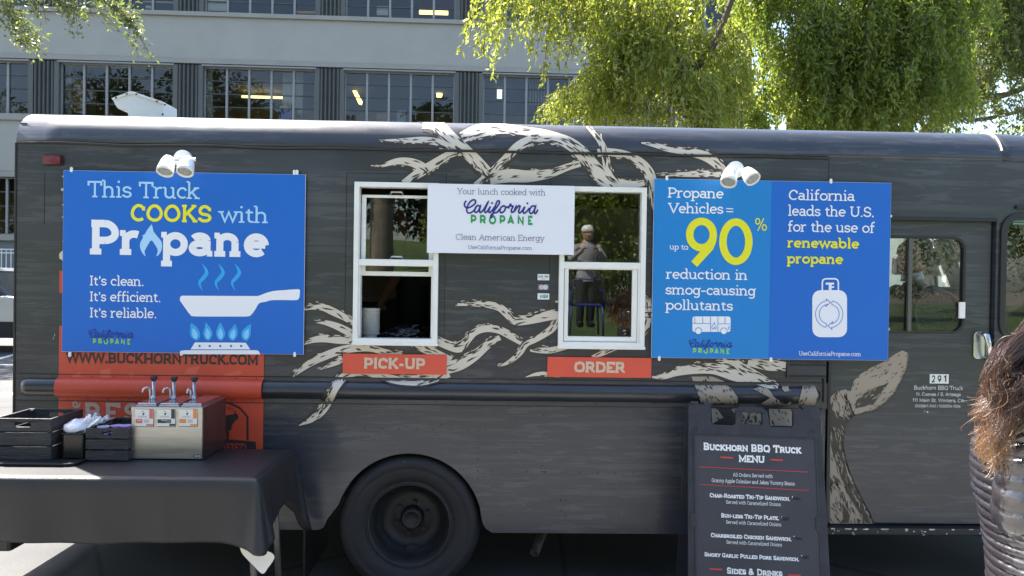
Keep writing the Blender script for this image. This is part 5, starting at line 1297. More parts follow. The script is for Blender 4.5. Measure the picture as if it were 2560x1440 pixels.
# level strip at its rear right
u0, v1 = TS(537, 1022, dy1 - .02); u1, v0 = TS(550, 1109, dy1 - .02)
ls = MB().box(u0, dy1 - .02, v0, u1, dy1 - .012, v1).build('level_strip', WPLAST, disp, bevel=.001)
b = MB()
for k in range(14): z = v0 + .012 + k * (v1 - v0 - .024) / 13; b.box(u0 + .001, dy1 - .0208, z, u0 + .005 + (.003 if k % 3 == 0 else 0), dy1 - .02, z + .001)
b.build('tick_marks', SEAM, ls)
for z in (v0 + .004, v1 - .004): MB().lathe(((u0 + u1) / 2 + .006, dy1 - .02, z), (0, -1, 0), [(.003, 0), (.002, .003)], 8).build('screw', BLACK, ls)
# foil tray: light clip on the left crate
q = on(118, 1085, TY + .09)
# ------------------------------------------------------------------ ground
def struct(name, b, m, **k): o = b.build(name, m, None, **k); o['kind'] = 'structure'; return o
def asphalt(name, c1, c2, sc=1.):
    m = bpy.data.materials.new(name); m.use_nodes = True; n = m.node_tree.nodes; l = m.node_tree.links; b = n['Principled BSDF']
    tc = n.new('ShaderNodeTexCoord')
    def nz(s, d): t = n.new('ShaderNodeTexNoise'); t.inputs['Scale'].default_value = s; t.inputs['Detail'].default_value = d; l.new(tc.outputs['Object'], t.inputs[0]); return t
    a, f = nz(1.1 * sc, 5), nz(160, 3)
    r = n.new('ShaderNodeValToRGB'); r.color_ramp.elements[0].position = .3; r.color_ramp.elements[1].position = .7
    r.color_ramp.elements[0].color = (*c1, 1); r.color_ramp.elements[1].color = (*c2, 1); l.new(a.outputs[0], r.inputs[0])
    r2 = n.new('ShaderNodeMapRange'); r2.inputs[1].default_value = .3; r2.inputs[2].default_value = .7; r2.inputs[3].default_value = .65; r2.inputs[4].default_value = 1.3; l.new(f.outputs[0], r2.inputs[0])
    mx = n.new('ShaderNodeMix'); mx.data_type = 'RGBA'; mx.blend_type = 'MULTIPLY'; mx.inputs[0].default_value = 1; l.new(r.outputs[0], mx.inputs[6]); l.new(r2.outputs[0], mx.inputs[7])
    v = n.new('ShaderNodeTexVoronoi'); v.feature = 'DISTANCE_TO_EDGE'; v.inputs['Scale'].default_value = .55; l.new(tc.outputs['Object'], v.inputs[0])
    r3 = n.new('ShaderNodeMapRange'); r3.inputs[1].default_value = .0; r3.inputs[2].default_value = .012; r3.inputs[3].default_value = .45; r3.inputs[4].default_value = 1; l.new(v.outputs[0], r3.inputs[0])
    m3 = n.new('ShaderNodeMix'); m3.data_type = 'RGBA'; m3.blend_type = 'MULTIPLY'; m3.inputs[0].default_value = 1; l.new(mx.outputs[2], m3.inputs[6]); l.new(r3.outputs[0], m3.inputs[7])
    l.new(m3.outputs[2], b.inputs['Base Color']); b.inputs['Roughness'].default_value = .85
    bp = n.new('ShaderNodeBump'); bp.inputs['Strength'].default_value = .5; bp.inputs['Distance'].default_value = .006; l.new(f.outputs[0], bp.inputs['Height']); l.new(bp.outputs[0], b.inputs['Normal'])
    return m
ROAD = asphalt('old_asphalt', (.065, .066, .068), (.105, .105, .102)); WALK = asphalt('pavement_concrete', (.2, .19, .175), (.28, .27, .245))
GRASS = mat('lawn_green', (.035, .065, .014), .8, col2=(.075, .11, .025), vscale=.6, bump=.6, bscale=40)
struct('ground', MB().box(-220, -260, -.3, 240, 260, -.02), mat('earth', (.12, .1, .07), .9, var=.2, vscale=.1))
struct('road', MB().box(-60, -1.2 + 1.0, -.02, 70, 19.6, 0), ROAD)
struct('pavement', MB().box(-60, -5.2, -.02, 70, -.2 + .0, .001), WALK)
bank = MB(); bv = []
ys_ = [-6.95, -7.6, -9.5, -12, -15, -19, -24, -32, -45, -60]; zs_ = [.74, .8, .95, 1.15, 1.5, 2.1, 2.8, 3.4, 3.8, 4.0]
for j, (yy, z_) in enumerate(zip(ys_, zs_)):
    for i in range(41): xx = -60 + i * 1.6125; bv.append((xx, yy, z_ * (1 if i < 38 else (40 - i) / 3 + .08) + .12 * noise.noise((xx * .3, yy * .3, 0))))
bank.add(bv, [(j * 41 + i + 1, j * 41 + i, (j + 1) * 41 + i, (j + 1) * 41 + i + 1) for j in range(9) for i in range(40)])
struct('grass_bank', bank, GRASS, smooth=True)
struct('lawn', MB().box(-80, -60, -.02, 90, -5.2, .06), GRASS)
struct('far_pavement', MB().box(-60, 19.6, -.02, 70, 26, .12), WALK)
for i in range(16):
    x = -22 + i * 2.7
    struct('parking_line', MB().add([(x, 8.0, .004), (x + .12, 8.0, .004), (x - 1.2, 13.0, .004), (x - 1.32, 13.0, .004)], [(0, 1, 2, 3)]), mat('road_paint', (.7, .7, .68), .6, var=.1, vscale=30))
for z_ in (985, 912):
    p = hz(0, z_, 0); struct('road_line', MB().box(-50, p.y - .07, .0, 60, p.y + .07, .004), mat('road_paint', (.7, .7, .68), .6))

# ------------------------------------------------------------------ the grey office building across the street
ub = Vector((math.cos(R(1.4)), math.sin(R(1.4)), 0)); o0 = CAM + ray(640, 300) * 31
PBD = Plane((o0.x, o0.y, 0), ub, (0, 0, 1))
GREYP = mat('facade_grey', (.35, .337, .30), .75, var=.05, vscale=.8, bump=.12, bscale=22)
GREY2 = mat('facade_ledge', (.305, .292, .258), .75, var=.06, vscale=1.2)
DGREY = mat('pilaster_grey', (.105, .11, .102), .7, var=.07, vscale=1.5)
MULL = mat('mullion_grey', (.27, .27, .265), .55); MUNT = mat('muntin_dark', (.06, .065, .065), .5)
OFFG = glass_mat('office_glass', (.88, .9, .86), 1.6, 0, .03)
f_ = lambda u, v, d: PBD.xyz(u, v, d)
s_ = lambda px, py: PBD.uv(px, py)
W0 = s_(147, 220)[0]; PER = (s_(1208, 240)[0] - W0) / 3; WW = (s_(435, 220)[0] - s_(150, 220)[0])
zA = lambda y, x=10: s_(x, y)[1]
zs_up, zs_up2 = zA(15.5), zA(26)               # upper sill band
zl1, zl2, zw = zA(132), zA(145), zA(151)       # lintel line, lintel bottom, window head
zsl, zsl2 = zA(284), zA(300)                   # sill
zg1, zg2, zg3 = zA(442), zA(587), zA(601)
HT = zw - zsl
bldg = thing('office_building', 'long grey office building with dark fluted pilasters and steel-framed window bands across the street', 'building', (o0.x, o0.y + 6, 0))
UL, UR = W0 - PER * 3, W0 + PER * 5 - .1
def slab(name, z0, z1, d0, d1, m, ul=UL, ur=UR): return MB().plate([rect(ul, z0, ur, z1)], f_, d0, d1).build(name, m, bldg)
slab('wall', zl1 + .0, zs_up2, -.4, 0, GREYP); slab('ledge', zs_up2, zs_up, -.4, .12, GREY2); slab('lintel', zl2, zl1 - .02, -.4, .06, GREY2)
slab('wall', zg1 + .25, zsl2, -.4, 0, GREYP); slab('ledge', zsl2, zsl, -.4, .12, GREY2)
slab('lintel', zg1, zg1 + .23, -.4, .06, GREY2)
slab('ledge', zg3, zg2, -.4, .12, GREY2); slab('base_wall', 0, zg3, -.4, .0, mat('base_grey', (.16, .17, .17), .8, var=.05))
ztop = zs_up + HT
slab('wall', ztop + .1, ztop + 2.6, -.4, 0, GREYP); slab('roof_slab', ztop + 2.3, ztop + 2.5, -12, -.4, GREY2)
slab('rear_wall', 0, ztop + 2.4, -12.3, -12, GREYP)
for ue in (UL, UR - .3): MB().plate([rect(ue, 0, ue + .3, ztop + 2.4)], f_, -12, -.4).build('end_wall', GREYP, bldg)
CEIL = mat('office_ceiling', (.16, .155, .14), .8); INW = mat('office_inner', (.30, .23, .14), .8, var=.4, vscale=.5)
for z in (zg1 + .3, zw + .15, ztop + .3): slab('ceiling', z, z + .05, -8, -.4, CEIL)
for z in (zg3 - .3, zsl - .4, zs_up - .4): slab('floor', z, z + .05, -8, -.4, INW)
slab('inner_wall', 0, ztop + .2, -8.2, -8, INW)
YEL2 = mat('tube_light', (.9, .75, .3), .5, emit=((1., .74, .2), 1.0)); INCOL = mat('inner_column', (.55, .56, .54), .7)
ORNG = mat('office_orange', (.42, .24, .05), .7); BLIND = mat('blind', (.5, .5, .46), .7, emit=None)
rows = [(zg2, zg1, 'ground'), (zsl, zw, 'mid'), (zs_up, ztop, 'top')]
wmesh = {}
def window(u0, z0, z1, nrow, key):
    """steel window: frame, mullions, muntins and single panes"""
    fo = MB()
    nC = 5; pw = WW / nC
    w = MB().plate([rect(u0, z0, u0 + WW, z1), rect(u0 + .05, z0 + .05, u0 + WW - .05, z1 - .05)[::-1]], f_, -.28, -.18).build('window', MULL, bldg)
    for i in range(1, nC): MB().plate([rect(u0 + pw * i - .045, z0 + .05, u0 + pw * i + .045, z1 - .05)], f_, -.27, -.17).build('mullion', MULL, w)
    rh = (z1 - z0) / nrow
    for j in range(1, nrow): MB().plate([rect(u0 + .05, z0 + rh * j - .02, u0 + WW - .05, z0 + rh * j + .02)], f_, -.26, -.21).build('muntin', MUNT, w)
    for i in range(nC):
        for j in range(nrow):
            a = rs.uniform(-.0035, .0035); c = rs.uniform(-.0035, .0035)
            x0_, x1_, y0_, y1_ = u0 + pw * i + .02, u0 + pw * (i + 1) - .02, z0 + rh * j, z0 + rh * (j + 1)
            MB().add([f_(x0_, y0_, -.235 + a), f_(x1_, y0_, -.235 - a + c), f_(x1_, y1_, -.235 - c), f_(x0_, y1_, -.235 + a)], [(0, 1, 2, 3)]).build('pane', OFFG, w, fix=False)
    MB().plate([rect(u0 - .05, z1 + .0, u0 + WW + .05, z1 + .06)], f_, -.2, .05).build('rain_hood', MULL, w)
    return w
rs = random.Random(21)
for k in range(-3, 5):
    u0 = W0 + PER * k
    # fluted pilaster
    pu0, pu1 = u0 + WW, u0 + PER
    for (z0, z1, key) in rows:
        if key == 'mid' and k > 2: pass
        if key == 'ground' and k > 0: 
            continue
        loop = []
        n_ = 5; ww_ = pu1 - pu0; loop.append((pu0, 0))
        prof = [(pu0, -.3), (pu0, .02)]
        m_ = pu0 + ww_ * .16; fw = ww_ * .84 / n_ * .82
        for q in range(n_):
            a = m_ + q * fw; prof += [(a, .02), (a, -.05), (a + .03, -.05)] + [(a + .03 + (fw - .06) * t / 4, -.04 + .09 * math.sin(math.pi * t / 4)) for t in range(5)] + [(a + fw - .015, -.05)]
        prof += [(m_ + n_ * fw, .02), (pu1, .02), (pu1, -.3)]
        MB().plate([prof[::1]], lambda u, v, d: PBD.xyz(u, d, v), z0, z1 + .04).build('fluted_pilaster', DGREY, bldg)
        if (key, k) != ('x', 0): window(u0, z0, z1, 4, key)
# rooms seen through the glass
def inner(name, x0, y0, x1, y1, depth, m, th=.1):
    P_ = Plane(PBD.o + Vector((0, depth, 0)), ub, (0, 0, 1)); a, c = P_.uv(x0, y0), P_.uv(x1, y1)
    return MB().plate([rect(a[0], c[1], c[0], a[1])], lambda u, v, d: P_.xyz(u, v, d), -th, 0).build(name, m, bldg)
inner('inner_column', 156, 155, 176, 284, 1.0, INCOL); inner('notice_panel', 174, 199, 205, 283, 1.4, ORNG); inner('cupboard', 213, 224, 240, 290, 2.2, mat('brown_wood', (.14, .08, .035), .6))
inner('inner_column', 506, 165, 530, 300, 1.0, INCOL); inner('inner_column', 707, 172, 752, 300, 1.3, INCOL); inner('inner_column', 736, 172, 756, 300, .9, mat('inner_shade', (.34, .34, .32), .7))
inner('tube_light', 563, 200, 708, 210, 4.5, YEL2); inner('tube_light', 604, 236, 708, 246, 4.5, YEL2)
for a, c in (((878, 218), (886, 258)), ((888, 228), (904, 262))): pass
P_ = Plane(PBD.o + Vector((0, 4, 0)), ub, (0, 0, 1))
for q in ([(876, 216), (884, 214), (906, 254), (904, 262), (897, 260)], [(1088, 208), (1096, 206), (1106, 236), (1104, 243), (1092, 243)]):
    MB().plate([[P_.uv(*p) for p in q][::-1]], lambda u, v, d: P_.xyz(u, v, d), -.05, 0).build('tube_light', YEL2, bldg)
inner('blue_notice', 699, 274, 728, 300, .3, mat('notice_blue', (.03, .04, .25), .6)); inner('white_notice', 700, 264, 714, 270, .3, INCOL)
inner('planter', 942, 283, 966, 310, 1.2, mat('terracotta', (.4, .2, .13), .7)); inner('cabinet', 992, 276, 1014, 310, 1.2, mat('cabinet_grey', (.3, .3, .3), .6))
for k in range(5): inner('blind', 160 + k * 57, 157.5 + k * 1.6, 205 + k * 57, 166 + k * 1.6, .25, BLIND, .02)
inner('orange_notice', 740, 27, 792, 34, .35, mat('notice_orange', (.62, .3, .03), .6)); inner('tube_light', 1048, 25, 1120, 36, 2.5, YEL2); inner('white_notice', 942, 15, 970, 38, .35, INCOL)
inner('blind', 508, -40, 572, 28, .3, BLIND, .02); inner('blind', 357, -40, 440, 8, .3, BLIND, .02); inner('paper', 364, 14, 378, 21, .3, INCOL, .02)
for k in range(7): inner('wall_pipe', 1325 + k * 7, 200, 1326.5 + k * 7, 262, 2, INCOL)
inner('tube_light', 1243, 205, 1255, 246, 3, mat('tube_dim', (.6, .6, .6), .5, emit=((.8, .9, 1), .35)))
# louvred screen at the right-hand part of the ground storey
lou = thing('steel_palisade', 'tall pale steel picket screen standing behind the drooping tree', 'fence', (PBD.xyz(s_(1650, 300)[0], 0, 5).x, PBD.xyz(0, 0, 5).y, 0))
PLo = Plane(PBD.o + Vector((0, -6, 0)), ub, (0, 0, 1)); fl_ = lambda u, v, d: PLo.xyz(u, v, d)
ua, ub_ = PLo.uv(1440, 300)[0], PLo.uv(1905, 300)[0]; zt1 = PLo.uv(1650, 205)[1]
PICK = mat('picket_grey', (.2, .21, .21), .5, metal=.3)
for i in range(int((ub_ - ua) / .16)):
    u = ua + i * .16
    if i % 14 == 0: MB().plate([rect(u - .08, 0, u + .08, zt1 + .1)], fl_, -.1, .03).build('post', PICK, lou)
    else: MB().plate([rect(u - .028, .1, u + .028, zt1)], fl_, -.02, .01).build('picket', PICK, lou)
for z in (zt1 - .15, zt1 - 1.1, zt1 - 2.2, .4): MB().plate([rect(ua, z, ub_, z + .05)], fl_, -.06, -.022).build('rail', MUNT, lou)

# white railing and parked car seen past the rear corner
PRl = Plane((0, 22, 0), (1, 0, 0), (0, 0, 1)); rail = thing('white_railing', 'white metal railing beyond the parked car at the far left', 'railing', (-17, 22, 0))
zt_, zb_ = PRl.uv(10, 625)[1], PRl.uv(10, 712)[1]; WR_ = mat('railing_white', (.62, .64, .64), .5)
for i in range(36):
    x = -20 + i * .16; MB().box(x, 21.98, zb_ + .1, x + .03, 22.0, zt_).build('post' if i % 6 == 0 else 'baluster', WR_, rail)
for z in (zt_, zt_ - .12, zb_ + .1): MB().box(-20.2, 21.96, z, -14.2, 22.02, z + .045).build('rail', WR_, rail)
MB().box(-20.2, 21.9, .12, -14.2, 22.1, zb_ + .1).build('kerb_wall', GREY2, rail)
CY = 11.0
def car(cx, y0, name, label, paint):
    c = thing(name, label, 'car', (cx, y0 + .9, 0))
    body = [(-2.3, .35), (2.3, .35), (2.36, .6), (2.3, .95), (1.5, 1.05), (.95, 1.12), (-2.2, 1.1), (-2.34, .8)]
    cab = [(1.0, 1.1), (.45, 1.62), (-1.6, 1.66), (-2.15, 1.1)]
    MB().plate([body], lambda u, v, d: (cx + u, y0 + d, v), 0, 1.8).build('body', paint, c, bevel=.06)
    gl = MB().plate([cab], lambda u, v, d: (cx + u, y0 + d, v), .12, 1.68).build('cabin_glass', mat('car_glass', (.012, .014, .016), .05, coat=1.), c, bevel=.05)
    MB().plate([[(.5, 1.6), (.4, 1.67), (-1.6, 1.71), (-1.72, 1.64)]], lambda u, v, d: (cx + u, y0 + d, v), .1, 1.7).build('roof_panel', paint, c, bevel=.02)
    for u in (-.35, -1.4): MB().box(cx + u - .03, y0 + .1, 1.1, cx + u + .03, y0 + .13, 1.64).build('pillar', BLACK, c)
    MB().box(cx - 2.38, y0 - .02, .3, cx + 2.38, y0 + .06, .62).build('sill_trim', BLACK, c, bevel=.02)
    MB().box(cx + 2.2, y0 + .1, .4, cx + 2.42, y0 + 1.7, .66).build('bumper', BLACK, c, bevel=.03)
    for u in (-1.45, 1.45):
        for y in (y0 - .03, y0 + 1.6):
            w_ = MB().lathe((cx + u, y, .34), (0, 1, 0), [(.2, .03), (.3, .0), (.34, .03), (.34, .2), (.3, .23)], 32).build('wheel', RUBBER, c, smooth=True)
            MB().lathe((cx + u, y - .002, .34), (0, 1, 0), [(0, .02), (.19, .02), (.2, .035)], 24).build('hub_cap', ALU, w_)
    MB().box(cx - 2.36, y0 + .15, .75, cx - 2.28, y0 + .5, .95).build('tail_lamp', mat('tail_red', (.3, .01, .01), .2), c)
    for u in (-.6, .5): MB().box(cx + u, y0 - .012, .9, cx + u + .16, y0 + .01, .93).build('door_handle', BLACK, c)
    return c
p0 = Plane((0, CY, 0), (1, 0, 0), (0, 0, 1)).uv(-60, 800)[0]
car(p0 - .4, CY, 'parked_car', 'silver car with dark windows parked across the street at the far left', mat('car_silver', (.5, .51, .52), .3, metal=.5, coat=.8))

# ------------------------------------------------------------------ cream building seen through the cab
CRM = mat('cream_render', (.82, .78, .60), .8, var=.04, vscale=1, bump=.1); CRW = mat('sash_pale', (.62, .64, .58), .6)
PCB = Plane((0, 30, 0), (1, 0, 0), (0, 0, 1)); fc = lambda u, v, d: PCB.xyz(u, v, d)
cu0 = PCB.uv(1960, 700)[0]
cb = thing('cream_building', 'low cream rendered building with pilasters and tall sash windows beyond the truck cab', 'building', (cu0 + 9, 34, 0))
holes = []; ws = []
for i in range(9):
    u = cu0 + .9 + i * 2.3
    for z0, z1 in ((.9, 2.7), (3.6, 5.2)):
        holes.append(rect(u, z0, u + 1.15, z1)[::-1]); ws.append((u, z0, u + 1.15, z1))
MB().plate([rect(cu0, 0, cu0 + 22, 6.0)] + holes, fc, -.3, 0).build('wall', CRM, cb)
for i in range(10): MB().plate([rect(cu0 + .1 + i * 2.3, 0, cu0 + .55 + i * 2.3, 5.7)], fc, 0, .25).build('pilaster', CRM, cb)
MB().plate([rect(cu0 - .2, 5.7, cu0 + 22.2, 6.1)], fc, -.3, .35).build('cornice', CRM, cb); MB().plate([rect(cu0, 0, cu0 + 22, .5)], fc, 0, .12).build('plinth', CRM, cb)
MB().plate([rect(cu0, 0, cu0 + 22, 6.0)], fc, -8, -7.8).build('rear_wall', INW, cb); MB().plate([rect(cu0, 5.8, cu0 + 22, 6.0)], fc, -7.8, -.3).build('roof', INW, cb)
for (x0_, z0_, x1_, z1_) in ws:
    w_ = MB().plate([rect(x0_, z0_, x1_, z1_), rect(x0_ + .07, z0_ + .07, x1_ - .07, z1_ - .07)[::-1]], fc, -.2, -.1).build('window', CRW, cb)
    xm_ = (x0_ + x1_) / 2; MB().plate([rect(xm_ - .025, z0_ + .07, xm_ + .025, z1_ - .07)], fc, -.19, -.12).build('mullion', CRW, w_)
    for k in (1, 2, 3): zz = z0_ + (z1_ - z0_) * k / 4; MB().plate([rect(x0_ + .07, zz - .02, x1_ - .07, zz + .02)], fc, -.185, -.125).build('muntin', CRW, w_)
    MB().plate([rect(x0_ + .02, z0_ + .02, x1_ - .02, z1_ - .02)], fc, -.17, -.165).build('pane', OFFG, w_)
    MB().plate([rect(x0_ - .08, z0_ - .1, x1_ + .08, z0_ - .02)], fc, -.1, .15).build('sill', CRM, w_)

# ------------------------------------------------------------------ trees
def leaf_mat(name, c1, c2, tr=.45):
    m = bpy.data.materials.new(name); m.use_nodes = True; n = m.node_tree.nodes; l = m.node_tree.links; n.clear()
    o = n.new('ShaderNodeOutputMaterial'); g = n.new('ShaderNodeNewGeometry'); rp = n.new('ShaderNodeValToRGB'); rp.color_ramp.elements[0].color = (*c1, 1); rp.color_ramp.elements[1].color = (*c2, 1)
    l.new(g.outputs['Random Per Island'], rp.inputs[0])
    d = n.new('ShaderNodeBsdfPrincipled'); d.inputs['Roughness'].default_value = .42; l.new(rp.outputs[0], d.inputs['Base Color'])
    t = n.new('ShaderNodeBsdfTranslucent'); hs = n.new('ShaderNodeHueSaturation'); hs.inputs['Hue'].default_value = .485; hs.inputs['Saturation'].default_value = 1.15; hs.inputs['Value'].default_value = 2.3
    l.new(rp.outputs[0], hs.inputs['Color']); l.new(hs.outputs[0], t.inputs[0])
    mx = n.new('ShaderNodeMixShader'); mx.inputs[0].default_value = tr; l.new(d.outputs[0], mx.inputs[1]); l.new(t.outputs[0], mx.inputs[2]); l.new(mx.outputs[0], o.inputs[0])
    return m
def leaves(name, P, D, L, W, m, parent, seed=0, kind='stuff'):
    """P positions, D leaf directions (n x 3) -> folded diamond leaves"""
    g = np.random.default_rng(seed); n = len(P); D = D / np.linalg.norm(D, axis=1, keepdims=True)
    a = g.normal(size=(n, 3)); S = np.cross(D, a); S /= np.linalg.norm(S, axis=1, keepdims=True) + 1e-9
    N = np.cross(S, D); ln = (L * g.uniform(.6, 1.25, n))[:, None]; wd = (W * g.uniform(.7, 1.2, n))[:, None]
    v = np.stack([P, P + D * ln * .45 + S * wd / 2 + N * wd * .15, P + D * ln, P + D * ln * .45 - S * wd / 2 + N * wd * .15], 1).reshape(-1, 3)
    me = bpy.data.meshes.new(name); me.vertices.add(4 * n); me.vertices.foreach_set('co', v.astype(np.float32).ravel())
    me.loops.add(4 * n); me.loops.foreach_set('vertex_index', np.arange(4 * n, dtype=np.int32)); me.polygons.add(n)
    me.polygons.foreach_set('loop_start', np.arange(0, 4 * n, 4, dtype=np.int32)); me.update(calc_edges=True)
    o = put(name, me, m, parent); 
    if kind: o['kind'] = kind
    return o
BARK = mat('bark_brown', (.10, .068, .045), .85, var=.35, vscale=6, stretch=(1, 1, .25), bump=1., bscale=14)
BARK2 = mat('bark_grey', (.16, .14, .11), .85, var=.3, vscale=6, stretch=(1, 1, .25), bump=1., bscale=14)
def P3(px, py, dist):                    # point at a given depth along the street normal
    d = ray(px, py); return CAM + d * ((dist) / d.y)
def weeping(name, label, D, limbs, hangs, dens, cols, seed, Lf=.085, Wf=.03, trunk=BARK, mult=1.):
    """limbs: photo polylines (x,y,radius,depth offset); hangs: (polygon px, number of strands, depth range, drop in m)"""
    g = np.random.default_rng(seed); base = P3(*limbs[0][0][:2], D)
    t = thing(name, label, 'tree', (base.x, base.y, 0))
    for i, lm in enumerate(limbs):
        pts = [P3(x, y, D + dz) for x, y, r, dz in lm]; rr_ = [r for x, y, r, dz in lm]
        if i == 0: pts = [Vector((pts[0].x, pts[0].y, 0))] + pts; rr_ = [rr_[0] * 1.5] + rr_
        sp = spline([(*p, r) for p, r in zip(pts, rr_)], 6)
        MB().tube([p[:3] for p in sp], [p[3] for p in sp], 10).build('trunk' if i == 0 else 'limb', trunk, t, smooth=True)
    AP_, AD, TW_ = [], [], MB(); gaps = [(1958, 40, 34), (1950, 300, 26), (1880, 95, 22), (1842, 165, 20), (1735, 150, 18)]
    for poly, n, (da, db), (l0, l1), lean, tw in hangs:
        n = int(n * mult)
        xs = [p[0] for p in poly]; ys = [p[1] for p in poly]; k = 0
        while k < n:
            x, y = g.uniform(min(xs), max(xs)), g.uniform(min(ys), max(ys))
            if not inside((x, y), poly): continue
            if any(abs(x - gx_) < gr_ and gy_ - gr_ * 2.6 < y < gy_ + gr_ for gx_, gy_, gr_ in gaps): continue
            if noise.noise((x / 48 + seed, y / 34, 1.5)) < g.uniform(-.6, .2) - .1 and n > 30: continue
            k += 1
            top = P3(x, y, g.uniform(D + da, D + db)); Ls = g.uniform(l0, l1); m = int(Ls / .035 * dens)
            tt = np.sort(g.uniform(0, 1, m)); az = g.uniform(0, 6.28); out = np.array([math.cos(az), math.sin(az), 0]) * g.uniform(.05, .35) + np.array([lean, 0, 0])
            c = np.array(top)[None, :] + (out[None, :] * np.sqrt(tt)[:, None] * .9 + np.array([0, 0, -1.])[None, :] * (tt ** 1.35)[:, None]) * Ls
            c += g.normal(size=(m, 3)) * .045 * (1 - .4 * tt)[:, None]
            d = out[None, :] * .4 + np.array([0, 0, -.8])[None, :] + g.normal(size=(m, 3)) * .55
            AP_.append(c); AD.append(d)
            if g.random() < tw:
                q = [np.array(top) + (out * math.sqrt(s) * .9 + np.array([0, 0, -1.]) * s ** 1.35) * Ls for s in (0, .3, .6, 1)]
                TW_.tube([Vector(a) for a in q], [.008, .006, .004, .002], 4, caps=False)
    leaves('crown', np.concatenate(AP_), np.concatenate(AD), Lf, Wf, cols, t, seed)
    if TW_.v: TW_.build('twigs', trunk, t, fix=False)['kind'] = 'stuff'
    return t
LG = leaf_mat('leaf_bright', (.12, .155, .028), (.24, .275, .07), .5); LD = leaf_mat('leaf_mid', (.085, .125, .024), (.18, .225, .055), .5); LK = leaf_mat('leaf_dark', (.018, .035, .01), (.04, .06, .015), .3)
weeping('weeping_tree', 'bright green weeping tree whose strands hang over the middle of the truck', 12.5,
    [[(1760, 345, .16, -.6), (1745, 300, .14, -.6), (1690, 240, .14, -.55), (1705, 190, .10, -.4), (1690, 100, .065, -.3), (1705, 20, .055, -.3), (1700, -200, .06, 0)],
     [(1690, 210, .09, 0), (1660, 120, .05, .2), (1560, -10, .05, .5), (1450, -120, .04, .6)], [(1700, 200, .10, 0), (1780, 120, .06, 0), (1850, -60, .05, 0)], [(1698, 130, .03, 0), (1660, 118, .02, 0), (1620, 125, .012, 0)]],
    [([(1280, -160), (1620, -160), (1620, -20), (1330, -25)], 60, (-.8, 1.2), (.9, 1.5), -.35, .8),
     ([(1330, -25), (1420, -60), (1460, 60), (1400, 90)], 12, (-.6, .6), (.4, .9), -.4, .8),
     ([(1450, -100), (1760, -100), (1760, 60), (1560, 110), (1500, 60)], 190, (-1.2, 1.2), (.5, 1.1), -.1, .5),
     ([(1520, 60), (1700, 30), (1700, 160), (1560, 190), (1440, 215), (1480, 160)], 210, (-1.2, 1.), (.35, .8), -.15, .4),
     ([(1400, 205), (1500, 180), (1600, 190), (1580, 250), (1380, 262)], 85, (-1.0, .6), (.2, .45), -.3, .4),
     ([(1330, 268), (1400, 225), (1450, 230), (1400, 285)], 14, (-.6, .4), (.15, .35), -.3, .3),
     ([(1640, 60), (1850, 40), (1880, 200), (1800, 260), (1700, 210)], 160, (-.4, 1.4), (.4, .9), .1, .4),
     ([(1230, -120), (1330, -140), (1330, -40), (1262, 0)], 16, (-.5, .8), (.9, 1.5), -.3, .9),
     ([(1420, 225), (1560, 210), (1640, 250), (1560, 300), (1440, 290)], 70, (-.9, .6), (.15, .32), -.2, .3),
     ([(1690, 130), (1790, 120), (1800, 330), (1745, 340), (1700, 250)], 60, (-1.2, -.3), (.3, .7), 0, .3),
     ([(1560, 255), (1640, 225), (1680, 280), (1600, 320)], 22, (-.6, .6), (.2, .4), -.1, .3),
     ([(1740, 200), (1860, 200), (1850, 290), (1740, 300)], 26, (-.8, .6), (.2, .45), .1, .3)],
    1.5, LG, 3, .115, .038, mult=1.8)
weeping('weeping_tree', 'darker green weeping tree filling the sky above the front half of the truck', 14.5,
    [[(1990, 345, .2, 0), (2010, 290, .18, 0), (2100, 200, .15, 0), (2160, 60, .12, 0), (2200, -200, .1, 0)],
     [(1880, 180, .08, .5), (1850, 220, .13, .5), (1880, 250, .12, .4), (1960, 270, .12, .2), (2010, 290, .12, 0)],
     [(2100, 200, .1, 0), (2250, 140, .09, 0), (2345, 70, .12, -.3), (2350, -60, .1, -.3)], [(2240, 148, .06, -.2), (2180, 125, .07, -.4), (2140, 118, .05, -.4)]],
    [([(1780, -170), (2460, -190), (2460, -20), (1980, -40), (1960, 20), (1900, 20), (1860, -30)], 520, (-1.4, 1.8), (.6, 1.5), 0, .3),
     ([(1900, 95), (2010, 20), (2400, -20), (2420, 120), (2300, 180), (1960, 190)], 560, (-1.6, 1.6), (.5, 1.1), 0, .3),
     ([(1880, 170), (2400, 110), (2440, 230), (2240, 300), (1900, 250)], 420, (-1.6, 1.4), (.35, .8), 0, .3),
     ([(1985, 280), (2330, 230), (2330, 320), (1960, 330)], 120, (-1.2, 1.2), (.2, .5), 0, .2),
     ([(1870, 265), (1920, 240), (1930, 300), (1880, 310)], 26, (-1.6, -.6), (.2, .4), -.1, .2),
     ([(2020, -20), (2100, -20), (2060, 120), (1990, 100)], 60, (-1.6, -.8), (.4, .8), .1, .2)],
    1.5, LD, 8, .13, .042, mult=2.0)
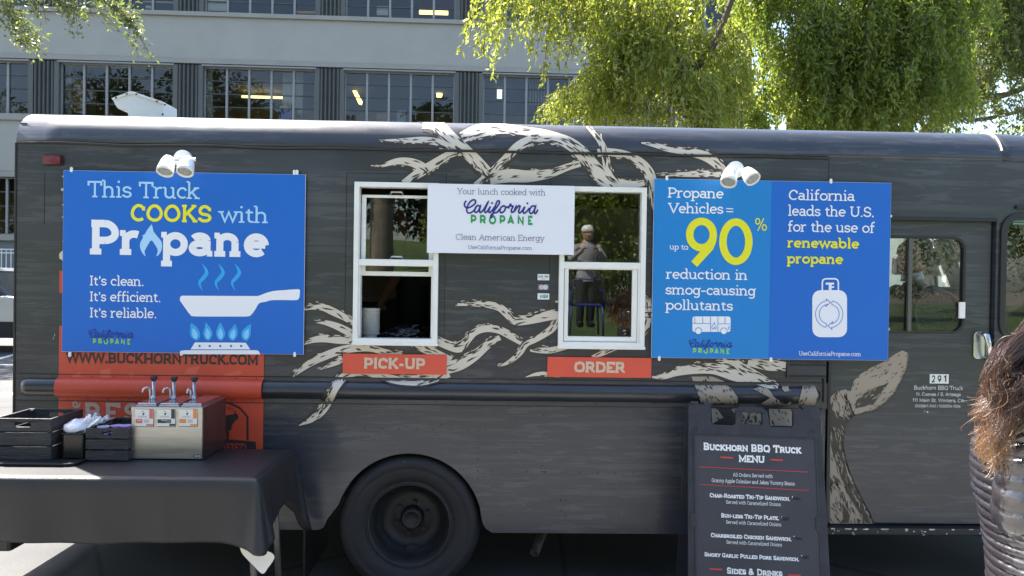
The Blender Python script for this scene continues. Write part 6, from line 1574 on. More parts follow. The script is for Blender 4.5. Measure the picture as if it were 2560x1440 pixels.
weeping('weeping_tree', 'light olive tree with slanting grey limbs at the top right corner', 18,
    [[(2330, 350, .18, 0), (2440, 230, .15, 0), (2520, 130, .13, 0), (2620, 40, .1, 0), (2700, -100, .08, 0)], [(2440, 230, .12, 0), (2500, 240, .08, 0), (2640, 190, .06, 0)], [(2300, 330, .06, -.4), (2400, 240, .09, -.5), (2470, 180, .1, -.6), (2530, 115, .1, -.8)], [(2440, 300, .05, 0), (2500, 290, .05, 0), (2600, 265, .04, 0)]],
    [([(2380, -170), (2700, -190), (2700, 40), (2400, 20)], 300, (-1.6, 1.6), (.6, 1.4), 0, .5), ([(2380, 30), (2700, 20), (2700, 150), (2520, 190), (2400, 170)], 210, (-1.6, 1.6), (.4, .9), .1, .5),
     ([(2340, 190), (2480, 180), (2500, 240), (2400, 290), (2330, 300)], 70, (-1.2, 1.2), (.3, .6), .1, .5), ([(2480, 240), (2680, 200), (2680, 300), (2500, 330)], 60, (-1, 1), (.2, .5), .1, .6)],
    1.0, leaf_mat('leaf_olive', (.07, .10, .03), (.13, .16, .05), .45), 14, .13, .05, trunk=BARK2, mult=3.2)
# far trees closing the view right of the building, above the roof line
def bushy(name, label, x, y, h, r, m, n, seed, Lf=.3, Wf=.16, z0=1.5, fl=.75, trunk=BARK2, group=None):
    g = np.random.default_rng(seed); t = thing(name, label, 'tree', (x, y, 0), group)
    MB().tube([(x, y, 0), (x + .2, y, h * .3), (x - .1, y + .1, h * .55), (x, y, h * .8)], [.35, .27, .18, .06], 10).build('trunk', trunk, t, smooth=True)
    cs = g.normal(size=(26, 3)); cs /= np.linalg.norm(cs, axis=1, keepdims=True); cs *= g.uniform(.25, .85, (26, 1)); zc = (z0 + h) / 2
    cs = cs * np.array([r, r, (h - z0) / 2]) + np.array([x, y, zc]); k = g.integers(0, 26, n)
    d = g.normal(size=(n, 3)); d /= np.linalg.norm(d, axis=1, keepdims=True); q = cs[k] + d * (g.uniform(.5, 1., (n, 1)) ** .5) * r * .36 * np.array([1, 1, fl])
    leaves('crown', q, d + g.normal(size=(n, 3)) * .6, Lf, Wf, m, t, seed)
    return t
bushy('street_tree', 'loose grey-green tree far behind at the right edge of the sky', 21.5, 27, 9.5, 3.2, LD, 9000, 31, .16, .08, 3.)
bushy('street_tree', 'leafy street tree just outside the left edge, shading the parked car', -14.6, 12.2, 10.5, 3.5, LD, 26000, 44, .18, .09, 4.)
bushy('street_tree', 'smaller leafy tree added unseen outside the left edge to shade the street', -12.6, 8.6, 9, 2.6, LD, 20000, 45, .18, .09, 4.)  # unseen tree added for its shade on the street at the left
# overhanging branch, top left
t = thing('leafy_branch_tree', 'sparse light green tree reaching in from the top left corner', 'tree', (-9.5, 7.0, 0))
TD = 9.0
MB().tube(spline([(-13.5, 6.2, 0, .22), (-13.3, 6.1, 3, .18), (-12.6, 5.9, 6, .14), (-11.5, 5.6, 8.5, .1)], 6) and [p[:3] for p in spline([(-13.5, 6.2, 0, .22), (-13.3, 6.1, 3, .18), (-12.6, 5.9, 6, .14), (-11.5, 5.6, 8.5, .1)], 6)], .14, 10).build('trunk', BARK2, t, smooth=True)
g = np.random.default_rng(77); AP_, AD = [], []; tw = MB()
for (x0_, y0_, x1_, y1_, n_) in ((-300, -140, 120, 30, 9), (-250, -60, 95, 95, 7), (-180, -120, 200, 45, 9), (-100, -160, 355, 85, 12), (-60, -140, 300, 40, 9), (20, -150, 250, 30, 8), (-200, 60, 60, 110, 5), (-120, -40, 40, 80, 6), (60, -150, 180, 20, 6), (-30, -120, 150, 15, 6)):
    a, c = P3(x0_, y0_, TD + g.uniform(-1, 1)), P3(x1_, y1_, TD + g.uniform(-1.5, 1)); mid_ = (a + c) / 2 + Vector((0, 0, .35))
    sp = [Vector(p) for p in spline([tuple(a), tuple(mid_), tuple(c)], 12)]; tw.tube(sp, [.022 * (1 - i / len(sp)) + .003 for i in range(len(sp))], 5, caps=False)
    for q in range(n_ * 5):
        i = g.integers(6, len(sp) - 1); s0 = np.array(sp[i]); ln = g.uniform(.15, .5); dr = np.array([g.uniform(-.2, 1), g.uniform(-.7, .7), g.uniform(-.9, .1)]); m = int(ln * 48)
        tt = g.uniform(0, 1, m)[:, None]; AP_.append(s0 + dr * ln * tt + g.normal(size=(m, 3)) * .03); AD.append(np.tile(dr, (m, 1)) + g.normal(size=(m, 3)) * .5)
        tw.tube([Vector(s0), Vector(s0 + dr * ln)], [.005, .002], 3, caps=False)
leaves('crown', np.concatenate(AP_), np.concatenate(AD), .058, .026, leaf_mat('leaf_soft', (.06, .085, .03), (.13, .165, .05), .4), t, 77); tw.build('twigs', BARK2, t, fix=False)['kind'] = 'stuff'

# ------------------------------------------------------------------ the park behind the viewer, seen only as reflections
PKL = ['second from the left of the lawn edge', 'third from the left, the tallest of the row', 'at the left of the middle of the row', 'in the middle of the tall row', 'right of the middle and nearest the lawn', 'fourth from the right end of the row', 'between the two low crowns at the middle', 'third from the right end of the row', 'standing alone in front of the left row', 'closest to the truck, small and round', 'at the far left end of the row', 'at the far right end of the row']
for i, (x, y, h, r) in enumerate(((-46, -34, 27, 9), (-31, -38, 29, 10), (-17, -36, 25, 8.5), (-4, -38, 25, 9), (8, -26, 8, 4.5), (15, -28, 9, 5), (1.5, -30, 9, 4.5), (27, -36, 12, 6), (-26, -24, 12, 5), (3.5, -22, 7, 3.2), (-60, -38, 26, 9), (40, -40, 14, 7))):
    bushy('park_tree', ('tall dark' if h > 16 else 'low leafy') + ' park tree behind the viewer, %s' % PKL[i], x, y, h, r, LK if h > 16 else (LD if i % 2 else LG), 24000 if h > 16 else 20000, 100 + i, .5 if h > 16 else .2, .28 if h > 16 else .12, h * .12, 1., BARK2, 'park trees behind the viewer')
pt = thing('palm_tree', 'thick palm trunk on the lawn behind the viewer, mirrored in the pick-up window', 'palm tree', (-3.0, -16.0, 0))
rings_ = []
for k in range(70):
    z = k * .12; r = .33 + .009 * math.sin(k * 2.1) + (.06 if k < 6 else 0); rings_.append([(-3.0 + r * math.cos(a * .5236), -16 + r * math.sin(a * .5236), z) for a in range(12)])
MB().loft(rings_).build('trunk', BARK2, pt, smooth=True)
fb = MB(); rs = random.Random(6)
for k in range(26):
    a = rs.uniform(0, 6.28); el = rs.uniform(-.2, 1.1); L = rs.uniform(2.6, 3.6); o = Vector((-3, -16, 8.3)); prev = None
    for s in range(9):
        t_ = s / 8; p = o + Vector((math.cos(a) * math.cos(el) * L * t_, math.sin(a) * math.cos(el) * L * t_, math.sin(el) * L * t_ - 1.7 * t_ * t_))
        if prev is not None:
            sd_ = Vector((-math.sin(a), math.cos(a), -.5))
            for sg in (-1, 1): fb.add([prev, p, p + Vector((sd_.x * sg, sd_.y * sg, -.5)) * .5 * (1.1 - t_), prev + Vector((sd_.x * sg, sd_.y * sg, -.5)) * .5 * (1.1 - t_)], [(0, 1, 2, 3)])
        prev = p
fb.build('fronds', LK, pt, fix=False)['kind'] = 'stuff'

# visitor in the park, mirrored in the order window
# ------------------------------------------------------------------ people
SKIN = mat('skin_warm', (.42, .24, .16), .5, var=.08, vscale=9); SKIN2 = mat('skin_brown', (.17, .085, .05), .5, var=.1, vscale=9)
def head_mesh(mb, c, fwd, h=.23, tiltf=0.):
    """egg-shaped head with brow, nose, lips, chin and ears; c = centre of the head, fwd = facing direction"""
    f = Vector(fwd).normalized(); up = (Vector((0, 0, 1)) - f * f.z).normalized(); rt = f.cross(up)
    prof = [(-.50, .15, .12, .13), (-.46, .36, .22, .22), (-.40, .44, .30, .27), (-.34, .405, .34, .30), (-.30, .44, .35, .32), (-.27, .415, .36, .33), (-.24, .45, .365, .34), (-.20, .42, .37, .36), (-.165, .50, .375, .37), (-.14, .56, .38, .38), (-.10, .53, .385, .40), (-.05, .48, .39, .42), (.0, .42, .392, .44), (.04, .425, .395, .455), (.09, .455, .397, .465), (.16, .45, .395, .47), (.26, .42, .38, .46), (.35, .35, .33, .41), (.43, .24, .24, .31), (.48, .12, .13, .18), (.5, .01, .01, .01)]
    rings = []
    for z, fr, sd, bk in prof:
        ring = []
        for k in range(24):
            a = 2 * math.pi * k / 24; ca, sa = math.cos(a), math.sin(a)
            if ca > 0:
                base = min(fr, .45 if -.2 < z < 0 else fr); e = fr - base; x = base * ca + e * max(0, ca) ** 18
                if abs(z - .02) < .05 and .6 < ca < .95: x -= .03
            else: x = bk * ca
            ring.append(Vector(c) + (f * x + rt * sd * sa + up * z) * h)
        rings.append(ring)
    mb.loft(rings)
    for s in (-1, 1):
        er = []
        for k, (dz, r) in enumerate(((-.1, .02), (-.07, .045), (-.02, .055), (.04, .06), (.07, .03))):
            er.append([Vector(c) + (f * (-.02 + r * math.cos(a)) + rt * s * (.385 + .03 * (1 + math.sin(a))) + up * (dz - .0)) * h for a in [2 * math.pi * q / 8 for q in range(8)]])
        mb.loft(er)
def body(name, J, E, parent, m, head=None):
    """continuous body: J name->(point, radius), E edges; root first"""
    ks = list(J); me = bpy.data.meshes.new(name); me.from_pydata([tuple(J[k][0]) for k in ks], [(ks.index(a), ks.index(b)) for a, b in E], [])
    o = bpy.data.objects.new(name, me); COL.objects.link(o); sk = o.modifiers.new('s', 'SKIN'); sk.branch_smoothing = .6
    for i, k in enumerate(ks):
        r = J[k][1]; me.skin_vertices[0].data[i].radius = (r if isinstance(r, tuple) else (r, r)); me.skin_vertices[0].data[i].use_root = (i == 0)
    o.modifiers.new('u', 'SUBSURF').levels = 2; o.modifiers['u'].render_levels = 2
    dg = bpy.context.evaluated_depsgraph_get(); dg.update(); ev = o.evaluated_get(dg); m2 = bpy.data.meshes.new_from_object(ev)
    b = MB(); b.v = [tuple(v.co) for v in m2.vertices]; b.f = [tuple(p.vertices) for p in m2.polygons]
    bpy.data.objects.remove(o); bpy.data.meshes.remove(me)
    if head: head_mesh(b, *head)
    return b.build(name, m, parent, smooth=True, fix=False)
def man(base, floor, facing, arms, hipz=.9, hgt=1.75, lean=0., seat=False):
    f = Vector(facing).normalized(); r = f.cross(Vector((0, 0, 1))); B = Vector((base[0], base[1], floor)); k = hgt / 1.75
    P = lambda x, y, z: B + r * x * k + f * y * k + Vector((0, 0, z * k))
    hz_ = hipz
    J = {'pelvis': (P(0, 0, hz_), (.15, .11)), 'waist': (P(0, lean * .2, hz_ + .18), (.135, .1)), 'chest': (P(0, lean * .5, hz_ + .38), (.16, .11)), 'upper': (P(0, lean * .7, hz_ + .5), (.14, .09)), 'neck': (P(0, lean * .85, hz_ + .58), .055), 'skull': (P(0, lean + .01, hz_ + .68), .06)}
    E = [('pelvis', 'waist'), ('waist', 'chest'), ('chest', 'upper'), ('upper', 'neck'), ('neck', 'skull')]
    for s, n in ((-1, 'l'), (1, 'r')):
        J['hip' + n] = (P(s * .09, 0, hz_ - .06), .09)
        if seat: J['knee' + n] = (P(s * .11, .42, hz_ - .04), .062); J['ankle' + n] = (P(s * .11, .44, .1), .042); J['toe' + n] = (P(s * .12, .6, .04), .035)
        else: J['knee' + n] = (P(s * .1, .02, .48), .06); J['ankle' + n] = (P(s * .1, -.02, .09), .042); J['toe' + n] = (P(s * .12, .14, .035), .036)
        J['shoulder' + n] = (P(s * .175, lean * .7, hz_ + .49), .06)
        el, wr = arms[n]; J['elbow' + n] = (Vector(el), .042); J['wrist' + n] = (Vector(wr), .027); d = (Vector(wr) - Vector(el)).normalized(); q = d.cross(Vector((0, 0, 1)))
        q = q.normalized() if q.length > .1 else r; J['palm' + n] = (Vector(wr) + d * .06, (.032, .018))
        for t in range(4):
            of = q * (t - 1.5) * .02; L = (.065, .075, .07, .055)[t]
            J['f%d' % t + n] = (Vector(wr) + d * .1 + of, .009); J['g%d' % t + n] = (Vector(wr) + d * (.1 + L * .6) + of + Vector((0, 0, -.012)), .008); J['h%d' % t + n] = (Vector(wr) + d * (.1 + L) + of + Vector((0, 0, -.03)), .007)
            E += [('palm' + n, 'f%d' % t + n), ('f%d' % t + n, 'g%d' % t + n), ('g%d' % t + n, 'h%d' % t + n)]
        J['t1' + n] = (Vector(wr) + d * .04 + q * -.04, .011); J['t2' + n] = (Vector(wr) + d * .075 + q * -.055, .009)
        E += [('pelvis', 'hip' + n), ('hip' + n, 'knee' + n), ('knee' + n, 'ankle' + n), ('ankle' + n, 'toe' + n), ('upper', 'shoulder' + n), ('shoulder' + n, 'elbow' + n), ('elbow' + n, 'wrist' + n), ('wrist' + n, 'palm' + n), ('palm' + n, 't1' + n), ('t1' + n, 't2' + n)]
    return J, E, P
def garment(name, J, segs, parent, m, grow=.014):
    """sleeves, torso or trouser tubes following the body joints"""
    mb = MB()
    for ch in segs:
        pts = [(*J[k][0], (max(J[k][1]) if isinstance(J[k][1], tuple) else J[k][1]) + grow) for k in ch]
        sp = spline(pts, 6); mb.tube([p[:3] for p in sp], [p[3] for p in sp], 18)
    return mb.build(name, m, parent, smooth=True)
SHIRTB = mat('shirt_black', (.012, .012, .014), .8, bump=.4, bscale=12); TROU = mat('trousers_dark', (.02, .022, .03), .8)
def torso_cloth(P, hz_, lean, parent, m, name='shirt'):
    rings = []
    for z, a, b_, ly in ((hz_ - .12, .19, .135, 0), (hz_, .185, .13, 0), (hz_ + .15, .17, .12, .2), (hz_ + .3, .185, .13, .4), (hz_ + .42, .2, .13, .6), (hz_ + .5, .18, .105, .72), (hz_ + .55, .1, .075, .8), (hz_ + .575, .065, .06, .85)):
        rings.append([P(a * math.cos(t), lean * ly + b_ * math.sin(t), z) for t in [2 * math.pi * q / 28 for q in range(28)]])
    return MB().loft(rings, cap=False).build(name, m, parent, smooth=True)
# worker behind the raised sash, reaching down to the left
e_ = P3(1003, 668, 3.6 + .72); wv = P3(955, 752, 3.6 + .55)
FL = .8; wx = P3(1070, 700, 3.6 + .85)
worker = thing('person', 'person in a black shirt behind the raised pick-up sash, bare forearm reaching down', 'person', (wx.x, wx.y, FL))
J, E, P = man((wx.x, wx.y), FL, (0, -1, 0), {'r': (e_, wv), 'l': (wx + Vector((.27, -.05, -.2)), wx + Vector((.2, -.3, -.28)))}, hgt=1.6, lean=.08)
J, E, P = man((wx.x, wx.y), FL, (0, -1, 0), {'r': (wx + Vector((.27, -.05, -.25)), wx + Vector((.15, -.28, -.34))), 'l': (e_, wv)}, hgt=1.62, lean=.08) if (Vector((0, -1, 0)).cross(Vector((0, 0, 1)))).x < 0 and False else (J, E, P)
body('body', J, E, worker, SKIN2, (P(0, .10, .9 + .76), (0, -1, -.35), .22))
torso_cloth(P, .9, .08, worker, SHIRTB)
garment('sleeve', J, [('shoulderl', 'elbowl')], worker, SHIRTB); garment('trousers', J, [('hipl', 'kneel', 'anklel'), ('hipr', 'kneer', 'ankler')], worker, TROU, .02)
MB().lathe(P(0, .09, .9 + .78), (0, 0, 1), [(.095, -.02), (.1, .02), (.09, .07), (.05, .1), (0, .105)], 20).build('cap', SHIRTB, worker, smooth=True)
# driver
hd_ = P3(2282, 640, 3.6 + 1.45)
driver = thing('person', 'short-haired man in dark jacket and pale collar seated in the cab, looking left', 'person', (hd_.x + .02, hd_.y, .8))
fl = hd_.z - (.45 + .76) * 1.0
J, E, P = man((hd_.x + .03, hd_.y), fl, (-1, -.25, 0), {'l': (hd_ + Vector((.02, .3, -.45)), hd_ + Vector((-.25, .2, -.5))), 'r': (hd_ + Vector((-.02, -.32, -.42)), hd_ + Vector((-.12, -.5, -.52)))}, hipz=.45, seat=True, lean=.02)
body('body', J, E, driver, SKIN, (hd_, (-1, -.3, -.1), .235))
JK = mat('jacket_dark', (.018, .018, .022), .7); torso_cloth(P, .45, .02, driver, JK, 'jacket')
garment('jacket_sleeve', J, [('shoulderl', 'elbowl', 'wristl'), ('shoulderr', 'elbowr', 'wristr')], driver, JK, .016); garment('trousers', J, [('hipl', 'kneel', 'anklel'), ('hipr', 'kneer', 'ankler')], driver, TROU, .02)
MB().lathe(hd_ + Vector((0, 0, -.155)), (0, 0, 1), [(.075, -.02), (.07, .02), (.062, .035)], 20).build('collar', mat('collar_pale', (.5, .55, .55), .7), driver, smooth=True)
hb = MB(); rings = []
for z, s_ in ((-.06, .80), (-.02, .92), (.02, .97), (.06, 1.01), (.09, .98), (.112, .8), (.124, .45), (.128, .05)):
    rings.append([hd_ + Vector((.028 + .098 * s_ * math.cos(a) * (1 if math.cos(a) > 0 else .82), .103 * s_ * math.sin(a), z)) for a in [2 * math.pi * k / 20 for k in range(20)]])
hb.loft(rings).build('hair', mat('hair_short', (.03, .022, .016), .7, bump=.6, bscale=200), driver, smooth=True)
# cab fittings
seat = MB(); q = hd_ + Vector((.2, .05, -.55))
seat.box(q.x - .5, q.y - .25, fl + .3, q.x + .02, q.y + .25, fl + .42); seat.build('cab_seat', JK, truck, bevel=.04)
MB().box(q.x - .02, q.y - .24, fl + .3, q.x + .08, q.y + .24, fl + 1.0).build('seat_back', JK, truck, bevel=.04)
swc = P3(2352, 795, 3.6 + .9); sw_ = MB().tube([swc + Vector((.05 * math.sin(a), .17 * math.cos(a), .17 * math.sin(a))) * 1.0 if False else swc + Vector((.165 * math.cos(a), .05 * math.sin(a), .165 * math.sin(a))) for a in [2 * math.pi * k / 40 for k in range(41)]], .014, 8, caps=False)
sw_.build('steering_wheel', BLACK, truck, smooth=True)
MB().plate([circ(swc.x, swc.z, .14, 30)], lambda u, v, d: (u, swc.y + .04 + d, v), 0, .02).build('fan_guard', mat('guard_dark', (.03, .032, .03), .5, bump=.6, bscale=60), truck)
a, c = P3(2352, 596, 3.6 + 1.5), P3(2412, 760, 3.6 + 1.5); MB().obox((a + c) / 2, (c - a) / 2, (.035, 0, .012), (0, .03, 0)).build('windscreen_pillar', mat('pillar_brown', (.05, .045, .035), .5), truck)
for (x0_, y0_, x1_, y1_) in ((2232, 640, 2290, 688), (2308, 645, 2352, 690), (2312, 606, 2330, 640)):
    a, c = P3(x0_, y0_, 3.6 + 2.3), P3(x1_, y1_, 3.6 + 2.3); MB().box(a.x, 2.25, c.z, c.x, 2.33, a.z).build('far_mirror', BLACK, truck, bevel=.02)
a, c = P3(2333, 600, 3.6 + 2.3), P3(2342, 740, 3.6 + 2.3); MB().tube([a, c], .012, 8).build('mirror_arm', BLACK, truck)
a, c = P3(2512, 594, 3.6 + .05), P3(2548, 648, 3.6 + .05)
MB().plate([[(a.x - .01, a.z), (a.x - .01, c.z), (c.x - .02, c.z), (c.x + .04, a.z)][::1]], lambda u, v, d: (u, .08 + d, v), 0, .1).build('near_mirror', BLACK, truck, bevel=.015)
a = P3(2512, 592, 3.6 + .1); c = P3(2556, 600, 3.6 + .1); e2 = P3(2556, 545, 3.6 + .1); MB().tube([a, c, e2], .005, 6).build('mirror_arm', BLACK, truck)
a, c = P3(2530, 542, 3.6 + .02), P3(2575, 564, 3.6 + .02)
stk = MB().box(a.x, .016, c.z, c.x, .02, a.z).build('window_sticker', mat('sticker_teal', (.05, .22, .3), .5), truck)
for k in range(3): MB().box(a.x + .005, .0145, c.z + .006 + k * .012, c.x - .005, .016, c.z + .011 + k * .012).build('print_line', mat('print_pale', (.5, .6, .6), .5), stk)
# food containers and bag inside the pick-up window
a, c = P3(898, 770, 3.6 + .12), P3(946, 846, 3.6 + .12); cxx = (a.x + c.x) / 2 + .0; r = (c.x - a.x) / 2
stack = thing('food_container_stack', 'stack of white foam food trays standing inside the pick-up window', 'food trays', (cxx, .16, PW[1]))
zb0, zt0 = P3(920, 843, 3.72).z, P3(920, 768, 3.72).z; WF = mat('foam_white', (.75, .73, .70), .7)
zb0 = PW[1] + .0
MB().lathe((cxx, .16, zb0), (0, 0, 1), [(r * .55, 0), (r * .8, .03), (r * .8, .032), (0, .032)], 24).build('tray_bottom', WF, stack)
for k in range(17):
    z = zb0 + .03 + k * (zt0 - zb0 - .035) / 17; MB().lathe((cxx, .16, z), (0, 0, 1), [(r * .93, 0), (r, .0035), (r, .0055), (r * .86, .0062), (r * .8, .001), (0, .001)], 24).build('tray', WF, stack)
b = bmesh.new(); bmesh.ops.create_icosphere(b, subdivisions=5, radius=1); c0 = P3(1010, 825, 3.6 + .22)
for v in b.verts:
    p = v.co.copy(); n_ = noise.noise(p * 2) * .35 + noise.noise(p * 5) * .2 + abs(noise.noise(p * 11)) * .12
    v.co = Vector((c0.x + p.x * .13 * (1 + n_), c0.y + p.y * .08 * (1 + n_), PW[1] + .035 + p.z * .04 * (1 + n_) + .02 * p.x))
me = bpy.data.meshes.new('bag'); b.to_mesh(me); b.free(); bg2 = put('plastic_bag', me, mat('black_bag', (.012, .013, .018), .22, coat=.4, bump=.5, bscale=25), None, smooth=True)
tag(bg2, 'crumpled shiny black plastic bag lying inside the pick-up window', 'bag')
a, c = P3(898, 742, 3.6 + 1.0), P3(945, 756, 3.6 + 1.0); nb_ = MB().box(a.x - .05, 1.0, c.z, c.x, 1.12, a.z).build('food_carton', mat('carton_buff', (.35, .28, .16), .7), None, bevel=.004); tag(nb_, 'buff carton lying on the galley counter behind the containers', 'carton')
a, c = P3(975, 740, 3.6 + 1.1), P3(1032, 762, 3.6 + 1.1)
nap = MB(); 
for k in range(5): nap.box(a.x + k * .03, 1.1 + k * .01, c.z, a.x + k * .03 + .05, 1.16, c.z + .03 + .008 * (k % 2))
nb_ = nap.build('wrapped_napkins', mat('napkin', (.4, .38, .36), .7), None, bevel=.006); tag(nb_, 'small heap of pale wrapped napkins on the galley counter', 'napkins')

vp_ = P3(1466, 700, 12.0); vb = Vector((vp_.x, -(CAM.y + 12.0), 0.82))
vis = thing('person', 'visitor in white cap and pale top on the grass bank, mirrored in the order window', 'person', vb)
J, E, P = man(vb.xy, .82, (.3, 1, 0), {'l': (vb + Vector((-.27, .06, 1.12)), vb + Vector((-.12, .3, 1.25))), 'r': (vb + Vector((.27, .06, 1.12)), vb + Vector((.14, .3, 1.25)))}, hgt=1.68)
body('body', J, E, vis, SKIN, (P(0, .02, 1.62), (.3, 1, -.1), .225))
LGT = mat('top_pale_grey', (.34, .34, .36), .8); torso_cloth(P, .9, .0, vis, LGT, 'top'); garment('sleeve', J, [('shoulderl', 'elbowl', 'wristl'), ('shoulderr', 'elbowr', 'wristr')], vis, LGT); garment('trousers', J, [('hipl', 'kneel', 'anklel'), ('hipr', 'kneer', 'ankler')], vis, TROU, .02)
for n in 'lr':
    q = J['ankle' + n][0]; MB().box(q.x - .05, q.y - .06, .82, q.x + .05, q.y + .19, .92).build('shoe', BLACK, vis, bevel=.025)
MB().lathe(P(0, .02, 1.62 + .03), (0, 0, 1), [(.1, -.02), (.104, .02), (.09, .07), (.05, .1), (0, .105)], 20).build('cap', WPLAST, vis, smooth=True)
ch = thing('patio_chair', 'blue tubular metal chair on the grass bank, mirrored in the order window', 'chair', (vb.x - .1, vb.y + .7, .78))
BLU = mat('chair_blue', (.03, .04, .22), .4)
for dx in (-.26, .26):
    for dy in (.45, .95): MB().tube([(vb.x - .1 + dx, vb.y + dy, .74), (vb.x - .1 + dx * .92, vb.y + dy, 1.2)], .014, 8).build('leg', BLU, ch, smooth=True)
    MB().tube([(vb.x - .1 + dx, vb.y + .95, 1.2), (vb.x - .1 + dx, vb.y + .9, 1.42), (vb.x - .1 + dx, vb.y + .45, 1.42)], .014, 8).build('armrest', BLU, ch, smooth=True)
MB().box(vb.x - .36, vb.y + .45, 1.18, vb.x + .16, vb.y + .95, 1.21).build('seat', BLU, ch, bevel=.01)
MB().tube([(vb.x - .34, vb.y + .97, 1.2), (vb.x - .32, vb.y + 1.02, 1.6), (vb.x + .12, vb.y + 1.02, 1.6), (vb.x + .14, vb.y + .97, 1.2)], .015, 8).build('backrest', BLU, ch, smooth=True)
wl_ = MB().box(-60, -6.97, .0, 4.6, -6.72, .72).build('planter_wall', mat('oxblood_paint', (.10, .025, .02), .6), None, bevel=.01); tag(wl_, 'low dark red retaining wall of the grass bank, mirrored in the order window', 'low wall')
# ------------------------------------------------------------------ the woman at the right edge, in profile to the right
YB = -2.0
XB = TS(2455, 1260, YB)[0]
cX = XB + .155; BASE = Vector((cX, YB, 0))
woman = thing('person', 'long-haired woman in a shiny dark quilted jacket at the right edge', 'person', (cX, YB, 0))
sh = Vector(P3(2588, 1108, 3.6 - 2.2)); el = Vector(P3(2578, 1285, 3.6 - 2.2)); wr = el + Vector((.24, .05, .06))
Pw = lambda x, y, z: BASE + Vector((y, -x, z))
J = {'pelvis': (Pw(0, 0, .86), (.13, .14)), 'waist': (Pw(0, .01, 1.02), (.11, .1)), 'chest': (Pw(0, .03, 1.2), (.13, .11)), 'upper': (Pw(0, .06, 1.27), (.10, .07)), 'neck': (Pw(0, .1, 1.38), .045), 'skull': (Pw(0, .15, 1.46), .055)}
E = [('pelvis', 'waist'), ('waist', 'chest'), ('chest', 'upper'), ('upper', 'neck'), ('neck', 'skull')]
for s, n, e2, w2 in ((1, 'r', el, wr), (-1, 'l', Pw(-.2, .12, 1.05), Pw(-.12, .32, 1.1))):
    J['hip' + n] = (Pw(s * .09, 0, .8), .09); J['knee' + n] = (Pw(s * .09, .02, .45), .06); J['ankle' + n] = (Pw(s * .09, -.02, .08), .04); J['toe' + n] = (Pw(s * .1, .13, .03), .034)
    J['shoulder' + n] = ((Pw(s * .16, .10, 1.25) if n == 'l' else sh), .055); J['elbow' + n] = (Vector(e2), .04); J['wrist' + n] = (Vector(w2), .025); d = (Vector(w2) - Vector(e2)).normalized(); J['palm' + n] = (Vector(w2) + d * .055, (.03, .016))
    E += [('pelvis', 'hip' + n), ('hip' + n, 'knee' + n), ('knee' + n, 'ankle' + n), ('ankle' + n, 'toe' + n), ('upper', 'shoulder' + n), ('shoulder' + n, 'elbow' + n), ('elbow' + n, 'wrist' + n), ('wrist' + n, 'palm' + n)]
    for t in range(4):
        of = Vector((0, 0, 1)) * (t - 1.5) * .018
        for kk, (ll, rr__) in enumerate(((.09, .008), (.13, .0075), (.155, .0065))): J['f%d%d' % (t, kk) + n] = (Vector(w2) + d * ll + of, rr__)
        E += [('palm' + n, 'f%d0' % t + n), ('f%d0' % t + n, 'f%d1' % t + n), ('f%d1' % t + n, 'f%d2' % t + n)]
    J['t' + n] = (Vector(w2) + d * .06 + Vector((0, .0, .045)), .01); E.append(('wrist' + n, 't' + n))
HC = Pw(0, .19, 1.49)
body('body', J, E, woman, SKIN, (HC, (1, .1, -.25), .22))
PUFF = mat('puffer_satin', (.026, .023, .026), .22, coat=.35, spec=1., bump=.22, bscale=60, var=.04, vscale=6)
def puffed(fn, n_rows, sub, around, amp, skew, parent, name, seed=0):
    """quilted tube: fn(t)->(centre, x-axis half vector, y-axis half vector); rows bulge between the stitch lines"""
    rings = []; N = n_rows * sub
    for i in range(N + 1):
        ring = []
        for k in range(around):
            a = 2 * math.pi * k / around; t = i / N
            row = t * n_rows; bul = abs(math.sin(math.pi * row)) ** .55
            c, ax, ay = fn(min(1, max(0, t + skew(a) / n_rows)))
            row += .22 * noise.noise(Vector((a * 1.3, t * 9, seed + 9)))
            bul = abs(math.sin(math.pi * row)) ** .5; nr_ = int(row)
            amp_ = amp * (.65 + .7 * abs(noise.noise(Vector((nr_ * 3.7, a * .8, seed)))) * 2)
            wrk = 1 + amp_ * (bul - .6) + .015 * noise.noise(Vector((a * 2.1, t * 5, seed))) + .034 * noise.noise(Vector((a * 17 + nr_ * 9, row * .9, seed + 3))) * (1.25 - bul) + .010 * noise.noise(Vector((a * 30, row * 4, seed)))
            ring.append(c + ax * math.cos(a) * wrk + ay * math.sin(a) * wrk)
        rings.append(ring)
    return MB().loft(rings, cap=False).build(name, PUFF, parent, smooth=True)
def tor(t):
    z = .70 + t * .60
    hw = .152 + .008 * math.sin(t * 5); sw__ = .20 - .02 * math.exp(-((t - .4) / .2) ** 2)
    if t > .78: k = (t - .78) / .22; hw *= 1 - .42 * k * k; sw__ *= 1 - .35 * k * k
    return Vector((cX + .03 + .045 * (1 - t) - .05 * math.exp(-((t - .78) / .3) ** 2) + .04 * t * t, YB, z)), Vector((hw, 0, 0)), Vector((0, -sw__, 0))
puffed(tor, 29, 8, 120, .055, lambda a: 1.1 * math.cos(a) + .35 * math.sin(a), woman, 'jacket', 1)
arm_pts = spline([tuple(sh + Vector((.04, .12, .06))), tuple(sh + Vector((0, .03, .035))), tuple(sh), tuple((sh + el) / 2 + Vector((-.006, -.01, 0))), tuple(el), tuple(el + (wr - el) * .3), tuple(wr)], 12)
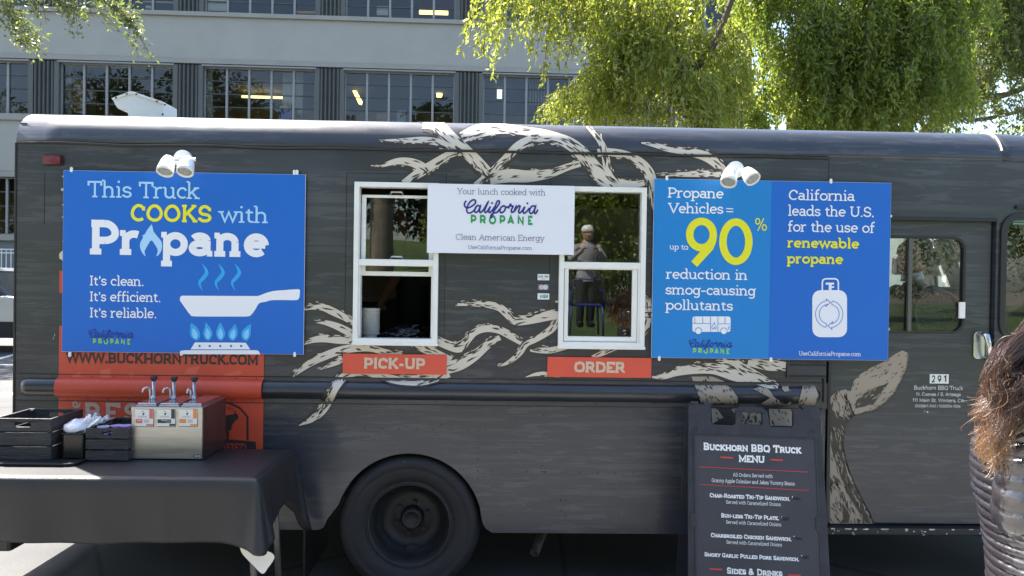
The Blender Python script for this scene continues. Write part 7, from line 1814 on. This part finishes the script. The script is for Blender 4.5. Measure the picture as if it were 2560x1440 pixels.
def arm(t):
    x = t * (len(arm_pts) - 1); i = min(int(x), len(arm_pts) - 2); p = Vector(arm_pts[i]).lerp(Vector(arm_pts[i + 1]), x - i); d = (Vector(arm_pts[min(i + 2, len(arm_pts) - 1)]) - Vector(arm_pts[max(0, i - 1)])).normalized()
    ax = d.cross(Vector((0, -1, .001))).normalized(); ay = d.cross(ax); r = .074 - .020 * t
    if t < .12: r *= .55 + .45 * t / .12
    return p, ax * r, ay * r
puffed(arm, 16, 9, 96, .12, lambda a: .75 * math.cos(a), woman, 'jacket_sleeve', 5)
pl = spline([tuple(J['shoulderl'][0]), tuple(J['elbowl'][0]), tuple(J['wristl'][0])], 10)
MB().tube(pl, [.07 - .02 * i / len(pl) + .006 * abs(math.sin(i * 1.6)) for i in range(len(pl))], 20).build('jacket_sleeve', PUFF, woman, smooth=True)
MB().tube([Pw(0, .08, 1.27), Pw(0, .12, 1.36)], [.10, .085], 24, caps=False).build('jacket_collar', PUFF, woman, smooth=True)
b = MB()
for n in 'lr':
    sp = spline([(*J[k][0], r) for k, r in (('hip' + n, .115), ('knee' + n, .078), ('ankle' + n, .055))], 6); b.tube([p[:3] for p in sp], [p[3] for p in sp], 18)
b.build('jeans', mat('jeans_dark', (.02, .03, .06), .8), woman, smooth=True)
for n in 'lr':
    q = J['ankle' + n][0]; MB().box(q.x - .07, q.y - .045, 0, q.x + .19, q.y + .045, .08).build('shoe', BLACK, woman, bevel=.025)
# hair: a cap on the skull and long curly locks falling down her back
hm = bpy.data.materials.new('hair_ombre'); hm.use_nodes = True; n = hm.node_tree.nodes; l = hm.node_tree.links; bs = n['Principled BSDF']
tc = n.new('ShaderNodeTexCoord'); sx = n.new('ShaderNodeSeparateXYZ'); l.new(tc.outputs['Object'], sx.inputs[0]); mr = n.new('ShaderNodeMapRange'); mr.inputs[1].default_value = 1.20; mr.inputs[2].default_value = 1.46
g_ = n.new('ShaderNodeNewGeometry'); ad = n.new('ShaderNodeMath'); ad.operation = 'MULTIPLY_ADD'; ad.inputs[1].default_value = .5; l.new(g_.outputs['Random Per Island'], ad.inputs[0]); l.new(sx.outputs[2], mr.inputs[0]); l.new(mr.outputs[0], ad.inputs[2])
rp = n.new('ShaderNodeValToRGB'); rp.color_ramp.elements[0].position = .1; rp.color_ramp.elements[0].color = (.42, .24, .10, 1); rp.color_ramp.elements[1].position = 1.; rp.color_ramp.elements[1].color = (.06, .028, .018, 1); e3 = rp.color_ramp.elements.new(.55); e3.color = (.17, .085, .045, 1)
l.new(ad.outputs[0], rp.inputs[0]); l.new(rp.outputs[0], bs.inputs['Base Color']); bs.inputs['Roughness'].default_value = .38; bs.inputs['Specular IOR Level'].default_value = .7
rings = []
for z, s_ in ((-.10, .98), (-.04, 1.02), (.02, 1.04), (.07, .95), (.10, .72), (.122, .35), (.125, .02)):
    rings.append([HC + Vector((-.02 + (.115 if math.cos(a) < 0 else .07) * s_ * math.cos(a), .098 * s_ * math.sin(a), z)) for a in [2 * math.pi * k / 24 for k in range(24)]])
MB().loft(rings).build('hair_cap', hm, woman, smooth=True)
hr = MB(); rs = random.Random(17)
W_ = lambda px, py, d: np.array(P3(px, py, d))
for lock in range(150):
    dep = 3.6 + YB + rs.uniform(-.25, .03)
    a = rs.uniform(1.7, 4.6); root = np.array(HC) + np.array([-.02 + .11 * math.cos(a), .095 * math.sin(a), rs.uniform(-.04, .10)])
    if rs.random() < .55: root = np.array(HC) + np.array([-.06 + rs.uniform(-.06, .05), rs.uniform(-.10, .02), rs.uniform(-.08, .0)])
    py_end = 985 + 200 * rs.random() ** .85
    lft = 2446 + 30 * max(0, (py_end - 1080) / 100) + .35 * max(0, 1040 - py_end)
    px_end = lft + (2508 - lft if py_end > 1080 else 2575 - lft) * rs.random() ** 1.3
    end = W_(px_end, py_end, dep - .02); midp = W_(px_end + 30 + 40 * rs.random(), 905 + rs.uniform(-40, 30), dep)
    mid2 = W_(px_end + 4 + 22 * rs.random(), 905 + (py_end - 905) * .55 + rs.uniform(-14, 14), dep - .02)
    f = rs.uniform(.24, .42); ph = rs.uniform(0, 6.28); am = rs.uniform(.006, .014)
    nst = rs.choice((8, 14, 20, 24)) if lock > 16 else 2
    for q in range(nst):
        g3 = lambda s: np.array([rs.gauss(0, s), rs.gauss(0, s), rs.gauss(0, s)])
        e_q = end + g3(.006) + np.array([0, 0, rs.uniform(-.02, .02)])
        if nst == 2: e_q += np.array([rs.uniform(-.03, -.005), 0, rs.uniform(-.01, .03)])
        sp = spline([tuple(root + g3(.006)), tuple((root + midp) / 2 + np.array([-.01, 0, .0]) + g3(.005)), tuple(midp + g3(.005)), tuple(mid2 + g3(.004)), tuple(e_q)], 15)
        L = len(sp); pts = []; ph2 = ph + rs.gauss(0, .35); f2 = f * (1 + rs.gauss(0, .02))
        for k, p in enumerate(sp):
            t = k / (L - 1); s_ = am * (.15 + t); pts.append((p[0] + s_ * math.sin(k * f2 + ph2), p[1] + s_ * math.cos(k * f2 + ph2), p[2] + s_ * .4 * math.sin(k * f2 * .7 + ph2)))
        w0 = rs.uniform(.00045, .0010); hr.tube(pts, [w0 * (1 - .6 * k / L) for k in range(L)], 3, caps=False)
hr.build('hair', hm, woman, smooth=True, fix=False)['kind'] = 'stuff'
